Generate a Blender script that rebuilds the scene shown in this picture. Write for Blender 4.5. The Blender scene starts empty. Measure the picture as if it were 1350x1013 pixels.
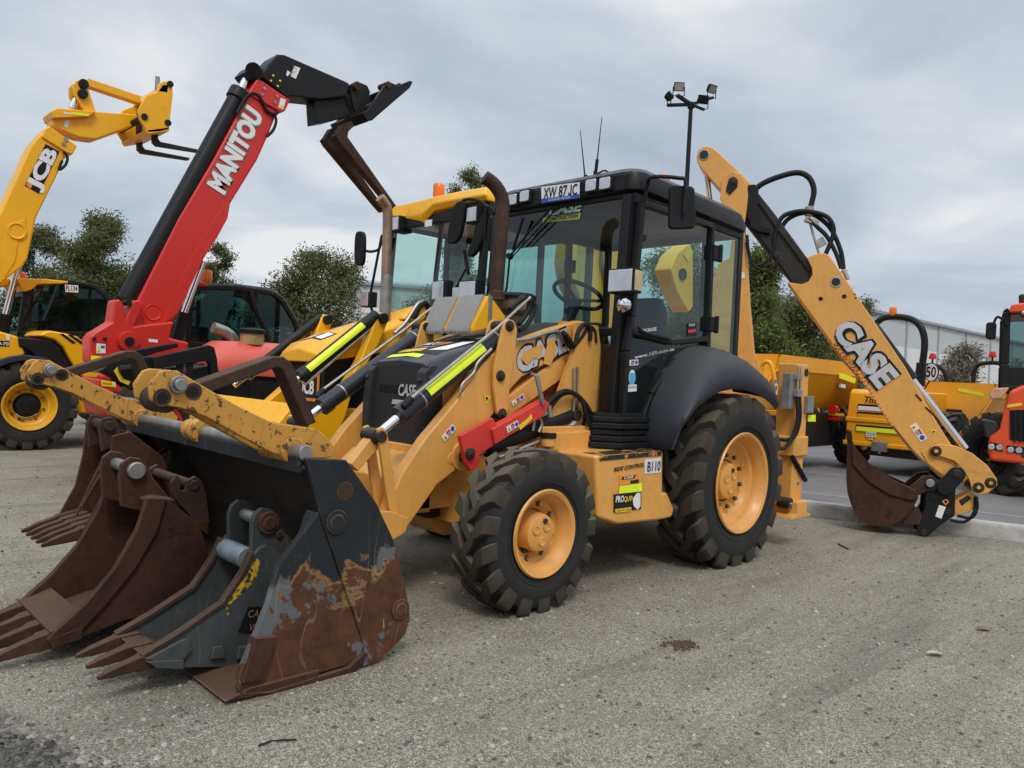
import bpy, bmesh, math, random
from mathutils import Vector as V, Matrix
random.seed(11)
PI = math.pi
R = math.radians
scene = bpy.context.scene
COL = scene.collection
# ---------------------------------------------------------------- camera (solved from the photograph)
CP = V((5.51571686, 4.09511677, 1.39034121))
YAW, PITCH, ROLL, FOC = R(-134.47489932), R(-0.64137111), R(2.93064809), 1018.3226822558448
CF = V((math.cos(PITCH) * math.cos(YAW), math.cos(PITCH) * math.sin(YAW), math.sin(PITCH)))
_r = V((math.sin(YAW), -math.cos(YAW), 0))
_u = _r.cross(CF)
CR = _r * math.cos(ROLL) + _u * math.sin(ROLL)
CU = -_r * math.sin(ROLL) + _u * math.cos(ROLL)

def ray(px, py):
    return CF + CR * ((px - 675) / FOC) - CU * ((py - 506.5) / FOC)

def on(px, py, X=None, Y=None, Z=None, D=None):
    d = ray(px, py)
    if D is not None: return CP + d * D
    if X is not None: s = (X - CP.x) / d.x
    elif Y is not None: s = (Y - CP.y) / d.y
    else: s = (Z - CP.z) / d.z
    return CP + d * s

class PL:
    """a working plane: axes u, v in it, w across it"""
    def __init__(s, o, u, v, w):
        s.o, s.u, s.v, s.w = V(o), V(u), V(v), V(w)
    def p(s, a, b, c=0):
        return s.o + s.u * a + s.v * b + s.w * c
    def q(s, px, py, c=0):
        d = ray(px, py)
        t = ((s.o + s.w * c - CP).dot(s.w)) / d.dot(s.w)
        h = CP + d * t - s.o
        return (h.dot(s.u), h.dot(s.v))
    def px(s, pts, c=0):
        return [s.q(x, y, c) for x, y in pts]
    def at(s, px, py, c=0):
        a, b = s.q(px, py, c)
        return s.p(a, b, c)

SIDE = PL((0, 0, 0), (1, 0, 0), (0, 0, 1), (0, 1, 0))
FRONT = PL((0, 0, 0), (0, 1, 0), (0, 0, 1), (1, 0, 0))
TOP = PL((0, 0, 0), (1, 0, 0), (0, 1, 0), (0, 0, 1))

# ---------------------------------------------------------------- mesh builder
def smoothline(pts, k=6):
    pts = [V(p) for p in pts]
    if len(pts) < 3: return pts
    out = []
    P = [pts[0] * 2 - pts[1]] + pts + [pts[-1] * 2 - pts[-2]]
    for i in range(1, len(P) - 2):
        a, b, c, d = P[i - 1], P[i], P[i + 1], P[i + 2]
        for j in range(k):
            t = j / k
            out.append(0.5 * ((2 * b) + (c - a) * t + (2 * a - 5 * b + 4 * c - d) * t * t + (3 * b - a - 3 * c + d) * t ** 3))
    out.append(pts[-1])
    return out

def smooth2(pts, k=5, closed=False):
    q = [V((a, b, 0)) for a, b in pts]
    if closed: 
        n = len(q); res = []
        for i in range(n):
            a, b, c, d = q[i - 1], q[i], q[(i + 1) % n], q[(i + 2) % n]
            for j in range(k):
                t = j / k
                r_ = 0.5 * ((2 * b) + (c - a) * t + (2 * a - 5 * b + 4 * c - d) * t * t + (3 * b - a - 3 * c + d) * t ** 3)
                res.append((r_.x, r_.y))
        return res
    return [(v.x, v.y) for v in smoothline(q, k)]

def arc2(cx, cy, r, a0, a1, n=10):
    return [(cx + r * math.cos(R(a0 + (a1 - a0) * i / n)), cy + r * math.sin(R(a0 + (a1 - a0) * i / n))) for i in range(n + 1)]

class MB:
    def __init__(s): s.v, s.f, s.m = [], [], []
    def add(s, vs, fs, m=0):
        n = len(s.v)
        s.v += [V(x) for x in vs]
        s.f += [[i + n for i in f] for f in fs]
        s.m += [m] * len(fs)
        return s
    def prism(s, pl, pts, c0, c1, m=0):
        n = len(pts)
        vs = [pl.p(a, b, c0) for a, b in pts] + [pl.p(a, b, c1) for a, b in pts]
        fs = [list(range(n)), list(range(2 * n - 1, n - 1, -1))] + [[i, (i + 1) % n, n + (i + 1) % n, n + i] for i in range(n)]
        return s.add(vs, fs, m)
    def box(s, x0, x1, y0, y1, z0, z1, m=0, pl=TOP):
        return s.prism(pl, [(x0, y0), (x1, y0), (x1, y1), (x0, y1)], z0, z1, m)
    def bar(s, p, q, w, h, up=(0, 0, 1), m=0):
        p, q = V(p), V(q); d = (q - p).normalized(); up = V(up)
        a = d.cross(up)
        if a.length < 1e-4: a = d.cross(V((1, 0, 0)))
        a.normalize(); b = a.cross(d)
        vs = [e + a * (sx * w / 2) + b * (sy * h / 2) for e in (p, q) for sx, sy in ((-1, -1), (1, -1), (1, 1), (-1, 1))]
        return s.add(vs, [[0, 1, 2, 3], [7, 6, 5, 4], [0, 4, 5, 1], [1, 5, 6, 2], [2, 6, 7, 3], [3, 7, 4, 0]], m)
    def tube(s, pts, r, n=8, m=0, smooth=0):
        pts = [V(p) for p in pts]
        if smooth: pts = smoothline(pts, smooth)
        N = len(pts); vs = []; fs = []
        t = (pts[1] - pts[0]).normalized()
        a = t.orthogonal().normalized()
        for i, p in enumerate(pts):
            t2 = (pts[min(i + 1, N - 1)] - pts[max(i - 1, 0)]).normalized()
            a = (a - t2 * a.dot(t2)).normalized(); b = t2.cross(a)
            rr = r(i / (N - 1)) if callable(r) else r
            vs += [p + (a * math.cos(2 * PI * k / n) + b * math.sin(2 * PI * k / n)) * rr for k in range(n)]
        for i in range(N - 1):
            fs += [[i * n + k, i * n + (k + 1) % n, (i + 1) * n + (k + 1) % n, (i + 1) * n + k] for k in range(n)]
        fs += [list(range(n)), list(range((N - 1) * n, N * n))]
        return s.add(vs, fs, m)
    def cyl(s, p, q, r, r2=None, n=20, m=0):
        p, q = V(p), V(q); t = (q - p).normalized(); a = t.orthogonal().normalized(); b = t.cross(a)
        r2 = r if r2 is None else r2
        vs = [c + (a * math.cos(2 * PI * k / n) + b * math.sin(2 * PI * k / n)) * rr for c, rr in ((p, r), (q, r2)) for k in range(n)]
        return s.add(vs, [[k, (k + 1) % n, n + (k + 1) % n, n + k] for k in range(n)] + [list(range(n)), list(range(n, 2 * n))], m)
    def pin(s, pl, a, b, c0, c1, r, m=0, n=16, head=True):
        s.cyl(pl.p(a, b, c0), pl.p(a, b, c1), r, n=n, m=m)
        if head:
            s.cyl(pl.p(a, b, c1), pl.p(a, b, c1 + r * .35), r * .72, r * .6, n=n, m=m)
        return s
    def lathe(s, o, ax, prof, n=40, m=0, closed=True):
        """prof: (radius, height along ax)"""
        o, ax = V(o), V(ax).normalized(); a = ax.orthogonal().normalized(); b = ax.cross(a)
        k = len(prof); vs = []; fs = []
        for i in range(n):
            t = 2 * PI * i / n; d = a * math.cos(t) + b * math.sin(t)
            vs += [o + d * r + ax * h for r, h in prof]
        for i in range(n):
            j = (i + 1) % n
            fs += [[i * k + q, i * k + q + 1, j * k + q + 1, j * k + q] for q in range(k - 1)]
            if closed: fs.append([i * k + k - 1, i * k, j * k, j * k + k - 1])
        return s.add(vs, fs, m)
    def loft(s, rings, m=0, cap=True, closed=True):
        n = len(rings[0]); vs = [p for r_ in rings for p in r_]; fs = []
        for i in range(len(rings) - 1):
            for k in range(n if closed else n - 1):
                fs.append([i * n + k, i * n + (k + 1) % n, (i + 1) * n + (k + 1) % n, (i + 1) * n + k])
        if cap: fs += [list(range(n)), list(range((len(rings) - 1) * n, len(rings) * n))]
        return s.add(vs, fs, m)
    def text(s, txt, p0, p1, h, nrm, m=0, bold=0., shear=0., lift=.002, fit=True):
        """writing from p0 to p1 on the surface with outward normal nrm, letter height h"""
        p0, p1, nrm = V(p0), V(p1), V(nrm).normalized()
        x = (p1 - p0); L = x.length; x.normalize(); y = nrm.cross(x).normalized()
        vs, fs, w = glyphs(txt, bold, shear)
        sx = L / w if fit else h
        return s.add([p0 + x * (a * sx) + y * (b * h) + nrm * lift for a, b in vs], fs, m)
    def merge(s, o, M=None, m=None):
        return s.add([M @ v if M else v for v in o.v], o.f, 0) if m is None else s
    def build(s, name, parent=None, mats=(), bev=0.0, ang=38, smooth=True, seg=2, loc=None, rec=True):
        me = bpy.data.meshes.new(name)
        me.from_pydata([v[:] for v in s.v], [], s.f)
        for p, mi in zip(me.polygons, s.m): p.material_index = mi
        for m in (mats if isinstance(mats, (list, tuple)) else [mats]): me.materials.append(m)
        if rec:
            bm = bmesh.new(); bm.from_mesh(me)
            bmesh.ops.recalc_face_normals(bm, faces=bm.faces); bm.to_mesh(me); bm.free()
        if smooth:
            me.shade_smooth(); me.set_sharp_from_angle(angle=R(ang))
        me.update()
        o = bpy.data.objects.new(name, me); COL.objects.link(o)
        if bev:
            b = o.modifiers.new('bevel', 'BEVEL'); b.width = bev; b.segments = seg; b.limit_method = 'ANGLE'; b.angle_limit = R(40)
            b.harden_normals = True; b.use_clamp_overlap = True
        if parent is not None:
            o.parent = parent
            if loc is None: o.matrix_parent_inverse = wm(parent).inverted()
        if loc is not None: o.location = loc
        return o

def wm(o):
    M = Matrix.Translation(o.location)
    if o.parent is not None: M = wm(o.parent) @ o.matrix_parent_inverse @ M
    return M

_G = {}
def glyphs(txt, bold=0., shear=0.):
    """outline letters of the built-in font, height of a capital = 1"""
    key = (txt, bold, shear)
    if key in _G: return _G[key]
    c = bpy.data.curves.new('glyph', 'FONT'); c.body = txt; c.size = 1.0; c.offset = bold; c.shear = shear; c.resolution_u = 3
    o = bpy.data.objects.new('glyph', c); COL.objects.link(o)
    bpy.context.view_layer.update()
    me = o.evaluated_get(bpy.context.evaluated_depsgraph_get()).to_mesh()
    vs = [(v.co.x, v.co.y) for v in me.vertices]; fs = [list(p.vertices) for p in me.polygons]
    o.evaluated_get(bpy.context.evaluated_depsgraph_get()).to_mesh_clear()
    bpy.data.objects.remove(o); bpy.data.curves.remove(c)
    x0 = min(v[0] for v in vs); x1 = max(v[0] for v in vs); k = 1 / .69
    _G[key] = ([((a - x0) * k, b * k) for a, b in vs], fs, (x1 - x0) * k)
    return _G[key]

def root(name, loc, label, cat, group=None, kind=None):
    o = bpy.data.objects.new(name, None); COL.objects.link(o); o.location = loc; o.empty_display_size = .2
    tag(o, label, cat, group, kind); return o

def tag(o, label=None, cat=None, group=None, kind=None):
    for k, v in (('label', label), ('category', cat), ('group', group), ('kind', kind)):
        if v: o[k] = v
    return o

def node(name, parent, loc):
    o = bpy.data.objects.new(name, None); COL.objects.link(o); o.parent = parent
    o.matrix_parent_inverse = wm(parent).inverted(); o.location = loc; o.empty_display_size = .1
    return o

def plates(name, parent, mat, pl, pts, spans, bev=.005):
    """the same plate standing several times side by side, each its own part"""
    for c0, c1 in spans:
        b = MB(); b.prism(pl, pts, c0, c1); b.build(name, parent, mat, bev)

def copy_tree(o, parent=None, name=None):
    c = o.copy(); COL.objects.link(c)
    if parent is not None: c.parent = parent
    for ch in list(o.children): copy_tree(ch, c)
    return c

# ---------------------------------------------------------------- materials
class NT:
    def __init__(s, name):
        s.m = bpy.data.materials.new(name); s.m.use_nodes = True; s.t = s.m.node_tree; s.n = s.t.nodes
        s.n.clear(); s.spec = .5; s.out = s.n.new('ShaderNodeOutputMaterial'); s.tc = s.n.new('ShaderNodeTexCoord')
    def L(s, a, b): s.t.links.new(a, b)
    def val(s, sock, v):
        if hasattr(v, 'is_linked') or hasattr(v, 'links'): s.L(v, sock)
        else: sock.default_value = v
    def noise(s, scale, detail=4, rough=.6, dist=0, vec=None, stretch=None):
        n = s.n.new('ShaderNodeTexNoise'); n.inputs['Scale'].default_value = scale; n.inputs['Detail'].default_value = detail
        n.inputs['Roughness'].default_value = rough; n.inputs['Distortion'].default_value = dist
        v = vec or s.tc.outputs['Object']
        if stretch:
            mp = s.n.new('ShaderNodeMapping'); mp.inputs['Scale'].default_value = stretch; s.L(v, mp.inputs['Vector']); v = mp.outputs[0]
        s.L(v, n.inputs['Vector']); return n.outputs['Fac']
    def vor(s, scale, feature='F1', out='Distance', rnd=1., vec=None):
        n = s.n.new('ShaderNodeTexVoronoi'); n.feature = feature; n.inputs['Scale'].default_value = scale
        n.inputs['Randomness'].default_value = rnd
        s.L(vec or s.tc.outputs['Object'], n.inputs['Vector']); return n.outputs[out]
    def ramp(s, fac, *st, interp='LINEAR'):
        n = s.n.new('ShaderNodeValToRGB'); e = n.color_ramp.elements; n.color_ramp.interpolation = interp
        while len(e) < len(st): e.new(.5)
        for x, (p, c) in zip(e, st):
            x.position = p; x.color = (c, c, c, 1) if isinstance(c, (int, float)) else (*c[:3], 1)
        s.L(fac, n.inputs[0]); return n.outputs[0]
    def mix(s, fac, a, b, mode='MIX'):
        n = s.n.new('ShaderNodeMix'); n.data_type = 'RGBA'; n.blend_type = mode
        for sk, v in ((n.inputs[0], fac), (n.inputs[6], a), (n.inputs[7], b)):
            if isinstance(v, (tuple, list)): sk.default_value = (*v[:3], 1)
            elif isinstance(v, (int, float)): sk.default_value = v
            else: s.L(v, sk)
        return n.outputs[2]
    def math(s, op, a, b=0.):
        n = s.n.new('ShaderNodeMath'); n.operation = op; n.use_clamp = False
        for sk, v in ((n.inputs[0], a), (n.inputs[1], b)):
            if isinstance(v, (int, float)): sk.default_value = v
            else: s.L(v, sk)
        return n.outputs[0]
    def bump(s, h, strength=.3, dist=.01, nrm=None):
        n = s.n.new('ShaderNodeBump'); n.inputs['Strength'].default_value = strength; n.inputs['Distance'].default_value = dist
        s.L(h, n.inputs['Height'])
        if nrm: s.L(nrm, n.inputs['Normal'])
        return n.outputs[0]
    def bsdf(s, col, rough=.5, metal=0., nrm=None, **k):
        b = s.n.new('ShaderNodeBsdfPrincipled')
        if isinstance(col, (tuple, list)): b.inputs['Base Color'].default_value = (*col[:3], 1)
        else: s.L(col, b.inputs['Base Color'])
        s.val(b.inputs['Roughness'], rough); s.val(b.inputs['Metallic'], metal)
        if nrm: s.L(nrm, b.inputs['Normal'])
        b.inputs['Specular IOR Level'].default_value = s.spec
        for kk, v in k.items(): s.val(b.inputs[kk.replace('_', ' ')], v)
        return b
    def done(s, sh):
        s.L(sh.outputs[0] if hasattr(sh, 'outputs') else sh, s.out.inputs['Surface']); return s.m

def up_fac(t, lo=.35, hi=.95):
    g = t.n.new('ShaderNodeNewGeometry'); sp = t.n.new('ShaderNodeSeparateXYZ'); t.L(g.outputs['Normal'], sp.inputs[0])
    return t.ramp(sp.outputs['Z'], (lo, 0.), (hi, 1.))

def edge_mask(t, radius=.010):
    """1 along the sharp edges of a part, where paint rubs off and steel gets polished"""
    bv = t.n.new('ShaderNodeBevel'); bv.samples = 4; bv.inputs['Radius'].default_value = radius
    g = t.n.new('ShaderNodeNewGeometry'); d = t.n.new('ShaderNodeVectorMath'); d.operation = 'DOT_PRODUCT'
    t.L(bv.outputs[0], d.inputs[0]); t.L(g.outputs['Normal'], d.inputs[1])
    return t.math('SUBTRACT', 1., d.outputs['Value'])
def scratch_lines(t, scale, width=.010, amount=.5):
    a = t.math('ABSOLUTE', t.math('SUBTRACT', t.noise(scale * 1.5, 1.0, .4, .15, stretch=(1.5, 1.5, .30)), .5))
    return t.math('MULTIPLY', t.ramp(a, (0., 1.), (width, 0.)), t.ramp(t.noise(scale * .7, 3, .6, .3), (.60 - amount * .25, 0.), (.66, 1.)))

DUST = (.27, .22, .16)
def paint(name, col, rough=.42, dirt=.35, rust=0., rustcol=(.075, .028, .012), chip=0., coat=.15, scale=1., dust=.25, primer=None, blot=.0, wear=.5, scr=.35, edgecol=(.10, .045, .022)):
    t = NT(name); t.spec = .22 if max(col) < .06 else .42
    n1 = t.noise(1.7 * scale, 5, .62); n2 = t.noise(9 * scale, 6, .7); n3 = t.noise(60 * scale, 4, .7)
    c = t.mix(t.ramp(n1, (.3, 0.), (.75, dirt)), col, tuple(x * .62 + y * .1 for x, y in zip(col, DUST)))
    c = t.mix(t.ramp(n2, (.50, 0.), (.80, dirt * .7)), c, tuple(x * .5 for x in col))
    # streaks run down vertical faces
    st = t.noise(7 * scale, 4, .6, stretch=(3.2, 3.2, .28))
    c = t.mix(t.ramp(st, (.52, 0.), (.82, dirt * .6)), c, tuple(x * .55 + .02 for x in col))
    c = t.mix(t.math('MULTIPLY', scratch_lines(t, 2.4 * scale, .007, scr), .55 * scr * 2), c, tuple(x * .35 for x in col))
    grime = t.noise(3.3 * scale, 7, .72, .8); c = t.mix(t.ramp(grime, (.60, 0.), (.72, dirt * .75)), c, tuple(x * .30 + .012 for x in col))
    c = t.mix(t.math('MULTIPLY', up_fac(t), t.ramp(n2, (.2, dust * .35), (.75, dust))), c, DUST)
    rg = t.math('ADD', t.ramp(n2, (.2, rough - .08), (.8, rough + .16)), 0.)
    bmph = t.math('ADD', t.math('MULTIPLY', n1, .5), t.math('MULTIPLY', n3, .06))
    mt = 0.
    if primer:
        pf = t.ramp(t.noise(3.1 * scale, 7, .72, .4), (blot - .015, 0.), (blot + .015, 1.))
        c = t.mix(pf, c, primer); 
    if rust:
        a = t.noise((2.3 if rust < .3 or rust > .35 else 6.5) * scale, 9, .74, .5)
        f = t.ramp(a, (1 - rust - .04, 0.), (1 - rust + .03, 1.))
        rc = t.mix(t.ramp(t.noise(14 * scale, 6, .75), (.3, 0.), (.7, 1.)), rustcol, tuple(min(1, x * 2.6 + .02) for x in rustcol))
        c = t.mix(f, c, rc); rg = t.mix(f, rg, (.85, .85, .85))
    if chip:
        a = t.noise(26 * scale, 5, .7, .3)
        f = t.ramp(a, (1 - chip - .02, 0.), (1 - chip + .01, 1.))
        c = t.mix(f, c, t.mix(n3, (.04, .02, .012), (.16, .07, .03)))
    if wear:
        f = t.ramp(t.math('MULTIPLY', edge_mask(t), t.math('ADD', t.ramp(n2, (.40, 0.), (.62, 1.)), .12)), (.10, 0.), (.26, wear))
        c = t.mix(f, c, edgecol)
    b = t.bsdf(c, rg, mt, t.bump(bmph, .12, .02))
    b.inputs['Coat Weight'].default_value = coat; b.inputs['Coat Roughness'].default_value = .25
    return t.done(b)

def plain(name, col, rough=.5, metal=0., var=.25, scale=12., bump=.08):
    t = NT(name); t.spec = .22 if max(col) < .06 else .5; n = t.noise(scale, 5, .65)
    c = t.mix(t.ramp(n, (.3, 0.), (.75, 1.)), tuple(x * (1 - var) for x in col), tuple(min(1, x * (1 + var)) for x in col))
    return t.done(t.bsdf(c, t.ramp(n, (.2, max(.03, rough - .08)), (.8, min(1, rough + .1))), metal, t.bump(n, bump, .01)))

def steel(name, col=(.30, .17, .10), dark=(.055, .026, .018), mid=(.10, .045, .028), rough=.72, metal=.15, scale=1., worn=.25):
    """bare rusty or worn steel plate"""
    t = NT(name); t.spec = .25
    a = t.noise(1.6 * scale, 8, .7, .3); b_ = t.noise(18 * scale, 6, .75); d = t.noise(90 * scale, 3, .7)
    c = t.ramp(a, (.30, dark), (.52, mid), (.78, tuple(x * .8 for x in mid)))
    c = t.mix(t.ramp(b_, (.45, 0.), (.75, .55)), c, dark)
    c = t.mix(t.ramp(t.noise(5 * scale, 7, .75, 1.), (.62 - worn * .2, 0.), (.74, worn)), c, col)
    c = t.mix(t.ramp(t.noise(2.7 * scale, 8, .75, 1.2), (.50, 0.), (.66, .5)), c, tuple(x * .55 for x in dark))
    c = t.mix(t.math('MULTIPLY', scratch_lines(t, 3.2 * scale, .008, .55), .5), c, col)
    c = t.mix(t.ramp(t.math('MULTIPLY', edge_mask(t), t.math('ADD', t.ramp(b_, (.38, 0.), (.62, 1.)), .25)), (.08, 0.), (.26, .75)), c, tuple(min(1, x * 1.7 + .02) for x in col))
    c = t.mix(t.math('MULTIPLY', up_fac(t, .5, 1.), .4), c, (.15, .095, .06))
    h = t.math('ADD', t.math('MULTIPLY', b_, .7), t.math('MULTIPLY', d, .5))
    return t.done(t.bsdf(c, t.ramp(b_, (.3, rough - .12), (.7, rough + .12)), metal, t.bump(h, .28, .006)))

def glass(name, tint=(.62, .86, .84), rough=0.02, refl=1.):
    t = NT(name)
    tr = t.n.new('ShaderNodeBsdfTransparent'); tr.inputs[0].default_value = (*tint, 1)
    gl = t.n.new('ShaderNodeBsdfGlossy'); gl.inputs[0].default_value = (.95, .97, 1, 1); gl.inputs['Roughness'].default_value = rough
    ge = t.n.new('ShaderNodeNewGeometry'); dt = t.n.new('ShaderNodeVectorMath'); dt.operation = 'DOT_PRODUCT'; t.L(ge.outputs['Normal'], dt.inputs[0]); t.L(ge.outputs['Incoming'], dt.inputs[1])
    sch = t.math('ADD', .045, t.math('MULTIPLY', .955, t.math('POWER', t.math('SUBTRACT', 1., t.math('ABSOLUTE', dt.outputs['Value'])), 5.)))   # Schlick reflectance, same for both faces of the pane
    df = t.n.new('ShaderNodeBsdfDiffuse'); df.inputs[0].default_value = (.35, .36, .36, 1)
    mx = t.n.new('ShaderNodeMixShader'); t.L(t.math('MINIMUM', t.math('MULTIPLY', sch, 1.25 * refl), 1.), mx.inputs[0])
    t.L(tr.outputs[0], mx.inputs[1]); t.L(gl.outputs[0], mx.inputs[2])
    m2 = t.n.new('ShaderNodeMixShader')
    t.L(t.ramp(t.noise(3.0, 5, .6), (.4, .002), (.85, .026)), m2.inputs[0]); t.L(mx.outputs[0], m2.inputs[1]); t.L(df.outputs[0], m2.inputs[2])
    return t.done(m2)
# ================================================================ shared materials
M = {}
M['case'] = paint('faded_orange_paint', (.80, .385, .082), .40, .48, rust=.0, chip=.26, coat=.12, dust=.16, wear=.75)
M['case_worn'] = paint('scuffed_mustard_paint', (.62, .30, .048), .62, .6, wear=.95, scr=1., rust=.325, chip=.41, coat=0, dust=.25)
M['case_rim'] = paint('orange_wheel_paint', (.76, .36, .08), .42, .36, wear=.6, chip=.22, coat=.15, dust=.2)
M['hood_black'] = paint('black_bonnet_paint', (.016, .020, .028), .34, .3, coat=.2, dust=.10, edgecol=(.10, .10, .10), wear=.3)
M['black'] = paint('black_paint', (.009, .0095, .011), .44, .3, coat=.04, dust=.08, edgecol=(.09, .085, .08), wear=.3)
M['plastic'] = plain('black_plastic', (.011, .0115, .0125), .55)
M['fender'] = paint('grey_black_moulded_plastic', (.032, .036, .044), .50, .25, coat=.03, dust=.10, wear=.25, edgecol=(.09, .09, .09))
M['frameplastic'] = plain('grey_black_plastic', (.036, .037, .04), .5)
M['rubber'] = paint('dusty_tyre_rubber', (.024, .024, .024), .74, .3, coat=0, dust=.25, wear=0, scr=.4)
M['tread'] = paint('muddy_tread_rubber', (.055, .045, .034), .88, .5, coat=0, dust=.5, wear=.6, edgecol=(.105, .085, .062))
M['hose'] = plain('hose_rubber', (.016, .016, .017), .6)
M['steel'] = plain('dull_steel', (.34, .33, .31), .42, .75)
M['zinc'] = plain('zinc_fitting', (.42, .39, .33), .4, .7)
M['chrome'] = plain('chrome_rod', (.78, .79, .82), .10, 1., .05)
M['dark_steel'] = steel('oily_dark_steel', (.12, .09, .07), (.02, .018, .016), (.05, .04, .034), .55, .3)
M['rust'] = steel('rusty_bucket_steel', (.20, .095, .052), (.022, .012, .009), (.068, .029, .018), .80, .05)
M['rust_dark'] = steel('brown_fork_steel', (.17, .085, .05), (.022, .014, .011), (.062, .034, .023), .78, .05)
M['red'] = paint('red_paint', (.62, .020, .014), .36, .25, coat=.2, dust=.08, wear=.35, edgecol=(.16, .03, .02), scr=.2)
M['red_sheen'] = paint('red_paint_with_sky_sheen', (.70, .10, .065), .42, .3, coat=.15, dust=.12, scr=.1)  # red lifted towards pink: sky reflection on the engine cover painted into the colour
M['red_faded'] = paint('sun_faded_red_paint', (.70, .040, .030), .5, .3, coat=.05, dust=.10)
M['jcb'] = paint('bright_yellow_paint', (.93, .45, .004), .34, .22, coat=.15, dust=.04, wear=.35, scr=.2, edgecol=(.30, .14, .02))
M['jcb_rim'] = paint('yellow_wheel_paint', (.80, .40, .012), .4, .2, coat=.2, dust=.15)
M['white'] = plain('white_sticker', (.78, .78, .77), .45, 0, .04)
M['silver'] = plain('silver_lettering', (.56, .56, .57), .38, .2, .12, 5)
M['ink'] = plain('black_ink', (.012, .012, .014), .45, 0, .1)
M['tape'] = plain('fluorescent_tape', (.80, .92, .02), .35, 0, .05)
M['yel'] = plain('yellow_sticker', (.86, .60, .02), .4, 0, .05)
M['orange_st'] = plain('orange_sticker', (.85, .28, .03), .45, 0, .05)
M['redst'] = plain('red_sticker', (.62, .03, .03), .45, 0, .05)
M['blue'] = plain('blue_sticker', (.02, .07, .42), .4, 0, .05)
M['cyan'] = plain('light_blue_sticker', (.10, .42, .70), .4, 0, .05)
M['glass'] = glass('tinted_cab_glass', (.68, .85, .82))
M['glass_dark'] = glass('dark_door_glass', (.42, .56, .54), refl=.8)
M['lens'] = plain('lamp_lens', (.60, .62, .64), .16, .6, .16, 9, .25)
M['amber'] = plain('amber_lens', (.80, .17, .01), .18, 0, .1)
M['redlens'] = plain('red_lens', (.55, .01, .01), .15, 0, .1)
M['seat'] = plain('dark_seat_cloth', (.035, .04, .042), .85)
M['mirror'] = plain('mirror_glass', (.75, .78, .8), .04, 1., .03)
M['grille'] = None
def _grille():
    t = NT('black_mesh'); 
    c = t.math('ABSOLUTE', t.math('SINE', t.math('MULTIPLY', sepxyz(t)[2], 420.)))
    c2 = t.math('ABSOLUTE', t.math('SINE', t.math('MULTIPLY', sepxyz(t)[1], 420.)))
    t.spec = .15; h = t.math('MAXIMUM', c, c2)
    col = t.mix(t.ramp(h, (.6, 0.), (.95, 1.)), (.004, .004, .004), (.055, .055, .055))
    return t.done(t.bsdf(col, .55, .1, t.bump(h, .7, .006)))
def sepxyz(t):
    s = t.n.new('ShaderNodeSeparateXYZ'); t.L(t.tc.outputs['Object'], s.inputs[0]); return s.outputs
M['grille'] = _grille()
def _clampaint():
    """loader bucket side: black paint over grey primer over rust"""
    t = NT('worn_bucket_paint'); t.spec = .3
    a = t.noise(1.9, 9, .68, .6); b = t.noise(11, 7, .75); e = t.noise(2.6, 8, .7, 1.2, stretch=(1, 1, .7))
    z = sepxyz(t)[2]; x = sepxyz(t)[0]
    low = t.math('ADD', t.math('MULTIPLY', t.math('SUBTRACT', .62, z), .62), a)      # wear comes up from the ground
    c = t.mix(t.ramp(b, (.3, 0.), (.8, 1.)), (.013, .016, .020), (.026, .029, .032))
    rustc = t.mix(t.ramp(b, (.35, 0.), (.7, 1.)), (.060, .024, .012), (.135, .052, .022))
    halo = t.ramp(low, (.60, 0.), (.64, 1.)); c = t.mix(halo, c, t.mix(b, (.20, .085, .028), (.52, .30, .12)))
    c = t.mix(t.ramp(low, (.63, 0.), (.65, 1.)), c, rustc)
    e2 = t.noise(3.4, 8, .66, .4)
    c = t.mix(t.math('MULTIPLY', t.ramp(e2, (.565, 0.), (.585, 1.)), t.ramp(low, (.54, 0.), (.60, 1.))), c, t.mix(b, (.075, .080, .085), (.165, .17, .175)))
    c = t.mix(t.math('MULTIPLY', scratch_lines(t, 3.0, .007, .7), .7), c, (.36, .25, .13))
    c = t.mix(t.ramp(t.math('MULTIPLY', edge_mask(t), t.math('ADD', t.ramp(b, (.35, 0.), (.6, 1.)), .2)), (.06, 0.), (.24, .85)), c, (.34, .20, .10))
    sc = t.noise(6, 3, .5, 2., stretch=(1.5, 1, .25)); c = t.mix(t.ramp(sc, (.735, 0.), (.75, .8)), c, (.38, .30, .2))
    return t.done(t.bsdf(c, t.ramp(b, (.2, .4), (.8, .8)), .05, t.bump(t.math('ADD', b, a), .25, .006)))
M['clam'] = _clampaint()
def _teal():
    t = NT('grey_green_bucket_paint'); t.spec = .3
    a = t.noise(2.4, 8, .68, .4); b = t.noise(16, 7, .75)
    c = t.mix(t.ramp(a, (.35, 0.), (.7, 1.)), (.044, .050, .050), (.082, .091, .089))
    c = t.mix(t.ramp(t.noise(4.5, 9, .75, .5), (.60, 0.), (.70, .85)), c, (.10, .055, .03))
    c = t.mix(t.ramp(b, (.66, 0.), (.7, .5)), c, (.2, .2, .18))
    c = t.mix(t.math('MULTIPLY', scratch_lines(t, 3.4, .008, .7), .6), c, (.2, .2, .18))
    c = t.mix(t.ramp(t.math('MULTIPLY', edge_mask(t), t.math('ADD', t.ramp(b, (.35, 0.), (.6, 1.)), .2)), (.06, 0.), (.24, .85)), c, (.24, .15, .10))
    return t.done(t.bsdf(c, t.ramp(b, (.2, .42), (.8, .75)), .1, t.bump(t.math('ADD', b, a), .2, .006)))
M['teal'] = _teal()
M['inner'] = steel('scraped_dark_bucket_inside', (.11, .085, .065), (.035, .031, .028), (.088, .072, .060), .62, .2, 1.2, .2)

def decal_px(mb, pl, c, pts, m, th=.0025):
    q = pl.px(pts, c); mb.prism(pl, q, c - .001, c + th, m); return mb

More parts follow.
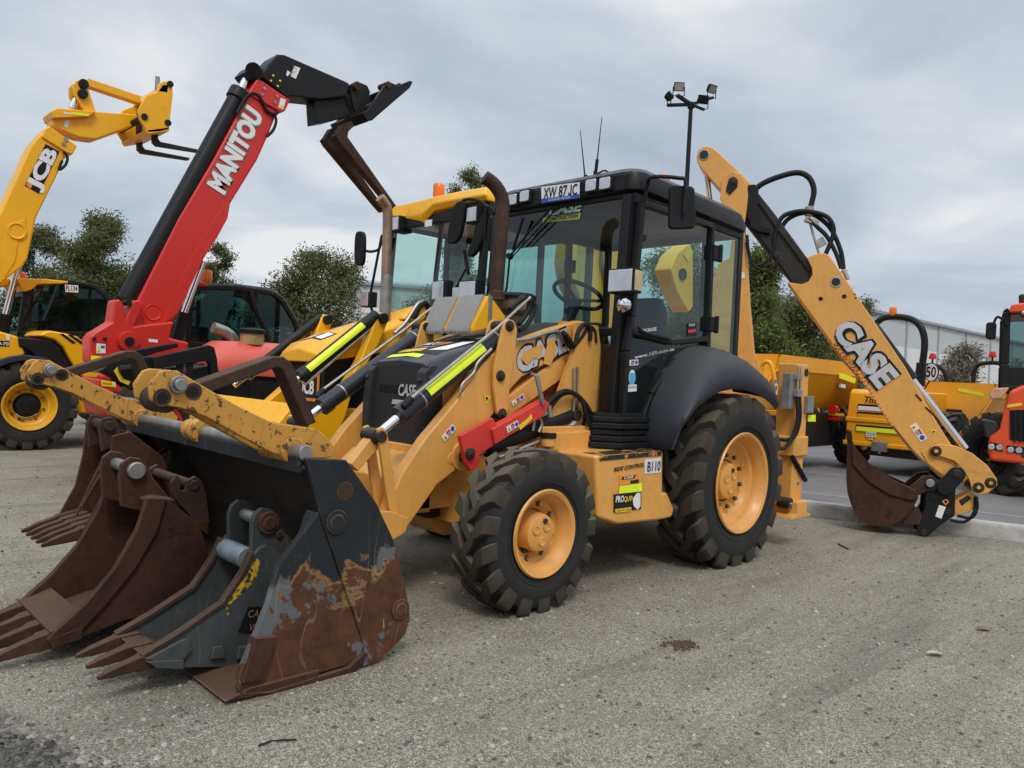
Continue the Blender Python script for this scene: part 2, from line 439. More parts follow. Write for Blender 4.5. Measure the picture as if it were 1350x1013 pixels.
def text_px(mb, pl, c, txt, p0, p1, hpx, m=0, bold=0., shear=0., lift=.004, outline=None, ow=.05):
    a, b = pl.at(*p0, c), pl.at(*p1, c)
    h = hpx * (a - CP).dot(CF) / FOC
    n = pl.w if (CP - a).dot(pl.w) > 0 else -pl.w
    if outline is not None:
        mb.text(txt, a, b, h, n, outline, bold + ow, shear, lift - .0015)
    mb.text(txt, a, b, h, n, m, bold, shear, lift)
    return mb

def warning(mb, pl, c, p0, p1, hpx, yellow_first=True):
    """small safety sticker: white ground, yellow triangle, red bar, blue dot"""
    a, b = pl.at(*p0, c), pl.at(*p1, c); n = pl.w if (CP - a).dot(pl.w) > 0 else -pl.w
    x = (b - a); L = x.length; x.normalize(); y = n.cross(x); h = hpx * (a - CP).dot(CF) / FOC
    f = lambda u, v, k: a + x * (u * L) + y * (v * h) + n * k
    def poly(pts, m, k): mb.add([f(u, v, k) for u, v in pts], [list(range(len(pts)))], m)
    poly([(0, 0), (1, 0), (1, 1), (0, 1)], 0, .003)
    poly([(.04, .12), (.30, .12), (.17, .85)], 1, .0045)
    poly([(.12, .25), (.22, .25), (.17, .6)], 4, .0055)
    poly([(.36, .55), (.66, .55), (.66, .88), (.36, .88)], 2, .0045)
    for v in (.12, .26, .40): poly([(.36, v), (.64, v), (.64, v + .06), (.36, v + .06)], 4, .0045)
    poly([(.83 + .13 * math.cos(i * PI / 6), .5 + .36 * math.sin(i * PI / 6)) for i in range(12)], 3, .0045)
ST = lambda: [M['white'], M['yel'], M['redst'], M['blue'], M['ink'], M['tape'], M['orange_st'], M['silver'], M['cyan']]

# ================================================================ wheels
def make_wheel(parent, c, R_, rr, w, nl, lh, dish, hub_r, hub_h, bolts, bolt_r, sgn=1, mats=None, lug_w=.5, name='wheel', caps=None, lugdir=1):
    """c: centre of the wheel; the outside faces +Y when sgn=1"""
    rimm = mats or M['case_rim']
    nd = node(name, parent, c)
    Rt = R_ - lh
    b = MB()
    hw = w / 2
    prof = [(rr - .012, -hw * .80), (rr + .015, -hw * .88), (rr + .30 * (Rt - rr), -hw), (rr + .62 * (Rt - rr), -hw * 1.0), (Rt - .055, -hw * .94), (Rt - .012, -hw * .82), (Rt, -hw * .5), (Rt + .006, 0)]
    prof = prof + [(r, -h) for r, h in reversed(prof[:-1])]
    b.lathe((0, 0, 0), (0, 1, 0), prof, 64, 0)
    # moulded rings in the sidewall
    for k in (.24, .56):
        r_ = rr + k * (Rt - rr); b.lathe((0, 0, 0), (0, 1, 0), [(r_ - .008, hw * .985), (r_, hw * 1.012), (r_ + .008, hw * .985)], 64, 0)
    seg = 2 * PI / nl
    for side in (-1, 1):
        for i in range(nl):
            t0 = (i + (.5 if side > 0 else 0)) * seg + random.uniform(-.012, .012)
            rings = []
            for y, rtop, dth, ww, dep in ((-.035 * side, Rt + lh, 0, .46, .03), (hw * .30 * side, Rt + lh, .46, .48, .03), (hw * .44 * side, Rt + lh, .80, .56, .03), (hw * .84 * side, Rt + lh * .94, 1.04, .64, .035), (hw * .95 * side, Rt + lh * .50, 1.08, .66, .05), (hw * .975 * side, Rt - .020, 1.10, .58, .03)):
                ring = []
                for rad, wd in ((rtop - lh - dep, ww * 1.12), (rtop, ww * .86)):
                    a = [t0 + lugdir * seg * (dth + q * wd) for q in (-.5, .5)]
                    if rad == rtop: a = a[::-1]
                    ring += [V((rad * math.cos(x), y, rad * math.sin(x))) for x in a]
                rings.append(ring)
            b.loft(rings, 1)
    b.build('tyre', nd, [M['rubber'], M['tread']], bev=.006, ang=40, loc=(0, 0, 0), seg=1)
    r = MB(); s = 1
    lip = hw * .90
    r.lathe((0, 0, 0), (0, 1, 0), [(rr - .03, lip - .03), (rr, lip - .006), (rr + .012, lip + .010), (rr + .004, lip + .022), (rr - .018, lip + .012), (rr - .035, lip - .025), (rr - .055, lip - .05), (rr - .060, lip - .085), (rr - .085, lip - .10),
              (rr - .095, dish + .03), (rr - .12, dish + .004), (hub_r + .02, dish), (hub_r + .02, dish - .015), (rr - .08, dish - .02), (rr - .06, -lip), (rr - .01, -lip)], 56, 0)
    r.build('rim', nd, [rimm], ang=35, loc=(0, 0, 0))
    h = MB()
    h.lathe((0, 0, 0), (0, 1, 0), [(.0, dish + hub_h), (hub_r * .80, dish + hub_h), (hub_r * .93, dish + hub_h - .008), (hub_r * .97, dish + hub_h - .03), (hub_r, dish + .01), (hub_r + .012, dish - .01), (0, dish - .01)], 36, 0, False)
    for i in range(3): 
        a = i * 2 * PI / 3 + .4; q = V((hub_r * .45 * math.cos(a), dish + hub_h, hub_r * .45 * math.sin(a)))
        h.lathe(q, (0, 1, 0), [(hub_r * .24, -.002), (hub_r * .24, .006), (hub_r * .18, .008), (hub_r * .14, .004), (0, .005)], 20, 0, False)
    a = 1.9; q = V((hub_r * .62 * math.cos(a), dish + hub_h, hub_r * .62 * math.sin(a))); h.cyl(q, q + V((0, .012, 0)), .016, n=12, m=1)
    k = h
    for i in range(bolts):
        a = 2 * PI * (i + .3) / bolts; q = V((bolt_r * math.cos(a), dish, bolt_r * math.sin(a)))
        k.cyl(q, q + V((0, .014, 0)), .030, .027, n=10, m=3); k.cyl(q + V((0, .012, 0)), q + V((0, .036, 0)), .018, n=6, m=1); k.cyl(q + V((0, .034, 0)), q + V((0, .05, 0)), .010, n=8, m=4)
    # valve
    a = -1.1; q = V(((rr - .13) * math.cos(a), dish + .012, (rr - .13) * math.sin(a))); k.cyl(q, q + V((0, .03, 0)), .018, n=10, m=1)
    h.build('hub', nd, [caps or rimm, M['dark_steel'], rimm, M['jcb'], M['steel']], ang=35, loc=(0, 0, 0))
    if sgn < 0: nd.rotation_euler = (0, 0, PI)
    return nd

# ================================================================ the orange backhoe loader
bh = root('backhoe_loader', (1.1, 0, 0), 'orange backhoe loader with black cab and several loose buckets standing in its front bucket', 'backhoe')
RZ, FZ = .644, .471
w1 = make_wheel(bh, (0, .895, RZ), .690, .385, .42, 18, .048, .035, .148, .055, 10, .205)
w2 = make_wheel(bh, (2.175, .885, FZ), .494, .252, .31, 17, .042, .015, .118, .105, 8, .165)
for w_, y in ((w1, -.895), (w2, -.885)):
    c_ = copy_tree(w_, bh); c_.location = (w_.location.x, y, w_.location.z); c_.rotation_euler = (0, 0, PI)

# ---- chassis
b = MB()
b.box(-.9, 2.55, -.30, .30, .52, .92)
b.box(1.15, 1.75, -.58, .58, .90, 1.06)
b.prism(SIDE, [(2.45, .50), (2.78, .52), (2.80, .74), (2.66, .86), (2.45, .88)], -.30, .30)
b.prism(SIDE, [(-1.02, .45), (-.55, .45), (-.45, 1.15), (-1.02, 1.20)], -.62, .62)
b.build('chassis', bh, M['case'], .012)
b = MB()
b.cyl((2.175, -.74, FZ), (2.175, .74, FZ), .085, n=18); b.cyl((2.175, -.16, FZ), (2.175, .16, FZ), .17, .17, 20)
b.cyl((2.175, .60, FZ), (2.175, .78, FZ), .13, .14, 20); b.cyl((2.175, -.60, FZ), (2.175, -.78, FZ), .13, .14, 20)
b.prism(FRONT, [(-.45, .42), (.45, .42), (.58, .50), (.36, .64), (-.36, .64), (-.58, .50)], 2.06, 2.29)
b.build('front_axle', bh, M['case'], .01)
b = MB(); b.cyl((0, -.75, RZ), (0, .75, RZ), .14, n=20); b.cyl((0, -.25, RZ), (0, .25, RZ), .25, n=22)
b.box(.2, 1.1, -.22, .22, .42, .75); b.box(1.2, 2.4, -.20, .20, .44, .6)
b.build('rear_axle', bh, M['dark_steel'], .01)

# ---- tank and step box on the near side, with its worn black tread strip
b = MB()
prof = SIDE.px([(785, 601), (875, 594), (874, 686), (815, 692), (788, 683)], .95)
b.prism(SIDE, prof, .50, .95, 0)
b.prism(SIDE, SIDE.px([(872, 650), (880, 649), (890, 672), (886, 683), (872, 686)], .96), .90, .96, 0)
bx = b.build('tank_box', bh, [M['case']], .022)
b = MB()
x0, zt = prof[0]; x1, z1 = prof[1]
def worn_black():
    t = NT('worn_black_antislip'); a = t.noise(9, 7, .75, .5)
    c = t.mix(t.ramp(a, (.56, 0.), (.585, 1.)), (.012, .012, .013), (.60, .28, .06)); return t.done(t.bsdf(c, .6, 0, t.bump(t.noise(160), .3, .003)))
M['antislip'] = worn_black()
b.add([(x0 - .04, .955, zt - .035), (x1 + .03, .955, z1 - .035), (x1 + .03, .955, z1 - .003), (x0 - .04, .955, zt - .003)], [[0, 1, 2, 3]])
b.add([(x0 - .05, .94, zt + .003), (x1 + .03, .94, z1 + .003), (x1 + .03, .80, z1 + .003), (x0 - .05, .80, zt + .003)], [[0, 1, 2, 3]])
b.build('antislip_strip', bx, M['antislip'], smooth=False)
b = MB(); q = on(751, 590, Y=.72)
b.cyl((1.72, .60, .93), (1.72, .60, .99), .048, n=18, m=0); b.cyl((1.72, .60, .985), (1.72, .60, 1.02), .055, n=18, m=1)
b.build('filler_cap', bx, [M['case'], M['plastic']], .004)
b = MB()
text_px(b, SIDE, .952, 'RIDE CONTROL', (809, 622), (849, 615), 5.2, 4, .03, .25)
decal_px(b, SIDE, .952, [(850, 606), (871, 604), (871, 623), (850, 625)], 0)
text_px(b, SIDE, .955, 'B110', (853, 622), (870, 620.5), 13, 4, .01)
decal_px(b, SIDE, .952, [(816, 627), (842, 623), (842, 637), (816, 640)], 6)
decal_px(b, SIDE, .953, [(820, 629), (838, 626), (836, 631), (819, 633)], 4); text_px(b, SIDE, .957, 'CASE', (822, 632), (835, 630), 3.4, 0, .02, .2)
decal_px(b, SIDE, .954, [(831, 634), (842, 632), (842, 637), (831, 638)], 4)
decal_px(b, SIDE, .956, [(817, 641), (846, 637), (846, 648), (816, 651)], 5)
decal_px(b, SIDE, .953, [(809, 652), (845, 648), (845, 671), (809, 676)], 4)
text_px(b, SIDE, .956, 'PRO', (811, 662.5), (822, 661.5), 8, 0, .03); text_px(b, SIDE, .956, 'QUIP', (822, 661.5), (833, 660), 6.5, 1, .02)
decal_px(b, SIDE, .956, [(834, 658), (840, 650), (844, 650), (844, 668), (840, 672), (835, 667)], 0)
decal_px(b, SIDE, .956, [(811, 671.5), (832, 669), (832, 674), (811, 676)], 1); text_px(b, SIDE, .959, '1300 977 3566', (812, 675), (831, 673), 3, 4)
b.build('decal', bx, ST(), smooth=False)

# ---- bonnet
def hood_ring(x, hw, zt, zb, r=.07):
    pts = [(-hw - .03, zb), (-hw, zt - r), (-hw + r * .35, zt - r * .3), (-hw + r, zt), (0, zt + .018), (hw - r, zt), (hw - r * .35, zt - r * .3), (hw, zt - r), (hw + .03, zb)]
    return [V((x, y, z)) for y, z in pts]
HS = [(2.53, .315, 1.435), (2.35, .325, 1.515), (2.05, .335, 1.60), (1.6, .34, 1.71), (1.13, .345, 1.80)]
b = MB(); b.loft([hood_ring(x, w, z, z - .11) for x, w, z in HS], 0)
hd = b.build('bonnet', bh, [M['hood_black']], .006, 50)
b = MB(); b.loft([[V((x, y, z)) for y, z in ((-w + .012, .88), (-w - .012, zt - .11), (w + .012, zt - .11), (w - .012, .88))] for x, w, zt in HS], 0)
b.build('bonnet_side', bh, M['case'], .02)
b = MB()   # stickers on the bonnet top
def march(px, py, prof, hw, yc):
    """first point of the line of sight on a bonnet top whose height runs along X"""
    d = ray(px, py); s = 3.2
    while s < 11:
        p = CP + d * s
        if prof[-1][0] <= p.x <= prof[0][0] and abs(p.y - yc) < hw + .12:
            for (xa, za), (xb, zb) in zip(prof, prof[1:]):
                if xb <= p.x <= xa: zz = za + (zb - za) * (xa - p.x) / (xa - xb); break
            if p.z <= zz: return V((p.x, p.y, zz))
        s += .004
    return CP + d * 5
def hz(x, y, k=0.):
    for (xa, wa, za), (xb, wb, zb) in zip(HS, HS[1:]):
        if xb <= x <= xa:
            f = (xa - x) / (xa - xb); w_ = wa + (wb - wa) * f - .07
            return V((x, y, za + (zb - za) * f + .018 * max(0, 1 - abs(y) / w_) + k))
def hood_patch(pts, m, k=.003, n=6):
    """four corners (x, y) laid on the bonnet as a grid that follows its curve"""
    P = [V((*p, 0)) for p in pts]
    g = [[hz(*(P[0].lerp(P[1], i / n)).lerp(P[3].lerp(P[2], i / n), j / n)[:2], k) for i in range(n + 1)] for j in range(n + 1)]
    b.add([q for r in g for q in r], [[j * (n + 1) + i, j * (n + 1) + i + 1, (j + 1) * (n + 1) + i + 1, (j + 1) * (n + 1) + i] for j in range(n) for i in range(n)], m)
hood_patch([(2.47, -.235), (2.47, .12), (2.42, .12), (2.42, -.235)], 5, .004)
hood_patch([(2.40, -.235), (2.40, .22), (2.02, .22), (2.02, -.235)], 4, .002)
hood_patch([(2.385, -.22), (2.385, .03), (2.32, .03), (2.32, -.22)], 1, .004)
hood_patch([(2.36, .07), (2.30, .20), (2.06, .20), (2.10, .12)], 0, .004)
hood_patch([(1.99, -.10), (1.99, .14), (1.90, .14), (1.90, -.10)], 0, .003)
def hood_text(txt, x, y0, y1, h, m, bold=.02, k=.006): b.text(txt, hz(x, y0, k), hz(x, y1, k), h, (.27, 0, 1), m, bold, 0, .002)
hood_text('PRO', 2.22, -.21, -.07, .095, 0, .03); hood_text('QUIP', 2.22, -.07, .07, .085, 6, .03); hood_text('EARTHMOVING SALES', 2.28, -.2, .05, .02, 0)
hood_text('1300 977 3566', 2.375, -.21, .02, .04, 4, .01); hood_text('B110', 1.975, -.07, .11, .06, 4)
b.build('decal', hd, ST(), smooth=False, rec=False)
# ---- nose grille
b = MB(); b.add([(2.533, -.30, .86), (2.533, .30, .86), (2.533, .29, 1.42), (2.533, -.29, 1.42)], [[0, 1, 2, 3]]); b.box(2.40, 2.53, -.30, .30, .86, 1.42)
g = b.build('grille', bh, M['grille'], smooth=False)
for s in (-1, 1):
    b = MB()
    b.loft([[V((x, s * y, z)) for x, y, z in ((2.42, ya, z0), (2.565 + bow, ya, z0), (2.575 + bow, yb, z0), (2.42, yb, z0))] for z0, ya, yb, bow in ((.80, .33, .27, -.03), (.95, .345, .265, .0), (1.20, .335, .255, .01), (1.38, .318, .24, 0.), (1.43, .305, .245, -.06))])
    b.cyl((2.56, s * .285, 1.33), (2.592, s * .285, 1.33), .014, n=10)
    b.build('grille_frame', g, M['frameplastic'], .012)
b = MB(); b.text('CASE', (2.537, .02, 1.225), (2.537, .21, 1.225), .072, (1, 0, 0), 0, .03, .2, .003)
b.add([(2.538, -.05, 1.165), (2.538, .19, 1.165), (2.538, .195, 1.195), (2.538, -.04, 1.195)], [[0, 1, 2, 3]], 0)
b.box(2.533, 2.537, -.20, .16, 1.24, 1.29, 1)
b.build('badge', g, [M['silver'], M['plastic']], smooth=False)

# ---- exhaust, pre-cleaner
b = MB(); ey = .02
b.cyl((1.72, ey, 1.70), (1.72, ey, 1.99), .052, .05, 16)
b.tube([(1.72, ey, 1.96), (1.70, ey - .01, 2.3), (1.68, ey - .02, 2.58), (1.69, ey - .03, 2.68), (1.745, ey - .05, 2.755), (1.82, ey - .08, 2.80)], .050, 16, 0, 6)
b.cyl((1.72, ey, 1.93), (1.72, ey, 1.985), .064, .056, 16)
b.build('exhaust_stack', bh, M['rust_dark'], ang=50)
b = MB(); pc = V((1.50, .0, 0))
b.lathe(pc, (0, 0, 1), [(0, 1.70), (.06, 1.70), (.06, 1.83), (.115, 1.85), (.135, 1.88), (.135, 1.955), (0, 1.955)], 28, 0, False)
b.lathe(pc, (0, 0, 1), [(.12, 1.95), (.15, 1.952), (.155, 1.975), (.13, 1.995), (0, 2.0)], 28, 1, False)
b.build('air_precleaner', bh, [plain('tan_bowl', (.20, .14, .075), .35), M['plastic']], ang=40)

# ---- loader arms (near one traced, far one mirrored)
ARM = SIDE.px([(519, 713), (510, 708), (505, 696), (507, 680), (517, 655), (531, 622), (560, 579), (609, 520), (635, 482), (655, 462), (690, 447), (729, 433), (764, 423), (774, 425), (779, 434), (777, 447), (770, 456), (754, 462), (688, 498), (671, 517), (655, 542), (634, 568), (622, 588), (615, 610), (577, 640), (531, 705)], .47)
LINK = SIDE.px([(658, 533), (752, 461), (763, 458), (771, 466), (770, 478), (762, 486), (676, 547), (664, 556), (655, 548)], .47)
BELL = SIDE.px([(666, 424), (671, 421), (678, 423), (682, 433), (681, 452), (677, 480), (672, 515), (670, 545), (665, 554), (659, 553), (655, 543), (651, 505), (652, 482), (657, 460), (663, 434)], .51)
FRONTLINK = SIDE.px([(498, 566), (505, 563), (511, 571), (520, 630), (527, 686), (522, 695), (516, 690), (508, 640)], .51)
TLINK = SIDE.px([(494, 571), (505, 568), (511, 578), (480, 612), (472, 622), (462, 612)], .46)
CYT, CYG, CYR = SIDE.at(668, 434, .43), SIDE.at(530, 546, .43), SIDE.at(497, 574, .43)
LCA, LCB = SIDE.at(613, 602, .50), SIDE.at(752, 547, .50)
def mir(p, s): return V((p[0], p[1] * s, p[2]))
def S2(s, a, b): return (s * a, s * b) if s > 0 else (s * b, s * a)
for s in (1, -1):
    b = MB(); b.prism(SIDE, ARM, *S2(s, .385, .47), 0)
    arm = b.build('loader_arm', bh, [M['case'], M['dark_steel']], .014)
    b = MB()
    lb = SIDE.q(613, 602, .49); b.cyl((lb[0], s * .40, lb[1]), (lb[0], s * .485, lb[1]), .095, n=28)
    lb = SIDE.q(597, 605, .48); b.cyl((lb[0], s * .42, lb[1]), (lb[0], s * .476, lb[1]), .035, n=24)
    b.build('cylinder_boss', arm, M['case'], .006)
    b = MB()
    for (px_, py_), r_ in (((521, 691), .042), ((766, 437), .036)):
        a, c = SIDE.q(px_, py_, .49); b.cyl((a, s * .36, c), (a, s * .49, c), r_, n=18); b.cyl((a, s * .49, c), (a, s * .502, c), r_ * .55, n=12)
    b.build('pivot_pin', arm, M['dark_steel'], .004)
    b = MB(); b.prism(SIDE, LINK, *S2(s, .395, .465), 0); a, c = SIDE.q(761, 473, .48); b.cyl((a, s * .37, c), (a, s * .485, c), .050, n=20, m=1); b.cyl((a, s * .485, c), (a, s * .505, c), .034, n=16, m=1)
    lk = b.build('levelling_link', bh, [M['case'], M['dark_steel']], .010)
    b = MB(); b.prism(SIDE, BELL, *S2(s, .485, .51), 0); b.prism(SIDE, BELL, *S2(s, .352, .372), 0)
    for px_, py_ in ((673, 430), (661, 496), (663, 546)):
        a, c = SIDE.q(px_, py_, .52); b.cyl((a, s * .35, c), (a, s * .522, c), .036, n=18, m=1); b.cyl((a, s * .522, c), (a, s * .537, c), .022, n=6, m=1)
    b.build('bellcrank', bh, [M['case'], M['dark_steel']], .006)
    b = MB(); b.prism(SIDE, FRONTLINK, *S2(s, .485, .51), 0); b.prism(SIDE, FRONTLINK, *S2(s, .35, .37), 0); b.prism(SIDE, TLINK, *S2(s, .385, .465), 0)
    a, c = SIDE.q(503, 576, .51); b.cyl((a, s * .34, c), (a, s * .52, c), .034, n=18, m=1); b.cyl((a, s * .375, c), (a, s * .48, c), .045, n=18, m=1)
    b.build('tilt_link', bh, [M['case'], M['dark_steel']], .006)
    b = MB(); p, q, r_ = mir(CYT, s), mir(CYG, s), mir(CYR, s)
    b.cyl(p, q, .056, n=24); d = (q - p).normalized(); b.cyl(q - d * .04, q + d * .03, .063, n=24); b.cyl(p - d * .05, p + d * .04, .063, n=24)
    b.cyl(q - d * .16, q - d * .145, .060, n=24, m=1); b.cyl(p + d * .12, p + d * .135, .061, n=24, m=1)
    cy = b.build('tilt_cylinder', bh, [M['hood_black'], M['steel']], .004)
    b = MB(); b.cyl(q, r_, .027, n=18); b.build('cylinder_rod', cy, M['chrome'])
    b = MB(); o1 = V((0, s * .06, .055)); 
    b.tube([q + V((.02, s * .055, .05)), q - d * .04 + V((.015, s * .06, .075)), p + d * .16 + V((.01, s * .06, .085)), p - d * .1 + V((.0, s * .05, .11)), p - d * .2 + V((0, s * .04, .11))], .010, 8, 0)
    b.cyl(q + V((.03, s * .05, .045)), q - d * .05 + V((.02, s * .055, .07)), .022, n=10, m=1)
    b.build('hydraulic_pipe', cy, [M['zinc'], M['hose']])
    if s > 0:
        b = MB(); w0 = (V((0, .80, .60))).normalized(); wv = d.cross(w0).cross(d).normalized(); tt = d.cross(wv)
        L0, L1 = p + d * .27, q - d * .20
        rings = [[c_ + (wv * math.cos(R(a)) + tt * math.sin(R(a))) * .0585 for a in range(-32, 33, 8)] for c_ in (L0, L1)]
        b.loft(rings, 0, False, False); b.build('reflective_tape', cy, M['tape'])
    b = MB(); p, q = mir(LCA, s), mir(LCB, s); d = (q - p).normalized()
    b.cyl(p + d * .17, q, .058, n=24); b.cyl(p - d * .02, p + d * .18, .032, n=16, m=1); b.cyl(q - d * .02, q + d * .03, .064, n=20)
    b.cyl(q + V((0, -.06 * s, 0)), q + V((0, .075 * s, 0)), .042, n=16, m=2); b.cyl(p + V((0, -.06 * s, 0)), p + V((0, .05 * s, 0)), .04, n=16, m=2)
    b.tube([q + d * -.06 + V((0, s * .05, -.055)), q - d * .12 + V((.0, s * .06, -.075)), p + d * .25 + V((0, s * .06, -.07)), p + d * .2 + V((0, s * .05, -.05))], .013, 8, 3)
    b.cyl(q + d * -.01 + V((0, s * .05, -.045)), q - d * .06 + V((0, s * .055, -.065)), .022, n=10, m=3)
    lc = b.build('lift_cylinder', bh, [M['black'], M['chrome'], M['dark_steel'], M['zinc']], .004)
    if s > 0:
        b = MB()
        near_arm = arm
        st = SIDE.px([(607, 575), (650, 551), (656, 562), (716, 527), (722, 532), (713, 549), (669, 574), (632, 601), (631, 616), (621, 622), (614, 608), (609, 585)], .60)
        b.prism(SIDE, st, .565, .60, 0)
        st2 = SIDE.px([(646, 566), (716, 527), (722, 532), (713, 549), (669, 574), (650, 586)], .60); b.prism(SIDE, st2, .55, .622, 0)
        a, c = SIDE.q(620, 598, .61); b.cyl((a, .55, c), (a, .622, c), .034, n=16, m=1); b.cyl((a, .62, c), (a, .63, c), .02, n=6, m=1)
        strut = b.build('safety_strut', bh, [M['red_faded'], M['dark_steel']], .010)
        b = MB(); warning(b, SIDE, .624, (669, 571), (684, 562), 9); decal_px(b, SIDE, .624, [(683, 562), (697, 551), (700, 546), (702, 552), (686, 567)], 1)
        b.build('sticker', strut, ST(), smooth=False, rec=False)
        b = MB(); b.tube([SIDE.at(701, 494, .56), SIDE.at(707, 495, .61), SIDE.at(716, 533, .635)], .016, 6, 0)
        b.build('strut_handle', strut, M['steel'], .003)
# decals of the near arm
b = MB()
text_px(b, SIDE, .472, 'CASE', (684, 492), (752, 458.5), 28, 7, .05, .15, .004, 4, .07)
def peel():
    t = NT('peeling_silver_letters'); a = t.noise(7.5, 5, .6, .6)
    return t
b.build('lettering', near_arm, [*ST()], smooth=False, rec=False)
b = MB()
decal_px(b, SIDE, .473, [(690, 463), (716, 454), (711, 474), (703, 472), (694, 482), (686, 474)], 0, .007); decal_px(b, SIDE, .473, [(722, 450), (731, 446), (731, 468), (725, 482), (716, 480), (719, 462)], 0, .007)
b.build('bare_patch', near_arm, M['case'], smooth=False)
b = MB(); decal_px(b, SIDE, .473, [(638, 520), (647, 524), (640, 534)], 1); decal_px(b, SIDE, .475, [(640, 523), (644, 525), (641, 529)], 4)
warning(b, SIDE, .472, (586, 583), (601, 566), 10)
warning(b, SIDE, .468, (676, 536), (691, 525), 7)
for i in range(2): decal_px(b, SIDE, .472, [(x, y) for x, y in ((686 + 0, 497.5), (752, 462.5), (752, 463.6), (686, 498.6))], 0)
b.build('sticker', near_arm, ST(), smooth=False, rec=False)

# ---- loader towers beside the bonnet
for s in (1, -1):
    b = MB(); b.prism(SIDE, [(1.13, .92), (1.62, .92), (1.64, 1.12), (1.42, 1.60), (1.42, 1.78), (1.18, 1.78), (1.13, 1.6)], *S2(s, .505, .535), 0); b.prism(SIDE, [(1.13, .92), (1.60, .92), (1.40, 1.60), (1.40, 1.80), (1.16, 1.80)], *S2(s, .345, .375), 0); b.box(1.13, 1.18, *S2(s, .37, .51), .92, 1.7)
    if s > 0: text_px(b, SIDE, .537, 'POWERSHIFT', (718, 522), (750, 518), 4.5, 1, .02, .25)
    b.build('loader_tower', bh, [M['case'], M['ink']], .008)
    b = MB(); b.prism(SIDE, [(1.1, .86), (1.72, .90), (1.72, 1.02), (1.10, 1.04)], *S2(s, .30, .62), 0); b.build('side_frame', bh, M['case'], .012)

# ---- hoses round the near loader arm
def hose(name, pts, r=.014, m='hose', parent=None, n=8):
    b = MB(); b.tube(pts, r, n, 0, 6); return b.build(name, parent or bh, M[m], ang=60)
sp = lambda L, c: [SIDE.at(x, y, cc) for x, y, cc in [(*q, c) if len(q) == 2 else q for q in L]]
hose('hydraulic_hose', sp([(672, 408), (690, 394), (698, 400), (694, 414), (684, 428)], .46), .017)
hose('hydraulic_hose', sp([(676, 405), (692, 390), (704, 402), (700, 420), (690, 433), (684, 436)], .44), .017)
hose('hydraulic_hose', sp([(742, 437), (752, 458), (765, 446), (775, 432), (783, 436), (785, 452)], .53), .016)
hose('hydraulic_hose', sp([(745, 440), (757, 455), (762, 438), (770, 428), (778, 433), (778, 450)], .55), .016)
hose('hydraulic_hose', sp([(717, 537), (735, 520), (750, 516), (766, 527), (772, 545), (776, 560)], .60), .016)
hose('hydraulic_hose', sp([(722, 542), (740, 521), (757, 519), (772, 533), (779, 547), (781, 562)], .58), .016)
hose('hydraulic_pipe', sp([(785, 450), (785, 466), (778, 474), (768, 477)], .52), .010, 'zinc')
hose('hydraulic_pipe', sp([(778, 448), (778, 462), (772, 468), (766, 471)], .51), .010, 'zinc')
hose('hydraulic_pipe', sp([(680, 449), (700, 446), (717, 440), (735, 437), (742, 446), (748, 456)], .49), .012, 'zinc')
hose('hydraulic_pipe', sp([(757, 485), (757, 520), (757, 556), (768, 564), (787, 571)], .55), .009, 'zinc')
hose('hydraulic_pipe', sp([(762, 484), (762, 520), (763, 545)], .55), .009, 'zinc')
hose('hydraulic_pipe', sp([(606, 518), (610, 506), (624, 492), (630, 478), (648, 460)], .49), .010, 'zinc')
hose('hydraulic_pipe', sp([(702, 568), (704, 555), (702, 548)], .565), .012, 'zinc')
hose('hydraulic_pipe', sp([(710, 570), (714, 558), (709, 548), (716, 545)], .565), .012, 'zinc')
b = MB()
for x, y in ((776, 560), (781, 562), (724, 541), (717, 538)):
    p = SIDE.at(x, y, .59); b.cyl(p + V((.01, 0, .03)), p + V((-.01, 0, -.045)), .021, n=8)
b.build('hose_fitting', bh, M['zinc'], .002)

# ---- cab
CY = .74
b = MB()   # frame: pillars and rails as one welded frame
A0, A1 = (1.13, .93), (1.06, 2.72)
Bx, Cx = .06, -.44
def pil(x0, z0, x1, z1, w=.055, d=.06, ys=(-1, 1), yy=CY - .035):
    for s in ys: b.bar((x0, s * yy, z0), (x1, s * yy, z1), d, w, (1, 0, 0))
pil(1.16, .95, 1.07, 2.72, .10, .075, yy=CY - .06); pil(Bx, 1.60, Bx + .02, 2.72, .075, .05, ys=(1,)); pil(Cx, 1.50, Cx + .01, 2.72, .07, .05)
for s in (-1, 1):
    b.bar((1.08, s * (CY - .035), 2.70), (-.45, s * (CY - .035), 2.68), .06, .08)
    b.bar((1.15, s * (CY - .03), 1.0), (.75, s * (CY - .03), .98), .05, .10)
for z, x in ((2.725, 1.06), (1.02, 1.15), (1.74, 1.11)): b.bar((x, -.68, z), (x, .68, z), .06, .06 if z < 2 else .045)
b.bar((-.44, -.7, 2.69), (-.44, .7, 2.69), .07, .08); b.bar((-.44, -.7, 1.55), (-.44, .7, 1.55), .06, .10)
b.box(-.44, 1.1, -.70, .70, .93, 1.0)
b.build('cab_frame', bh, M['black'], .012)
b = MB()   # roof
def roof_ring(z, dx0, dx1, hw, r=.12):
    x0, x1 = -.46 + dx0, 1.10 + dx1
    pts = []
    for cx, cy, a in ((x1 - r, hw - r, 0), (x0 + r, hw - r, 90), (x0 + r, -hw + r, 180), (x1 - r, -hw + r, 270)):
        pts += [V((cx + r * math.cos(R(a + t)), cy + r * math.sin(R(a + t)), z)) for t in (0, 30, 60, 90)]
    return pts
rings = [roof_ring(2.742, 0, .02, .745), roof_ring(2.757, -.02, .03, .775), roof_ring(2.82, -.02, .03, .775), roof_ring(2.885, .0, .02, .755), roof_ring(2.93, .06, -.05, .70), roof_ring(2.955, .20, -.2, .55), roof_ring(2.965, .5, -.5, .25)]
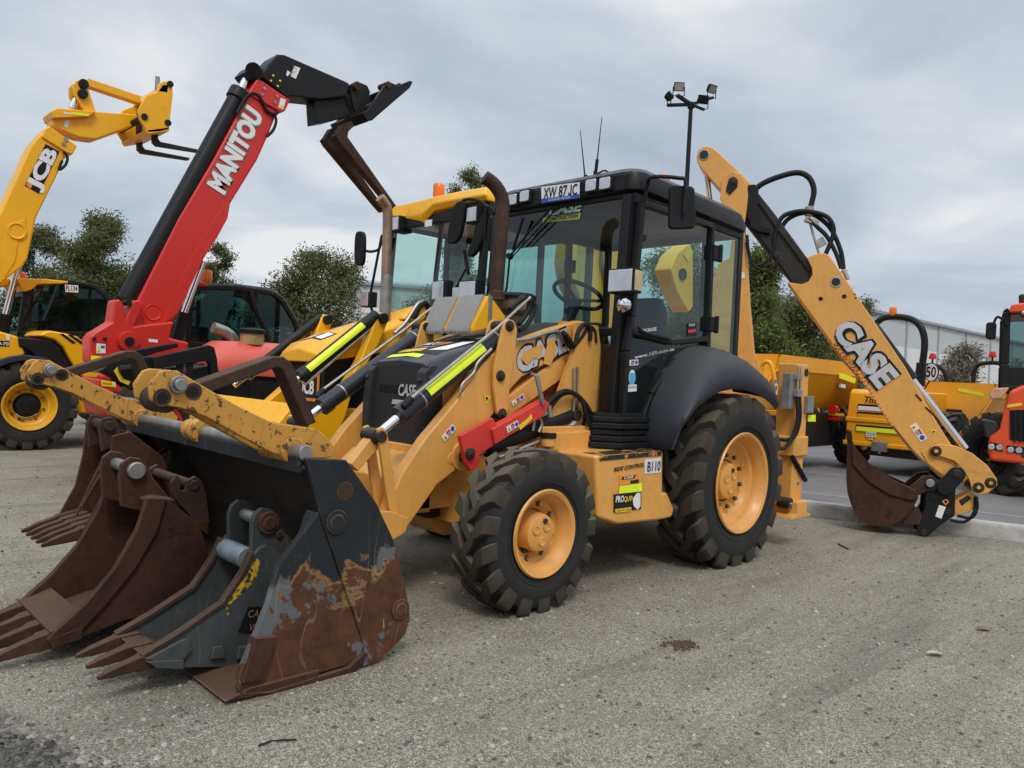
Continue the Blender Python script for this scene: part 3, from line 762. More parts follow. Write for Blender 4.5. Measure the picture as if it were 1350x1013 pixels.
for rg in rings:
    for v in rg: v.z -= .055 * max(0, (.35 - v.x)) * 1.3 + .0
b.loft(rings, 0); roof = b.build('cab_roof', bh, M['black'], ang=30)
b = MB()   # dark visor recess holding lamps
b.prism(FRONT, [(-.70, 2.752), (.70, 2.752), (.70, 2.875), (-.70, 2.875)], 1.06, 1.128)
b.build('lamp_visor', roof, M['plastic'], .015)
for px_, py_ in ((676, 263.5), (692, 259), (779.5, 244.5), (798, 242)):
    p = on(px_, py_, X=1.15)
    b = MB(); b.box(1.10, 1.155, p.y - .062, p.y + .062, p.z - .055, p.z + .055, 0); b.prism(FRONT, [(p.y + a * .05, p.z + c * .043) for a, c in ((-1, -.8), (-.8, -1), (.8, -1), (1, -.8), (1, .8), (.8, 1), (-.8, 1), (-1, .8))], 1.15, 1.163, 1)
    wl = b.build('work_lamp', roof, [M['plastic'], M['lens']], .006)
b = MB(); c = 1.16
q = FRONT.px([(713.5, 245), (763.5, 239), (763.5, 261), (714, 268)], c); b.prism(FRONT, q, c - .006, c, 0)
q = FRONT.px([(713.8, 262.5), (763.5, 256), (763.5, 261), (714, 268)], c + .001); b.prism(FRONT, q, c - .003, c + .0015, 3)
q = FRONT.px([(713.5, 245), (763.5, 239), (763.5, 240), (713.5, 246)], c + .001); b.prism(FRONT, q, c - .003, c + .0015, 4)
def plate_at(u): return (716.5 + u, 262.5 - u * 6 / 44.5)
for tx, u0, u1 in (('XW', 0, 17), ('87', 20, 31), ('C', 38, 44.5)): text_px(b, FRONT, c, tx, plate_at(u0), plate_at(u1), 14, 4, .012, 0, .004)
ja, jb_ = FRONT.at(*plate_at(32.3), c + .004), FRONT.at(*plate_at(36.6), c + .004); jh_ = 14 * (ja - CP).dot(CF) / FOC
b.add([ja.lerp(jb_, u) + V((0, 0, v * jh_)) for u, v in ((0, .30), (0, .14), (.2, 0), (.75, 0), (1, .18), (1, 1), (.66, 1), (.66, .22), (.55, .13), (.38, .13), (.32, .30))], [list(range(11))], 4)
text_px(b, FRONT, c, 'VICTORIA ON THE MOVE', (723, 265.6), (752, 261.8), 3, 0, .0, 0, .004)
b.build('number_plate', roof, ST(), smooth=False)
b = MB(); p = V((.42, .50, 2.955)); b.lathe(p, (0, 0, 1), [(0, -.03), (.055, -.03), (.055, .0), (.05, .02), (.048, .07), (.03, .085), (0, .087)], 20, 0, False); b.build('beacon', roof, M['amber'])
for x, y, (tx, ty) in ((.95, .24, (793.5, 155)), (.9, .10, (765, 172))):
    b = MB(); p0 = V((x, y, 2.94)); p1 = on(tx, ty, X=x); b.tube([p0, p0.lerp(p1, .35), p1], lambda t: .008 - .005 * t, 6); b.cyl(p0 - V((0, 0, .03)), p0 + V((0, 0, .05)), .016, n=8)
    if ty < 160: b.tube([p0 + V((0, .0, .02)), p0 + V((0, .09, .04)), p0 + V((0, .15, .0))], .007, 6, 0, 4); b.cyl(p0.lerp(p1, .12), p0.lerp(p1, .3), .013, n=8)
    b.build('antenna', roof, M['plastic'])
# glazing
b = MB(); b.add([(1.073, -.67, 2.705), (1.073, .67, 2.705), (1.12, .66, 1.77), (1.12, -.66, 1.77)], [[0, 1, 2, 3]]); ws = b.build('windscreen', bh, M['glass'], smooth=False)
b = MB()
q = [(705, 283.0), (768, 271), (764, 284), (716, 293)]; 
pl = PL((1.0975, 0, 2.2), (0, 1, 0), (-.05, 0, 1), (1, 0, .05))
text_px(b, pl, .004, 'CASE', (724, 284.5), (769, 278), 12, 0, .04, .25, .006)
decal_px(b, pl, .004, [(716, 287.5), (766, 281), (764, 289.5), (715, 294)], 1); text_px(b, pl, .006, 'CONSTRUCTION', (720, 292.5), (762, 287), 5, 2, .01)
b.build('screen_sticker', ws, [plain('pale_green_film', (.42, .62, .50), .4), plain('lime_film', (.38, .42, .10), .4), M['ink']], smooth=False)
b = MB(); pp = lambda x, y: on(x, y, X=1.13)
b.tube([pp(729, 272), pp(700, 303), pp(672, 338)], .009, 6); b.tube([pp(735, 274), pp(704, 308), pp(674, 340)], .006, 6); b.cyl(pp(672, 338) - V((.02, 0, 0)), pp(672, 338) + V((.02, 0, 0)), .025, n=10)
b.bar(pp(690, 287), pp(676, 330), .02, .012); b.tube([pp(672, 340), pp(668, 380), pp(666, 386)], .01, 6)
b.build('wiper', ws, M['plastic'])
for s in (1, -1):
    b = MB(); b.add([(1.14, s * .27, 1.70), (1.14, s * .64, 1.70), (1.155, s * .64, 1.05), (1.155, s * .27, 1.05)], [[0, 1, 2, 3]]); b.build('lower_front_window', bh, M['glass_dark'], smooth=False)
    b = MB(); zz = [(.02, 2.65), (-.41, 2.64), (-.42, 1.58), (-.03, 1.64)]; b.add([(x, s * (CY - .02), z) for x, z in zz], [[0, 1, 2, 3]]); b.build('quarter_window', bh, M['glass'], smooth=False)
    # door
    b = MB(); P = CY + .012
    fr_ = [(1.035, 2.66), (.10, 2.66), (.075, 1.66), (.55, 1.56), (.80, 1.30), (.93, 1.06), (1.13, 1.03), (1.13, 1.6), (1.085, 1.85)]
    n = len(fr_)
    for i in range(n):
        a, c = fr_[i], fr_[(i + 1) % n]; b.bar((a[0], s * P, a[1]), (c[0], s * P, c[1]), .045, .06, (0, 1, 0))
    b.bar((1.09, s * P, 1.74), (.60, s * P, 1.70), .045, .09, (0, 1, 0)); b.bar((.62, s * P, 1.70), (.10, s * P, 1.76), .045, .06, (0, 1, 0))
    dr = b.build('cab_door', bh, M['black'], .010)
    b = MB(); b.add([(x, s * P, z) for x, z in [(1.03, 2.65), (.11, 2.65), (.085, 1.76), (.60, 1.72), (1.085, 1.78)]], [[0, 1, 2, 3, 4]]); up = b.build('door_glass', dr, M['glass'], smooth=False)
    b = MB(); b.add([(x, s * P, z) for x, z in [(1.08, 1.70), (.30, 1.68), (.55, 1.57), (.80, 1.31), (.93, 1.08), (1.12, 1.05)]], [[0, 1, 2, 3, 4, 5]]); lo = b.build('door_glass', dr, M['glass_dark'], smooth=False)
    for z in (2.45, 1.88): b = MB(); b.box(-.02, .11, *S2(s, P + .005, P + .05), z - .06, z + .06); b.cyl((.02, s * (P + .05), z - .07), (.02, s * (P + .05), z + .07), .018, n=10); b.build('door_hinge', dr, M['plastic'], .008)
    b = MB(); b.tube([(1.02, s * (P + .02), 1.78), (1.0, s * (P + .07), 1.74), (.72, s * (P + .07), 1.72), (.66, s * (P + .02), 1.73)], .014, 8, 0, 4); b.cyl((1.0, s * (P), 2.42), (1.0, s * (P + .02), 2.42), .025, n=14)
    b.build('door_handle', dr, M['plastic'])
    if s > 0:
        def stick(): b.build('door_sticker', dr, ST(), smooth=False, rec=False)
        b = MB(); text_px(b, SIDE, P + .004, 'HOBBY BACKHOE', (832, 440), (865, 436), 4.5, 0, .02); stick(); b = MB()
        text_px(b, SIDE, P + .004, 'www.159.com.au', (836, 473.5), (888, 462), 4.6, 0, .01); stick(); b = MB()
        decal_px(b, SIDE, P + .004, [(906, 426), (918, 425), (918, 443), (906, 444)], 4); decal_px(b, SIDE, P + .006, [(907, 435), (917, 434), (917, 438), (907, 439)], 2); text_px(b, SIDE, P + .008, 'MAX', (908, 431), (916, 430), 4, 0); stick(); b = MB()
        warning(b, SIDE, P + .004, (826, 482.5), (841, 481.5), 7.5); stick(); b = MB()
        cc = SIDE.q(833, 498, P); rx = .038
        b.prism(SIDE, [(cc[0] + rx * math.cos(R(i * 20)), cc[1] + 1.45 * rx * math.sin(R(i * 20))) for i in range(18)], P, P + .004, 0)
        b.prism(SIDE, [(cc[0] + .9 * rx * math.cos(R(i * 20)), cc[1] + 1.35 * rx * (math.sin(R(i * 20)))) for i in range(-11, 3)], P, P + .006, 8); stick(); b = MB()
        decal_px(b, SIDE, P + .004, [(826, 507.5), (839, 507), (839, 516), (826, 517)], 0); text_px(b, SIDE, P + .006, 'CAUTION', (827, 512), (838, 511.5), 2.5, 4)
        b.build('door_sticker', dr, ST(), smooth=False, rec=False)
b = MB(); b.add([(-.45, -.66, 2.64), (-.45, .66, 2.64), (-.45, .66, 1.62), (-.45, -.66, 1.62)], [[0, 1, 2, 3]]); b.build('rear_window', bh, M['glass'], smooth=False)
# cab inside
b = MB(); 
b.loft([[V((x, y, z)) for x, y, z in ((-.05 + o, -.24, zz), (.42 + o, -.24, zz), (.42 + o, .24, zz), (-.05 + o, .24, zz))] for zz, o in ((1.44, 0.), (1.52, 0.), (1.56, .02))])
b.loft([[V((x, y * w, z)) for x, y, z in ((a, -1, zz), (a + .12, -1, zz - .01), (a + .12, 1, zz - .01), (a, 1, zz))] for zz, a, w in ((1.5, -.08, .24), (1.75, -.12, .25), (2.0, -.16, .22), (2.14, -.18, .14))])
b.box(.0, .36, -.2, .2, 1.0, 1.44)
b.build('driver_seat', bh, M['seat'], .03)
b = MB(); wc = V((.74, -.05, 2.07)); ax = V((-.45, 0, .89)).normalized(); a1 = V((0, 1, 0)); a2 = ax.cross(a1)
b.tube([wc + (a1 * math.cos(t) + a2 * math.sin(t)) * .21 for t in [i * PI / 16 for i in range(33)]], .018, 8)
for t in (.5, 2.6, 4.7): b.tube([wc - ax * .05, wc + (a1 * math.cos(t) + a2 * math.sin(t)) * .2], .014, 6)
b.tube([wc - ax * .05, wc - ax * .5], .05, 10)
b.build('steering_wheel', bh, M['plastic'])
b = MB(); b.box(.08, .98, .46, .66, 1.0, 1.52); b.box(.78, 1.06, -.62, .45, 1.0, 1.66); b.prism(SIDE, [(.70, 1.66), (1.08, 1.66), (1.08, 1.78), (.84, 1.84)], -.45, .30); b.box(.1, .7, -.62, -.40, 1.0, 1.62); b.build('dashboard', bh, M['plastic'], .03)
# steps at the corner of the cab
b = MB()
for k, z in enumerate((.95, .995, 1.04, 1.085, 1.13)):
    e = .012 * (k % 2) + (.02 if k == 0 else 0)
    b.prism(TOP, [(1.30, .50), (1.31 + e, .64), (1.18 + e, .79 + e), (.80, .81 + e), (.80, .5)], z - .034, z + .006)
b.build('cab_step', bh, M['plastic'], .008)
b = MB(); b.prism(TOP, [(1.29, .5), (1.29, .63), (1.17, .77), (.82, .78), (.82, .5)], .92, 1.16); b.build('step_backing', bh, M['plastic'], .005)
# mudguards
ST_ = [((1.03, .972), (.90, .955)), ((.975, 1.05), (.87, 1.10)), ((.922, 1.111), (.82, 1.25)), ((.743, 1.254), (.65, 1.50)), ((.60, 1.325), (.50, 1.62)), ((.449, 1.38), (.34, 1.695)), ((.27, 1.405), (.18, 1.715)), ((.085, 1.407), (.0, 1.71)), ((-.10, 1.385), (-.18, 1.67)), ((-.287, 1.34), (-.34, 1.59)), ((-.43, 1.285), (-.48, 1.46)), ((-.47, 1.25), (-.52, 1.38))]
for s in (1, -1):
    b = MB(); rings = []
    for (lx, lz), (ix, iz) in ST_:
        L, I = V((lx, 1.12, lz)), V((ix, .70, iz))
        d = I - L
        pts = [I, L + V((d.x * .90, d.y * .60, d.z * .90)), L + V((d.x * .72, d.y * .30, d.z * .74)), L + V((d.x * .50, d.y * .08, d.z * .50)), L + V((d.x * .22, .0, d.z * .22)), L]
        n_ = V((-d.z, 0, d.x)).normalized() * .0
        inner = [V((p.x - .03 * (1 if 1 else 0) * (p.x > .2), p.y - .03, p.z - .035)) for p in reversed(pts)]
        rings.append([mir(p, s) for p in pts + inner])
    b.loft(rings, 0); b.build('mudguard', bh, M['fender'], ang=50)
# mirror, headlamp on stalks
for s in (1, -1):
    b = MB(); b.tube([(1.03, s * .76, 2.55), (1.04, s * .80, 2.78), (1.06, s * .86, 2.83), (.93, s * .99, 2.83), (.91, s * 1.03, 2.80), (.91, s * 1.03, 2.58)], .014, 8, 0, 3)
    mr = b.build('mirror_arm', bh, M['plastic'])
    b = MB(); mc = V((.88, s * .985, 2.635)); ux = V((-.75, s * .66, 0)).normalized(); n_ = ux.cross(V((0, 0, 1))).normalized()
    mpl = PL(mc, ux, (0, 0, 1), n_)
    b.prism(mpl, [(-.085, -.14), (-.065, -.16), (.09, -.145), (.11, -.12), (.085, .13), (.065, .15), (-.075, .15), (-.095, .13)], -.02, .025); b.build('mirror_head', mr, M['plastic'], .012)
for s in (1, -1):
    p = V((1.24, s * .80, 2.08))
    b = MB(); b.box(p.x - .055, p.x + .045, p.y - .115, p.y + .105, p.z - .085, p.z + .085, 0); b.box(p.x + .03, p.x + .052, p.y - .105, p.y + .095, p.z - .075, p.z + .075, 1)
    b.box(p.x - .05, p.x + .03, *(S2(s, s * p.y + .085, s * p.y + .115)), p.z - .07, p.z + .07, 2)
    b.tube([p + V((-.02, 0, -.08)), p + V((-.03, -.01 * s, -.16)), (1.14, s * .72, 1.9)], .018, 8, 0); 
    hl = b.build('headlamp', bh, [M['plastic'], M['lens'], plain('amber_side_lens', (.55, .40, .22), .2)], .006)
    b = MB(); hp = p + V((.01, .0, -.165)); b.lathe(hp, (1, 0, 0), [(0, -.03), (.05, -.03), (.052, .0), (.03, .01), (.028, .02), (.012, .028), (0, .03)], 20, 0, False); b.build('horn', hl, M['chrome'])

# ================================================================ loader bucket (clam type) and its flip-over forks
HWB = 1.12
SP_R = SIDE.px([(402.6, 604), (457, 606.8), (497, 664), (519, 711), (531, 760), (540, 800), (541, 818), (534, 838), (520, 853), (500, 872), (478, 880), (481, 852), (452, 768), (421, 676)], HWB)
SP_F = SIDE.px([(421, 676), (369, 746), (354, 799), (316, 893), (320, 912), (354, 909.5), (459, 878), (477, 866), (481, 852), (452, 768)], HWB)
bk = node('loader_bucket', bh, (3.4, 0, .1))
for s in (1, -1):
    b = MB(); b.prism(SIDE, SP_R, *S2(s, HWB - .03, HWB), 0); b.build('bucket_side', bk, [M['clam']], .006)
    b = MB(); b.prism(SIDE, SP_F, *S2(s, HWB - .045, HWB - .008), 0); b.build('clam_side', bk, [M['clam']], .006)
b = MB(); X0, Z0 = SP_R[0]
inn = [(X0, Z0 - .05), (X0 - .16, Z0 - .15), (X0 - .34, .55), (X0 - .40, .30), (X0 - .30, .11), (X0 - .10, .055), (4.0, .045)]
out = [(4.0, .02), (X0 - .10, .03), (X0 - .33, .07), (X0 - .46, .28), (X0 - .42, .58), (X0 - .24, .90), (X0 - .02, Z0 - .03)]
b.prism(SIDE, smooth2(inn, 4) + out, -HWB + .03, HWB - .03, 0)
b.build('bucket_shell', bk, [M['inner']], .006)
b = MB(); b.bar((X0 + .0, -HWB + .032, Z0 - .035), (X0 + .0, HWB - .032, Z0 - .035), .075, .03, (1, 0, 0)); b.box(X0 - .18, X0 - .04, -HWB + .032, HWB - .032, Z0 - .05, Z0 - .02); b.build('top_rail', bk, M['clam'], .008)
b = MB(); b.prism(SIDE, [(3.70, .012), (4.02, .012), (4.13, .022), (4.02, .05), (3.70, .05)], -HWB - .01, HWB + .01); 
lp = SIDE.px([(316, 893), (312, 908), (322, 914), (354, 911), (461, 879), (480, 868), (490, 872), (470, 893), (459, 888), (354, 918), (318, 917), (303, 909)], HWB)
b.prism(SIDE, SIDE.px([(316, 897), (320, 914), (354, 911), (459, 879), (481, 858), (484, 862), (468, 886), (358, 914), (318, 917), (311, 908)], HWB), HWB - .012, HWB + .012)
b.prism(SIDE, SIDE.px([(336, 841), (364, 838), (347, 896), (318, 900)], HWB), HWB - .05, HWB + .012)
b.build('cutting_edge', bk, M['rust'], .004)
for (x, y), r_ in (((443, 688), .055), ((527, 803), .05)):
    b = MB(); a, c = SIDE.q(x, y, HWB); b.cyl((a, HWB - .01, c), (a, HWB + .012, c), r_, n=24); b.cyl((a, HWB + .01, c), (a, HWB + .02, c), r_ * .6, n=20); b.build('pivot_boss', bk, M['clam'], .004)
b = MB(); a, c = SIDE.q(455, 648, HWB); b.cyl((a, HWB - .01, c), (a, HWB + .002, c), .042, n=22, m=0)
b.build('blanking_plug', bk, [M['rust_dark']], .002)
b = MB(); b.prism(SIDE, SIDE.px([(410, 685), (415, 675), (421, 682), (420, 700), (402, 712)], HWB - .05), HWB - .12, HWB - .05); b.build('clam_lug', bk, M['clam'], .004)
# rear brackets that carry the bucket on the arms
b = MB()
for y in (-.53, -.34, .34, .53):
    b = MB(); b.prism(SIDE, [(3.34, .62), (2.93, .59), (2.80, .54), (2.82, .46), (2.92, .42), (3.36, .34)], y - .015, y + .015); b.build('bucket_bracket', bk, M['case'], .006)

# pallet forks folded back over the bucket
def fork(y0, y1, yt):
    FK = SIDE.px([(200, 490), (210, 487), (225, 488), (250, 503), (300, 532), (350, 556), (394, 562), (408, 564), (420, 574), (432, 588), (428, 600), (412, 603), (380, 602), (350, 596), (300, 569), (262, 548), (230, 537), (208, 533), (198, 532), (190, 526), (188, 508)], .90)
    b = MB()
    for c0, c1 in ((y0, y0 + .025), (y1 - .025, y1)): b.prism(SIDE, FK, c0, c1, 0)
    a, c = 3.80, 1.008
    b.cyl((a, y0 - .03, c), (a, y1 + .025, c), .058, n=22, m=0)
    a, c = SIDE.q(213, 527, .9); b.cyl((a, y0 + .02, c), (a, y1 - .02, c), .052, n=18, m=2)
    f = b.build('fork_arm', bh, [M['case_worn'], M['case_worn'], M['rust_dark']], .006)
    b = MB()
    a, c = SIDE.q(225, 506, .9); b.cyl((a, y0 - .015, c), (a, y1 + .02, c), .036, n=18, m=0); b.cyl((a, y1 + .02, c), (a, y1 + .04, c), .024, n=14, m=0)
    b.build('fork_pin', f, [M['steel']], .004)
    b = MB()
    for (x, y), r_ in (((205, 523), .022), ((246, 515), .021)):
        a, c = SIDE.q(x, y, .9); b.cyl((a, y1 - .02, c), (a, y1 + .002, c), r_ + .014, n=18, m=0); b.cyl((a, y1, c), (a, y1 + .0045, c), r_, n=16, m=1)
    b.build('fork_bush', f, [M['rust_dark'], M['ink']])
    tn = SIDE.px([(212, 528), (222, 516), (352, 470), (366, 470), (376, 478), (409, 556), (396, 561), (365, 488), (357, 484), (222, 535)], .87)
    b = MB(); b.prism(SIDE, tn, yt - .055, yt + .055); b.build('fork_tine', bh, M['rust_dark'], .008)
    return f
fork(.78, .97, .875); fork(-1.09, -.90, -1.0)
b = MB(); a, c = 3.80, 1.008
b.cyl((a, -1.08, c), (a, 1.06, c), .030, n=20, m=0); b.cyl((a, .96, c), (a, 1.10, c), .034, n=20, m=0)
b.cyl((a, -.13, c), (a, -.05, c), .062, n=24, m=1); b.cyl((a, -.03, c), (a, .03, c), .066, n=24, m=1); b.prism(SIDE, [(a - .20, c + .0), (a - .1, c + .08), (a + .02, c + .075), (a + .04, c - .05), (a - .14, c - .04)], -.12, -.06, 1)
b.build('fork_shaft', bh, [M['steel'], M['case_worn']], .004)
# ================================================================ rear digging arm, swung towards the near side
DG = PL((-2.08, -.35, 0), V((-.43, .90, 0)).normalized(), (0, 0, 1), V((.90, .43, 0)).normalized())
def dpx(L, c=.15): return DG.px(L, c)
b = MB()
bo = [(949, 262), (951, 238), (957, 229), (966, 225), (977, 229), (984, 243), (988, 258), (985, 276), (981, 298), (984, 330), (988, 400), (995, 478), (996, 500), (952, 505), (938, 480), (934, 420), (938, 372), (948, 347), (962, 340), (966, 300), (955, 275)]
bq = dpx(bo)
for c0, c1 in ((.11, .15), (-.15, -.11)): b.prism(DG, bq, c0, c1, 0)
b.prism(DG, dpx([(972, 290), (980, 300), (983, 330), (988, 400), (994, 478), (985, 480), (975, 400), (970, 330)]), -.11, .11, 0)
boom = b.build('digging_boom', bh, [M['case']], .012)
for y0, y1 in ((310, 318), (331, 340)): b = MB(); b.prism(DG, dpx([(969, y0), (977, y0 + 2), (977, y1 - 4), (974, y1), (969, y1)]), .145, .158, 0); b.build('boom_boss', boom, M['case'], .004)
b = MB(); b.prism(DG, dpx([(957, 252), (961, 236), (967, 233), (973, 238), (972, 247), (962, 257)]), .15, .165, 1)
a, c = DG.q(966.5, 239, .16); b.pin(DG, a, c, -.2, .17, .045, 2)
b.build('pivot_pin', boom, [M['case'], M['black'], M['dark_steel']], .004)
b = MB(); decal_px(b, DG, .152, [(972, 360), (981, 359), (982, 367), (972, 368)], 0); decal_px(b, DG, .154, [(973, 361), (977, 361), (977, 366), (973, 366)], 2)
b.build('sticker', boom, ST(), smooth=False)
b = MB(); b.cyl(DG.p(.16, 1.5, 0), DG.at(975, 300, 0) + V((0, 0, -.2)), .06, n=18); b.cyl(DG.at(932, 232, 0), DG.at(936, 262, 0) + V((-.1, 0, -.3)), .03, n=14, m=1)
b.build('dipper_cylinder', bh, [M['black'], M['chrome']])
# kingpost and side-shift carriage behind the axle
b = MB(); b.box(-1.16, -1.04, -.80, .80, .55, .70); b.box(-1.16, -1.04, -.80, .80, 1.20, 1.34)
b.box(-1.60, -1.16, -.40, .20, .50, 1.40); b.cyl((-1.66, -.1, .5), (-1.66, -.1, 1.45), .14, n=20)
b.prism(DG, [(-.20, .80), (.42, .80), (.42, 1.5), (.34, 1.75), (.06, 1.75)], -.10, .10)
b.build('sideshift_frame', bh, M['case'], .01)
for s in (1,):
    yy = .99
    b = MB(); T = SIDE.px
    def sx(px_, py_): return SIDE.q(px_, py_, yy)
    x1, zt = -1.02, 1.63
    b.box(-1.26, -1.03, .82, 1.0, .80, 1.62); 
    st = b.build('stabilizer', bh, M['case'], .010)
    b = MB(); b.box(-1.285, -1.005, .80, 1.02, .80, .98); b.build('leg_collar', st, M['case'], .016)
    b = MB(); b.box(-1.25, -1.04, .825, .995, .36, .80); b.build('inner_leg', st, M['case'], .008)
    b = MB(); b.prism(SIDE, [(-1.32, .262), (-.95, .262), (-.96, .285), (-1.04, .30), (-1.05, .40), (-1.24, .40), (-1.24, .30), (-1.31, .285)], .80, 1.06, 0); b.cyl((-1.02, .90, .39), (-1.02, 1.01, .39), .05, n=20, m=1); b.cyl((-1.0, 1.0, .34), (-.97, 1.04, .40), .012, n=8, m=2)
    b.build('foot_pad', st, [M['case'], M['dark_steel'], M['steel']], .008)
    b = MB(); b.prism(SIDE, [(-1.20, .52), (-1.13, .52), (-1.13, .76), (-1.20, .76)], .98, .992); 
    for z in (.56, .64, .72): b.cyl((-1.165, .99, z), (-1.165, 1.005, z), .014, n=10)
    b.build('bolt_plate', st, M['steel'], .003)
    gmb = plain('grey_metal_box', (.20, .21, .21), .5); b = MB(); b.box(-1.31, -1.19, 1.0, 1.04, 1.19, 1.34, 0); b.build('junction_box', st, gmb, .006); b = MB(); b.box(-1.05, -.96, 1.0, 1.05, 1.33, 1.39, 0); b.box(-1.05, -.96, 1.0, 1.04, 1.48, 1.52, 0); b.box(-.99, -.90, .93, 1.0, 1.22, 1.53, 0)
    for x in (-.98, -1.03): b.cyl((x, 1.03, 1.38), (x, 1.03, 1.60), .010, n=8, m=1)
    b.build('valve_box', st, [gmb, M['zinc']], .006)
    b = MB()
    for dx, z0 in ((0, .95), (.05, .88)):
        b.tube([(-1.03 + dx, 1.03, 1.34), (-1.03 + dx, 1.045, 1.15), (-1.0 + dx, 1.03, 1.0), (-.92 + dx, .99, z0), (-.74, .92, z0 + .02)], .016, 8, 0, 5)
    b.build('hydraulic_hose', st, M['hose'])
    b = MB(); b.tube([V((-1.0 - t * .28, 1.01 + .018 * math.cos(t * 90), .80 - t * .22 + .018 * math.sin(t * 90))) for t in [i / 110 for i in range(111)]], .008, 5); b.build('coiled_cable', st, M['hose'])
    b = MB(); decal_px(b, SIDE, 1.003, [(1065, 547.5), (1075, 547), (1075, 556), (1065, 556)], 5); b.build('sticker', st, ST(), smooth=False)
    b = MB(); a = on(1075, 487, Y=1.003); b.cyl((-1.20, 1.0, 1.55), (-1.20, 1.006, 1.55), .035, n=20, m=0); b.build('pin_hole', st, M['ink'])
    b = MB(); b.box(-1.26, -1.03, -1.0, -.82, .40, 1.62); b.box(-1.285, -1.005, -1.02, -.80, .80, .98); b.box(-1.30, -.94, -1.06, -.80, .265, .40)
    b.build('stabilizer', bh, M['case'], .010)
# inner dipper
b = MB()
ti = dpx([(918, 206), (920, 198), (926, 193), (934, 192), (942, 196), (975, 226), (990, 243), (984, 252), (972, 285), (949, 250), (924, 222), (919, 213)], .13)
b.prism(DG, ti, -.12, .12, 0)
hd_ = b.build('dipper', bh, [M['case']], .012)
b = MB(); a, c = DG.q(928, 204, .13); b.cyl(DG.p(a, c, -.13), DG.p(a, c, .128), .060, n=24, m=0); b.cyl(DG.p(a, c, .11), DG.p(a, c, .136), .047, n=20, m=1); b.build('dipper_eye', hd_, [M['zinc'], M['dark_steel']], .004)
M['greasy'] = paint('greasy_black_slide', (.028, .026, .024), .5, .4, rust=.34, rustcol=(.20, .075, .025), coat=0, dust=.1)
b = MB(); b.prism(DG, dpx([(978, 245), (988, 243), (1000, 255), (1023, 284), (1070, 348), (1080, 362), (1064, 382), (1046, 376), (984, 296), (974, 282)], .10), -.09, .09, 0)
b.prism(DG, dpx([(1004, 262), (1026, 290), (1071, 352), (1066, 358), (1020, 296), (1000, 268)], .10), .085, .115, 0)
b.prism(DG, dpx([(982, 285), (990, 285), (1052, 366), (1046, 374)], .10), .085, .11, 0)
b.build('dipper_slide', hd_, M['greasy'], .006)
b = MB(); b.prism(DG, dpx([(986, 244), (995, 243), (1000, 250), (998, 270), (1003, 296), (1015, 300), (1015, 308), (1000, 306), (990, 300), (984, 280)], .15), .08, .15, 0); b.build('hose_guide', hd_, M['plastic'], .008)
# outer dipper with its lettering
OD = [(1063.5, 340), (1070, 337), (1080, 334), (1088, 334), (1094, 338), (1114, 367), (1193.5, 484), (1237, 560), (1254, 586), (1262, 606), (1264, 620), (1256, 632), (1246, 634), (1232, 622), (1220, 611), (1203, 594), (1177, 561), (1143, 508), (1113, 481), (1079, 428), (1038, 372), (1057, 375), (1066, 371), (1071, 362), (1070, 353)]
OD = [(1063.5, 340), (1070, 337), (1080, 334), (1088, 334), (1094, 338), (1114, 367), (1193.5, 484), (1237, 560), (1254, 586), (1262, 606), (1264, 620), (1256, 632), (1246, 634), (1220, 611), (1203, 594), (1177, 561), (1143.5, 508), (1113, 476), (1079, 428), (1038, 372), (1057, 375), (1066, 371), (1071, 362), (1070, 353)]
b = MB(); b.prism(DG, dpx(OD), -.15, .15, 0)
od = b.build('outer_dipper', hd_, [M['case']], .010)
for x, y, r_ in ((1102, 372, .058),): b = MB(); a, c = DG.q(x, y, .15); b.cyl(DG.p(a, c, .14), DG.p(a, c, .156), r_, n=24, m=0); b.cyl(DG.p(a, c, .14), DG.p(a, c, .16), r_ * .72, n=20, m=1); b.build('dipper_pin', od, [M['zinc'], M['dark_steel']], .002)
for x, y in ((1082, 394), (1113, 391), (1127, 388), (1128, 393)): b = MB(); a, c = DG.q(x, y, .15); b.cyl(DG.p(a, c, .14), DG.p(a, c, .154), .022 if x < 1120 else .008, n=14); b.build('plugged_hole', od, M['ink'])
b = MB()
for i in range(15):                                        # notched wear edge under the arm
    t = i / 14; p = DG.at(1132 + t * 44, 492 + t * 68, .13); b.cyl(p, p + DG.w * .03, .016, n=7, m=0)
a0, a1 = DG.at(1131, 490, .13), DG.at(1177, 562, .13); b.bar(a0 + DG.w * .01, a1 + DG.w * .01, .03, .02, DG.w)
b.build('wear_edge', od, [M['case']], .002)
b = MB()
text_px(b, DG, .152, 'CASE', (1096.5, 436), (1160, 513), 27.5, 7, .05, .0, .009, 4, .075)
pl_off = dpx([(1093, 440), (1160.5, 520), (1193.5, 505), (1126, 409), (1112, 405), (1098, 412), (1092, 425)], .15)
text_px(b, DG, .152, 'CASE', (1096.5, 436), (1160, 513), 27.5, 0, .13, .0, .004)
text_px(b, DG, .152, 'EXTENDAHOE', (1096.5, 454), (1141, 509.5), 7.5, 6, .02, .15, .004, 4, .05)
b.build('lettering', od, ST(), smooth=False, rec=False)
b = MB(); warning(b, DG, .152, (1199, 562), (1214, 583), 9)
decal_px(b, DG, .152, [(1226, 567), (1236, 567), (1231, 574)], 1); decal_px(b, DG, .154, [(1229, 568.5), (1233, 568.5), (1231, 571.5)], 4)
b.build('sticker', od, ST(), smooth=False, rec=False)
b = MB()
for p_, q_ in (((1205, 520), (1213, 529)), ((1218, 537), (1229, 547))): b.bar(DG.at(p_[0] + 2, p_[1], .15), DG.at(q_[0] + 2, q_[1], .15), .018, .012, DG.w)
b.build('cable_clip', od, M['rust_dark'], .003)
b = MB()
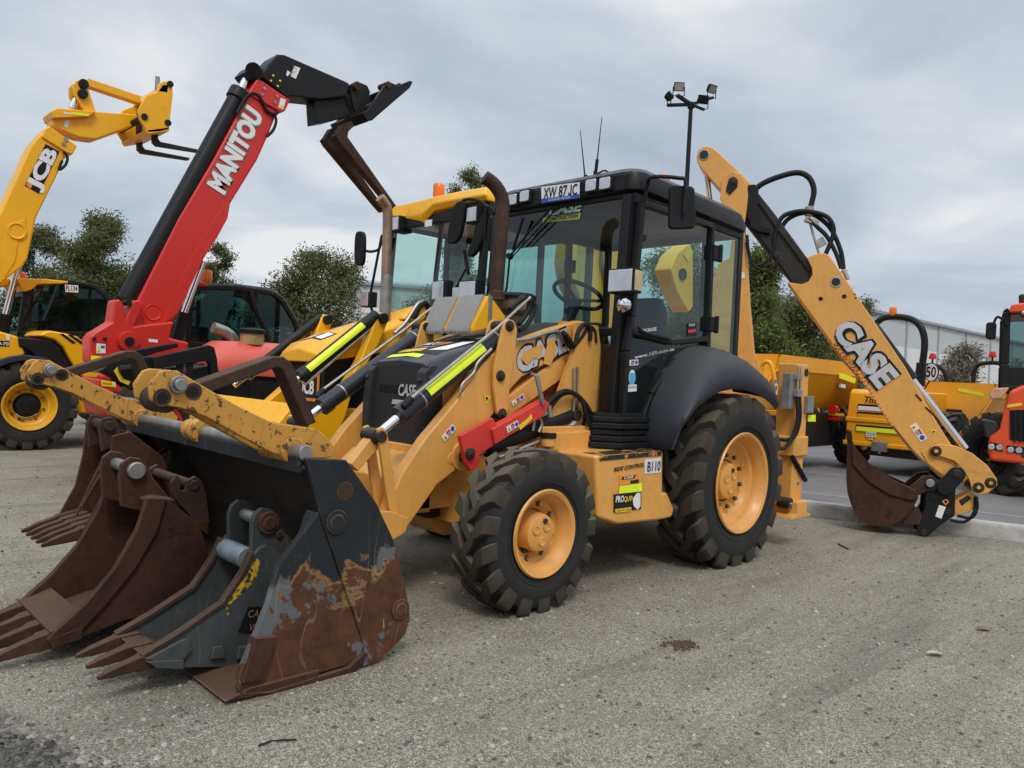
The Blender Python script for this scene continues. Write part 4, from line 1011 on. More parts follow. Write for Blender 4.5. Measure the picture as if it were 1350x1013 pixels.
b.cyl(DG.at(1200, 497, 0), DG.at(1273, 592, 0), .034, n=20, m=1); b.cyl(DG.at(1150, 430, 0), DG.at(1203, 501, 0), .06, n=20, m=0)
b.build('bucket_cylinder', bh, [M['black'], M['chrome']], .004)
# lever, links, coupler, bucket
lv = dpx([(1227, 589), (1238, 585.5), (1260, 588), (1282, 598), (1302, 614), (1314, 631), (1315, 640), (1303, 650), (1290, 652.5), (1281, 646), (1278, 634), (1270, 620), (1258, 608), (1240, 602), (1230, 602), (1225, 596)], .19)
plates('bucket_lever', bh, M['case'], DG, lv, ((.165, .195), (-.195, -.165)), .008)
for x, y in ((1234, 595), (1290, 643), (1306, 637)): b = MB(); a, c = DG.q(x, y, .195); b.cyl(DG.p(a, c, -.2), DG.p(a, c, .20), .052, n=22, m=1); b.cyl(DG.p(a, c, .2), DG.p(a, c, .208), .035, n=20, m=1); b.cyl(DG.p(a, c, .2), DG.p(a, c, .212), .018, n=10, m=0); b.build('lever_pin', bh, [M['case'], M['dark_steel']], .004)
b = MB()
def capsule(pl, p, q, r_, c0, c1, m):
    (a0, b0), (a1, b1) = pl.q(*p, c1), pl.q(*q, c1); an = math.degrees(math.atan2(b1 - b0, a1 - a0))
    b.prism(pl, arc2(a0, b0, r_, an + 90, an + 270, 10) + arc2(a1, b1, r_, an - 90, an + 90, 10), c0, c1, m)
capsule(DG, (1262, 626), (1246, 643), .075, .20, .235, 0); capsule(DG, (1262, 626), (1246, 643), .075, -.235, -.20, 0)
b.prism(DG, dpx([(1230, 604), (1255, 610), (1266, 622), (1262, 634), (1246, 630), (1222, 611), (1214, 596), (1222, 590)], .16), -.16, .16, 1)
a, c = DG.q(1262, 625, .24); b.cyl(DG.p(a, c, -.24), DG.p(a, c, .245), .04, n=18, m=2)
b.build('bucket_link', bh, [M['black'], M['case'], M['dark_steel']], .010)
b = MB(); b.prism(DG, dpx([(1257, 662), (1279, 648), (1290, 655), (1284, 672), (1275, 676), (1258, 680)], .12), -.10, .12, 0); b.prism(DG, dpx([(1264, 660), (1276, 653), (1281, 657), (1268, 667)], .12), .115, .128, 1)
b.build('tipping_link', bh, [M['case'], M['dark_steel']], .006)
b = MB(); cp = dpx([(1221, 648), (1240, 643), (1260, 640), (1259, 680), (1246, 689), (1238, 694), (1224, 707), (1212, 705), (1208, 694), (1214, 680), (1220, 668)], .18)
for c0, c1 in ((.13, .18), (-.18, -.13)): b.prism(DG, cp, c0, c1, 0)
b.prism(DG, dpx([(1226, 652), (1255, 648), (1254, 678), (1228, 690), (1222, 680)], .18), -.13, .13, 0)
for x, y in ((1232, 656), (1250, 676), (1218, 702)): a, c = DG.q(x, y, .18); b.cyl(DG.p(a, c, -.19), DG.p(a, c, .19), .032, n=16, m=1)
cpl = b.build('quick_coupler', bh, [M['black'], M['dark_steel']], .008)
b = MB(); decal_px(b, DG, .182, [(1238, 666), (1247, 668.5), (1241, 684), (1233, 681)], 0); text_px(b, DG, .184, 'D', (1246, 666), (1252, 662), 6, 6, .03)
b.build('sticker', cpl, ST(), smooth=False, rec=False)
b = MB(); b.tube([DG.at(1262, 680, .1), DG.at(1280, 683, .12), DG.at(1288, 670, .15), DG.at(1287, 655, .15)], .016, 8, 0, 6); b.tube([DG.at(1252, 686, .1), DG.at(1272, 688, .12), DG.at(1284, 676, .15), DG.at(1286, 655, .12)], .014, 8, 0, 6); b.build('hydraulic_hose', cpl, M['hose'])
BW = .27
bp = dpx([(1122, 578), (1121, 600), (1120, 640), (1122, 660), (1128, 678), (1140, 690), (1156, 695), (1174, 694), (1190, 686), (1202, 674), (1211, 656), (1207, 646), (1180, 634), (1152, 617), (1130, 594)], BW)
b = MB()
for c0, c1 in ((BW - .03, BW), (-BW, -BW + .03)): b.prism(DG, bp, c0, c1, 0)
cm = (sum(x for x, y in bp[1:11]) / 10, sum(y for x, y in bp[1:11]) / 10)
oute = bp[0:10]; ins = [(x + (cm[0] - x) * .06, y + (cm[1] - y) * .06) for x, y in reversed(oute)]
b.prism(DG, oute + ins, -BW + .03, BW - .03, 0)
rear_bucket = b.build('rear_bucket', bh, M['rust'], .006)
rim = dpx([(1122, 580), (1130, 594), (1152, 617), (1180, 634), (1208, 647), (1210, 656), (1202, 660), (1172, 652), (1145, 635), (1124, 612)], BW)
plates('side_cutter', rear_bucket, M['rust'], DG, rim, ((BW - .002, BW + .022), (-BW - .022, -BW + .002)))
er = dpx([(1190, 652), (1202, 640), (1217, 628), (1230, 627), (1240, 637), (1238, 646), (1222, 648), (1206, 656)], .20)
plates('bucket_ear', rear_bucket, M['rust_dark'], DG, er, ((.16, .20), (-.20, -.16)))
b = MB(); a, c = DG.q(1226, 637, .2); b.cyl(DG.p(a, c, -.22), DG.p(a, c, .225), .04, n=18, m=1)
er = dpx([(1192, 684), (1210, 668), (1216, 680), (1212, 692), (1190, 692)], .2)
b.build('bucket_pin', rear_bucket, [M['rust_dark'], M['steel']], .005); plates('bucket_ear', rear_bucket, M['rust_dark'], DG, er, ((.16, .20), (-.20, -.16)))
for t in (-.20, -.07, .07, .20):
    b = MB(); p = DG.p(bp[0][0] + .01, bp[0][1], t); b.bar(p + V((0, 0, -.06)), p + V((0, 0, .07)) - DG.u * .02, .05, .03, DG.u); b.build('bucket_tooth', rear_bucket, M['rust'], .004)
text_b = MB(); text_px(text_b, DG, BW + .002, 'MC', (1165, 679), (1172, 683), 7, 0, .02, .1); text_px(text_b, DG, BW + .002, 'BH2', (1172, 684), (1181, 674), 7, 0, .02)
text_b.build('weld_lettering', rear_bucket, M['rust_dark'], smooth=False, rec=False)
# hoses over the dipper
dh = lambda L, c=.0: [DG.at(x, y, c) for x, y in L]
hose('dipper_hose', dh([(990, 262), (1000, 246), (1022, 235), (1050, 228), (1066, 234), (1073, 250), (1070, 268), (1066, 282)], .0), .030)
hose('dipper_hose', dh([(1020, 330), (1022, 310), (1030, 288), (1046, 280), (1066, 279), (1090, 286), (1099, 302), (1095, 320), (1088, 336)], .1), .024)
hose('dipper_hose', dh([(1026, 340), (1027, 312), (1036, 292), (1054, 282), (1072, 283), (1094, 300), (1108, 330), (1112, 355)], .05), .024)
hose('dipper_hose', dh([(1066, 288), (1078, 300), (1090, 312), (1102, 334), (1109, 354)], .08), .022)
hose('dipper_hose', dh([(1020, 330), (1013, 343), (1000, 350), (990, 345), (984, 320)], .17), .015)
hose('dipper_hose', dh([(1026, 338), (1022, 350), (1008, 357), (992, 348), (987, 330), (985, 310)], .19), .015)
b = MB(); b.tube(dh([(1068, 295), (1074, 316), (1080, 336)], .05), .014, 6); p = DG.at(1068, 289, .05); b.bar(p - DG.u * .05, p + DG.u * .08 + V((0, 0, -.05)), .10, .05); p = DG.at(1067, 279, .05); b.cyl(p - V((0, 0, .05)), p + V((0, 0, .05)), .045, n=10); b.bar(DG.at(1079, 315, .06), DG.at(1085, 325, .06), .09, .01, DG.w)
b.build('hose_clamp', bh, M['zinc'], .004); b = MB(); p = DG.at(1112, 356, .08); b.cyl(p, p + DG.u * .05 - V((0, 0, .1)), .025, n=8)
b.build('hose_fitting', bh, M['zinc'], .004)

# ================================================================ loose digging buckets standing in the front bucket
def dig_bucket(name, label, group, yn, yf, side, lead, ears, pins, mat, teeth, tooth_len, base_tooth, ear_y, tube_px=None, mat2=None, adapter=True, nose=None):
    """side: outline of the near cheek (pixels at yn); lead: its leading edge, used for the thick rim"""
    q = SIDE.px(side, yn)
    zmin = min(z for x, z in q)
    r_ = root(name, (sum(x for x, z in q) / len(q), (yn + yf) / 2, max(0, zmin)), label, 'digger bucket', group)
    b = MB()
    b.prism(SIDE, q, yn - .025, yn); b.build('side_plate', r_, mat, .005)
    b = MB(); b.prism(SIDE, q, yf, yf + .025); b.build('side_plate', r_, mat, .005)
    return r_, q

# --- green-grey trench bucket
YN, YF = .85, .50
S1 = [(335, 731), (343, 722), (352, 718.5), (362, 723), (376, 739), (392, 760), (404, 800), (396, 850), (376, 873), (345, 879), (240, 881), (204, 879), (191, 868), (240, 838), (296, 799), (322, 760)]
tb, q1 = dig_bucket('digging_bucket', 'narrow grey-green trenching bucket with a yellow smear and a black name plate', 'loose digging buckets in the loader bucket', YN, YF, S1, None, None, None, M['teal'], 3, .2, None, None)
b = MB(); oute = q1[4:12]
cm = (sum(x for x, z in q1) / len(q1), sum(z for x, z in q1) / len(q1))
b.prism(SIDE, oute + [(x + (cm[0] - x) * .07, z + (cm[1] - z) * .07) for x, z in reversed(oute)], YF + .025, YN - .025); b.build('bucket_back', tb, M['teal'], .004)
lead = SIDE.px([(335, 731), (322, 760), (296, 799), (240, 838), (191, 868)], YN); l2 = [(x + .012, z + .016) for x, z in lead]
plates('cutting_rim', tb, M['rust_dark'], SIDE, lead + l2[::-1], ((YN - .04, YN + .006), (YF - .006, YF + .04)), .003)
er = SIDE.px([(332, 742), (332, 690), (337, 677), (346, 670), (357, 671), (366, 680), (369, 694), (389, 716), (384, 732), (370, 748)], YN - .06)
plates('bucket_ear', tb, M['teal'], SIDE, er, ((YN - .09, YN - .06), (YF + .02, YF + .05)))
b = MB(); a, c = SIDE.q(353, 689, YN - .06); b.cyl((a, YF + .0, c), (a, YN - .055, c), .028, n=18, m=0); b.cyl((a, YN - .065, c), (a, YN - .04, c), .052, n=22, m=1); b.cyl((a, YN - .04, c), (a, YN - .03, c), .03, n=18, m=1)
a, c = SIDE.q(367, 704, YN - .06); b.cyl((a, YN - .065, c), (a, YN - .045, c), .018, n=12, m=1)
a, c = SIDE.q(330, 738, YN - .06); b.cyl((a, YF + .03, c), (a, YN - .09, c), .048, n=22, m=2)
b.build('bucket_pin', tb, [M['steel'], M['rust'], plain('galvanised_tube', (.25, .29, .31), .5, .5)], .004)
b = MB(); b.prism(SIDE, SIDE.px([(191, 868), (240, 842), (248, 842), (252, 856), (240, 868), (206, 872)], YN + .004), YN + .0, YN + .02); b.prism(SIDE, SIDE.px([(190, 870), (204, 879), (240, 881), (240, 868), (205, 870)], YN), YN, YN + .022)
b.build('side_cutter', tb, M['teal'], .004)
for x in (284, 318): b = MB(); b.prism(SIDE, SIDE.px([(x - 8, 868), (x - 5, 852), (x + 8, 850), (x + 11, 866)], YN), YN, YN + .02); b.build('wear_pad', tb, M['teal'], .004)
b = MB(); p0, p1 = SIDE.q(196, 870, YN), SIDE.q(150, 889, YN)
b.prism(SIDE, SIDE.px([(191, 868), (215, 862), (240, 870), (240, 879), (204, 879)], YN), YF, YN)
b.build('bucket_lip', tb, M['rust_dark'], .004)
for i in range(3):
    y = YN - .03 - i * (YN - YF - .06) / 2; b = MB(); x0, z0 = SIDE.q(198, 872, YN)
    b.loft([[V((x0 + dx, y + sy * w_, z0 + dz + sz * h_)) for sy, sz in ((-1, -1), (1, -1), (1, 1), (-1, 1))] for dx, dz, w_, h_ in ((-.06, .0, .034, .03), (.03, -.004, .034, .03), (.045, -.006, .026, .026), (.13, -.022, .022, .018), (.19, -.034, .012, .007))])
    b.build('bucket_tooth', tb, M['rust'], .005)
b = MB(); decal_px(b, SIDE, YN + .001, [(327, 800), (350, 800), (341, 836), (314, 833)], 0, .004)
text_px(b, SIDE, YN + .008, 'CASE', (326, 814), (350, 814), 9.5, 1, .0); text_px(b, SIDE, YN + .008, 'VIC', (327, 831), (343, 831), 8.5, 1, .0)
b.build('name_plate', tb, [M['ink'], plain('tan_weld', (.30, .20, .11), .6)], smooth=False, rec=False)
def _smear():
    t = NT('yellow_rust_smear'); a = t.noise(14, 6, .75, .6)
    f = t.ramp(a, (.44, 0.), (.52, 1.)); e = t.ramp(t.noise(28, 6, .75, .4), (.48, 0.), (.56, 1.))
    c = t.mix(f, (.55, .37, .02), (.03, .015, .01)); c = t.mix(e, c, (.62, .40, .015))
    return t.done(t.bsdf(c, .7, 0, t.bump(a, .5, .01)))
b = MB(); b.prism(SIDE, smooth2(SIDE.px([(336, 738), (342, 742), (337, 762), (320, 782), (304, 797), (300, 812), (297, 799), (292, 797), (300, 785), (322, 764)], YN), 3, True), YN + .0005, YN + .0025); b.build('paint_smear', tb, _smear(), smooth=False)
# --- the wider brown bucket
YN, YF = .25, -.34
S2_ = [(193, 656), (205, 655), (218, 657), (262, 690), (276, 730), (270, 770), (240, 800), (200, 812), (165, 818), (107, 841), (68, 852), (62, 842), (112, 795), (150, 750), (180, 697)]
gb, q2 = dig_bucket('digging_bucket', 'wide rust-brown toothed bucket with GH-8 welded on its side, standing mid loader bucket', 'loose digging buckets in the loader bucket', YN, YF, S2_, None, None, None, M['rust'], 4, .2, None, None)
b = MB(); oute = q2[2:11]; cm = (sum(x for x, z in q2) / len(q2), sum(z for x, z in q2) / len(q2))
b.prism(SIDE, oute + [(x + (cm[0] - x) * .05, z + (cm[1] - z) * .05) for x, z in reversed(oute)], YF + .025, YN - .025); b.build('bucket_back', gb, M['rust'], .004)
rim = SIDE.px([(193, 656), (218, 657), (206, 700), (178, 748), (140, 795), (107, 830), (68, 852), (60, 843), (112, 795), (150, 750), (180, 697)], YN)
plates('cutting_rim', gb, M['rust'], SIDE, rim, ((YN - .002, YN + .018), (YF - .018, YF + .002)))
b = MB()
er = SIDE.px([(160, 668), (157, 630), (160, 612), (172, 603), (186, 605), (195, 616), (202, 630), (222, 655), (196, 662), (184, 674)], .1)
plates('bucket_ear', gb, M['rust'], SIDE, er, ((.07, .10), (-.21, -.18)))
a, c = SIDE.q(178, 620, .1); b.cyl((a, -.22, c), (a, .125, c), .03, n=18, m=1); b.cyl((a, .10, c), (a, .135, c), .042, n=18, m=1)
b.build('bucket_pin', gb, [M['rust'], M['steel']], .006)
b = MB(); b.prism(SIDE, SIDE.px([(182, 656), (196, 652), (222, 655), (214, 664), (186, 676)], .1), -.3, .22); b.build('top_bar', gb, M['rust'], .008)
hk = SIDE.px([(226, 650), (226, 636), (234, 626), (240, 634), (238, 646), (244, 648), (248, 634), (258, 628), (266, 634), (272, 652), (277, 690), (262, 694), (240, 668)], .24)
plates('hook_plate', gb, M['rust_dark'], SIDE, hk, ((.21, .24), (-.30, -.27))); b = MB(); a, c = SIDE.q(256, 640, .24); b.cyl((a, -.31, c), (a, .25, c), .025, n=14, m=0); b.build('hook_bar', gb, M['rust_dark'], .005)
b = MB(); b.prism(SIDE, SIDE.px([(66, 834), (112, 812), (110, 826), (68, 852)], YN), YF, YN, 0); b.prism(SIDE, SIDE.px([(62, 842), (107, 825), (107, 841), (68, 854)], YN), YN, YN + .02, 0); b.build('bucket_lip', gb, M['rust'], .004)
x0, z0 = SIDE.q(66, 846, YN)
for i in range(4):
    y = YN - .045 - i * (YN - YF - .09) / 3; b = MB()
    b.loft([[V((x0 + dx, y + sy * w_, z0 + dz + sz * h_)) for sy, sz in ((-1, -1), (1, -1), (1, 1), (-1, 1))] for dx, dz, w_, h_ in ((-.05, .012, .040, .034), (.04, -.01, .040, .036), (.055, -.014, .029, .032), (.14, -.032, .025, .024), (.225, -.057, .013, .009))])
    b.build('bucket_tooth', gb, M['rust'], .006)
b = MB(); text_px(b, SIDE, YN + .003, 'GH-8', (219, 708), (249, 703), 13, 0, .01); text_px(b, SIDE, YN + .003, '103', (229, 733), (247, 729), 13, 0, .01); b.build('weld_lettering', gb, M['rust_dark'], smooth=False, rec=False)
# --- the brown bucket at the far end
YN, YF = -.55, -1.06
S3 = [(112, 565), (134, 560), (175, 590), (196, 650), (180, 700), (130, 712), (100, 712), (72, 690), (78, 676), (98, 640), (108, 600)]
q3 = SIDE.px(S3, YF); r3 = root('digging_bucket', (q3[5][0], -.8, q3[5][1]), 'dark brown toothed bucket at the far end of the loader bucket, behind the GH-8 one', 'digger bucket', 'loose digging buckets in the loader bucket')
for y in (YF, YN - .025):
    b = MB(); b.prism(SIDE, q3, y, y + .025); b.build('side_plate', r3, M['rust'], .005)
b = MB(); oute = q3[1:8]; cm = (sum(x for x, z in q3) / len(q3), sum(z for x, z in q3) / len(q3))
b.prism(SIDE, oute + [(x + (cm[0] - x) * .06, z + (cm[1] - z) * .06) for x, z in reversed(oute)], YF + .025, YN - .025); b.build('bucket_back', r3, M['rust'], .004)
er = SIDE.px([(118, 590), (114, 560), (120, 548), (132, 546), (140, 556), (144, 580)], -.9)
plates('bucket_ear', r3, M['rust_dark'], SIDE, er, ((-.93, -.90), (-.70, -.67))); b = MB(); a, c = SIDE.q(127, 558, -.9); b.cyl((a, -.95, c), (a, -.65, c), .03, n=16); b.build('bucket_pin', r3, M['rust_dark'], .005)
x0, z0 = SIDE.q(80, 682, YF)
for i in range(5):
    y = YN - .04 - i * (YN - YF - .08) / 4; b = MB()
    b.loft([[V((x0 + dx, y + sy * w_, z0 + dz + sz * h_)) for sy, sz in ((-1, -1), (1, -1), (1, 1), (-1, 1))] for dx, dz, w_, h_ in ((-.10, .02, .036, .034), (.03, -.012, .036, .036), (.045, -.016, .027, .03), (.13, -.034, .023, .022), (.21, -.057, .012, .009))])
    b.build('bucket_tooth', r3, M['rust'], .006)
for P_ in ([on(136, 606, Y=-.5), on(100, 680, Y=-.5)], [on(140, 612, Y=-.47), on(108, 668, Y=-.47)]): b = MB(); b.tube(P_, .008, 6); b.build('tie_rod', r3, M['rust'])

# ================================================================ wheel chocks strapped on the bonnet
def chock(y0, y1, x0, label):
    r_ = root('wheel_chock', (x0 - .14, (y0 + y1) / 2, 1.70), label, 'wheel chock', 'chocks strapped on the bonnet')
    pf = [(x0, 1.67), (x0 + .005, 1.705), (x0 - .115, 1.925), (x0 - .14, 1.93), (x0 - .29, 1.80), (x0 - .27, 1.745)]
    b = MB(); b.prism(SIDE, pf, y0, y1, 0); b.build('chock_body', r_, M['jcb'], .006)
    b = MB(); b.prism(SIDE, [(x0 + .002, 1.662), (x0 + .022, 1.672), (x0 + .018, 1.705), (x0 - .10, 1.938), (x0 - .118, 1.93)], y0 - .004, y1 - .035, 0)
    n = 9
    for i in range(n): yy = y0 + (i + .5) * (y1 - y0 - .03) / n; b.box(x0 + .0, x0 + .026, yy - .008, yy + .008, 1.655, 1.682, 1)
    b.build('grip_face', r_, [chockm, M['steel']], .003)
    b = MB(); b.prism(SIDE, [(x0 - .125, 1.70), (x0 - .16, 1.705), (x0 - .155, 1.925), (x0 - .12, 1.94)], y1 - .012, y1 + .006); b.build('strap', r_, webm, .002)
def _ck():
    t = NT('grey_ribbed_rubber'); n = t.noise(40, 4, .7, stretch=(1, 1, .3)); return t.done(t.bsdf(t.mix(n, (.22, .215, .20), (.34, .33, .31)), .8, 0, t.bump(n, .4, .004)))
chockm = _ck(); webm = plain('grey_webbing', (.20, .19, .17), .9)
chock(-.10, .17, 2.05, 'yellow wheel chock with grey face on black bonnet, the one nearer the cab side')
chock(-.40, -.13, 2.03, 'yellow wheel chock with grey face on black bonnet, the one towards the yellow backhoe')
# ================================================================ shared small builders for the other machines
def panel(pts, y, x=None):
    return SIDE.px(pts, y)
def pris(name, par, mat, pts, y0, y1, ytrace=None, bev=.01, m=0):
    b = MB(); b.prism(SIDE, SIDE.px(pts, y1 if ytrace is None else ytrace), y0, y1, 0); return b.build(name, par, mat, bev)
def beacon(par, p, r=.07, h=.16, mat='amber'):
    b = MB(); b.lathe(p, (0, 0, 1), [(0, -.04), (r * .9, -.04), (r, 0), (r * .97, h * .85), (r * .8, h), (0, h)], 20, 0, False); return b.build('beacon', par, M[mat])

# ================================================================ the yellow backhoe parked beyond
jb = root('backhoe_loader', (0.6, -2.6, 0), 'bright yellow backhoe parked behind the orange one, its bonnet nose pointing the same way', 'backhoe')
b = MB(); b.box(-2.2, 1.6, -3.0, -2.2, .5, 1.0); b.box(-2.6, -2.3, -3.6, -1.6, .5, 1.4); b.build('chassis', jb, M['jcb'], .02)
jw = make_wheel(jb, (1.0, -1.78, .55), .56, .30, .36, 18, .036, .015, .12, .10, 8, .18, mats=M['jcb_rim'])
c_ = copy_tree(jw, jb); c_.location = (1.0, -3.42, .55); c_.rotation_euler = (0, 0, PI)
jw2 = make_wheel(jb, (-1.2, -1.75, .68), .70, .38, .44, 18, .044, .02, .14, .05, 10, .2, mats=M['jcb_rim'])
c_ = copy_tree(jw2, jb); c_.location = (-1.2, -3.45, .68); c_.rotation_euler = (0, 0, PI)
b = MB()
HJ = [(1.82, .37, 1.515, .10), (1.70, .41, 1.61, .17), (1.35, .43, 1.755, .25), (.8, .44, 1.94, .34), (.42, .45, 2.07, .44)]
rings = []
for x, hw, z, dp in HJ:
    rings.append([V((x, -2.6 + y, zz)) for y, zz in ((-hw, z - dp), (-hw, z - .07), (-hw + .05, z - .015), (0, z + .03), (hw - .05, z - .015), (hw, z - .07), (hw, z - dp))])
b.loft(rings); jh = b.build('bonnet', jb, M['jcb'], .02, 50)
b = MB(); b.loft([[V((x, -2.6 + y, zz)) for y, zz in ((-w_, z0), (-w_, z1), (w_, z1), (w_, z0))] for x, w_, z0, z1 in ((1.74, .34, .92, 1.42), (1.70, .36, .92, 1.50), (1.3, .39, .9, 1.52), (.45, .41, .9, 1.66))]); b.build('engine_cowl', jb, M['black'], .02)
b = MB(); b.box(1.742, 1.752, -2.90, -2.30, .98, 1.38); jg = b.build('grille', jb, M['grille'], .01)
b = MB(); b.text('JCB', (1.758, -2.62, 1.12), (1.758, -2.38, 1.12), .12, (1, 0, 0), 0, .04, .1); b.box(1.752, 1.756, -2.68, -2.34, 1.08, 1.28, 1); b.box(1.75, 1.7535, -2.72, -2.30, 1.05, 1.31, 2); b.build('badge', jg, [M['white'], M['ink'], M['orange_st']], smooth=False)
b = MB(); f = lambda px_, py_: on(px_, py_, Z=1.72)
def jpatch(x0, x1, ya, yb, m, k, n=6):
    def z(x, y):
        for A_, B_ in zip(HJ, HJ[1:]):
            if B_[0] <= x <= A_[0]: f_ = (A_[0] - x) / (A_[0] - B_[0]); return A_[2] + (B_[2] - A_[2]) * f_ + .03 - .045 * abs(y) / (A_[1] - .05) + k
    g_ = [[V((x0 + (x1 - x0) * j / n, -2.6 + ya + (yb - ya) * i / n, z(x0 + (x1 - x0) * j / n, ya + (yb - ya) * i / n))) for i in range(n + 1)] for j in range(n + 1)]
    b.add([q for r in g_ for q in r], [[j * (n + 1) + i, j * (n + 1) + i + 1, (j + 1) * (n + 1) + i + 1, (j + 1) * (n + 1) + i] for j in range(n) for i in range(n)], m)
jpatch(1.68, 1.50, -.26, .16, 4, .004); jpatch(1.67, 1.62, -.24, -.02, 6, .007); jpatch(1.60, 1.54, -.24, -.06, 0, .007); jpatch(1.66, 1.52, .02, .14, 0, .007)
jpatch(1.30, 1.16, -.20, -.10, 7, .004); jpatch(1.12, .46, -.20, -.13, 4, .004)
b.build('decal', jh, ST(), smooth=False, rec=False)
# loader arms, near and far, with their cylinders
for y, s in ((-2.10, 1), (-3.10, -1)):
    tr = -2.04
    b = MB(); am = SIDE.px([(497, 416), (503, 412), (509, 413), (512, 425), (500, 455), (478, 492), (466, 512), (458, 545), (446, 575), (436, 590), (412, 575), (392, 580), (404, 556), (425, 536), (455, 508), (474, 478), (486, 448)], tr)
    b.prism(SIDE, am, y - .06, y + .06); ja = b.build('loader_arm', jb, M['jcb'], .02)
    a, c = SIDE.q(504, 420, tr); b = MB(); b.cyl((a, y - .1, c), (a, y + .1, c), .05, n=18); a, c = SIDE.q(440, 568, tr); b.build('pivot_pin', ja, M['plastic'], .004)
    b = MB(); pa, pb = SIDE.at(501, 416, tr), SIDE.at(405, 494, tr); pr = SIDE.at(380, 515, tr)
    for q in (pa, pb, pr): q.y = y
    rc = .062 if s > 0 else .045; b.cyl(pa, pb, rc, n=22); d = (pb - pa).normalized(); b.cyl(pb - d * .02, pb + d * .05, rc + .008, n=22); jc = b.build('tilt_cylinder', jb, M['black'], .004)
    b = MB(); b.cyl(pb, pr, .032, n=16); b.build('cylinder_rod', jc, M['chrome'])
    b = MB(); b.tube([pa + V((0, .03 * s, -.06)), pb + V((0, .04 * s, -.085)), pb + d * .05 + V((0, .05 * s, -.04))], .014, 6); b.build('hydraulic_pipe', jc, M['zinc'])
    if s > 0:
        b = MB(); wv = (V((0, .8, .6)) - d * d.dot(V((0, .8, .6)))).normalized(); tt = d.cross(wv)
        b.loft([[c_ + (wv * math.cos(R(a)) + tt * math.sin(R(a))) * .065 for a in range(-30, 31, 10)] for c_ in (pa + d * .20, pb - d * .04)], 0, False, False); b.build('reflective_tape', jc, M['tape'])
b = MB(); b.prism(SIDE, SIDE.px([(350, 556), (372, 530), (398, 540), (386, 575), (352, 580)], -1.9), -3.5, -1.7); b.build('front_linkage', jb, M['jcb'], .02)
hose('hydraulic_hose', [on(*p, Y=-2.0) for p in ((545, 420), (552, 405), (560, 400), (566, 410), (562, 425))], .03, parent=jb)
hose('hydraulic_hose', [on(*p, Y=-2.0) for p in ((520, 440), (535, 425), (550, 402), (558, 398))], .02, 'zinc', parent=jb)
b = MB(); b.prism(SIDE, SIDE.px([(530, 422), (540, 408), (556, 402), (566, 406), (564, 420), (552, 428)], -2.0), -2.1, -2.0); b.build('arm_cover', jb, M['jcb'], .03)
# cab
X0 = .35
b = MB()
for y in (-3.22, -1.64): b.bar((X0 + .05, y, 1.95), (X0 + .0, y, 3.06), .07, .07, (1, 0, 0)); b.bar((-1.25, y, 1.5), (-1.25, y, 3.05), .07, .07, (1, 0, 0)); b.bar((-.45, y, 1.5), (-.45, y, 3.05), .06, .06, (1, 0, 0)); b.bar((X0, y, 3.04), (-1.3, y, 3.04), .07, .09); b.bar((X0 + .05, y, 1.95), (X0 + .05, y, 1.0), .07, .07, (1, 0, 0))
b.bar((X0, -3.22, 3.03), (X0, -1.64, 3.03), .10, .14); b.bar((-1.25, -3.22, 3.03), (-1.25, -1.64, 3.03), .08, .1); b.bar((X0 + .05, -3.2, 1.98), (X0 + .05, -1.66, 1.98), .08, .10); b.box(-1.25, X0 + .05, -3.2, -1.66, .95, 1.05)
b.tube([(X0 + .02, -2.42, 1.98), (X0 + .03, -2.36, 2.5), (X0 + .02, -2.33, 2.9), (X0 + .0, -2.36, 3.0)], .030, 8, 0, 4)
b.build('cab_frame', jb, M['black'], .012)
b = MB(); zt = 3.12
b.loft([[V((x, y, z)) for x, y, z in ((X0 + dx, -3.30 + dy, zz), (X0 + dx, -2.95, zz - dn), (X0 + dx + .03, -2.60, zz - dn), (X0 + dx + .05, -2.40, zz), (X0 + dx + .05, -2.05, zz), (X0 + dx + .02, -1.60 - dy, zz), (-1.38 - dx, -1.58 - dy, zz), (-1.38 - dx, -3.28 + dy, zz))] for zz, dx, dy, dn in ((3.10, .02, .0, .10), (3.16, .05, .0, .08), (3.25, .0, .06, .0), (3.30, -.18, .25, .0))])
b.build('cab_roof', jb, M['jcb'], .02, 45)
beacon(jb, (X0 - .15, -2.62, 3.33), .065, .12)
for (px_, py_), sz in (((520.5, 295), .085), ((622, 283), .085)):
    p = on(px_, py_, X=X0 + .12); b = MB(); b.box(p.x - .10, p.x, p.y - sz, p.y + sz, p.z - sz, p.z + sz, 0); b.box(p.x - .01, p.x + .012, p.y - sz * .85, p.y + sz * .8, p.z - sz * .85, p.z + sz * .85, 1); b.build('work_lamp', jb, [M['plastic'], M['lens']], .008)
b = MB(); b.box(X0 - .1, X0 + .06, -3.15, -2.98, 2.93, 3.06); b.box(X0 - .1, X0 + .06, -1.98, -1.62, 2.93, 3.08); b.build('lamp_bracket', jb, M['plastic'], .02)
b = MB(); b.add([(X0 + .03, -3.18, 2.98), (X0 + .03, -1.68, 2.98), (X0 + .07, -1.68, 2.02), (X0 + .07, -3.18, 2.02)], [[0, 1, 2, 3]]); jws = b.build('windscreen', jb, M['glass'], smooth=False)
b = MB(); b.bar(on(618, 362, X=X0 + .12), on(612, 330, X=X0 + .12), .03, .02); b.tube([on(600, 382, X=X0 + .12), on(614, 355, X=X0 + .12)], .012, 6); b.build('wiper', jws, M['plastic'])
b = MB(); p = on(565, 294.5, X=X0 + .1); b.box(p.x, p.x + .004, p.y - .06, p.y + .06, p.z - .035, p.z + .035); b.build('paper_tag', jws, M['white'])
for y in (-3.22, -1.64):
    b = MB(); b.add([(X0 - .03, y, 2.98), (-1.22, y, 2.98), (-1.22, y, 1.55), (X0 + .02, y, 1.55)], [[0, 1, 2, 3]]); b.build('side_window', jb, M['glass'], smooth=False)
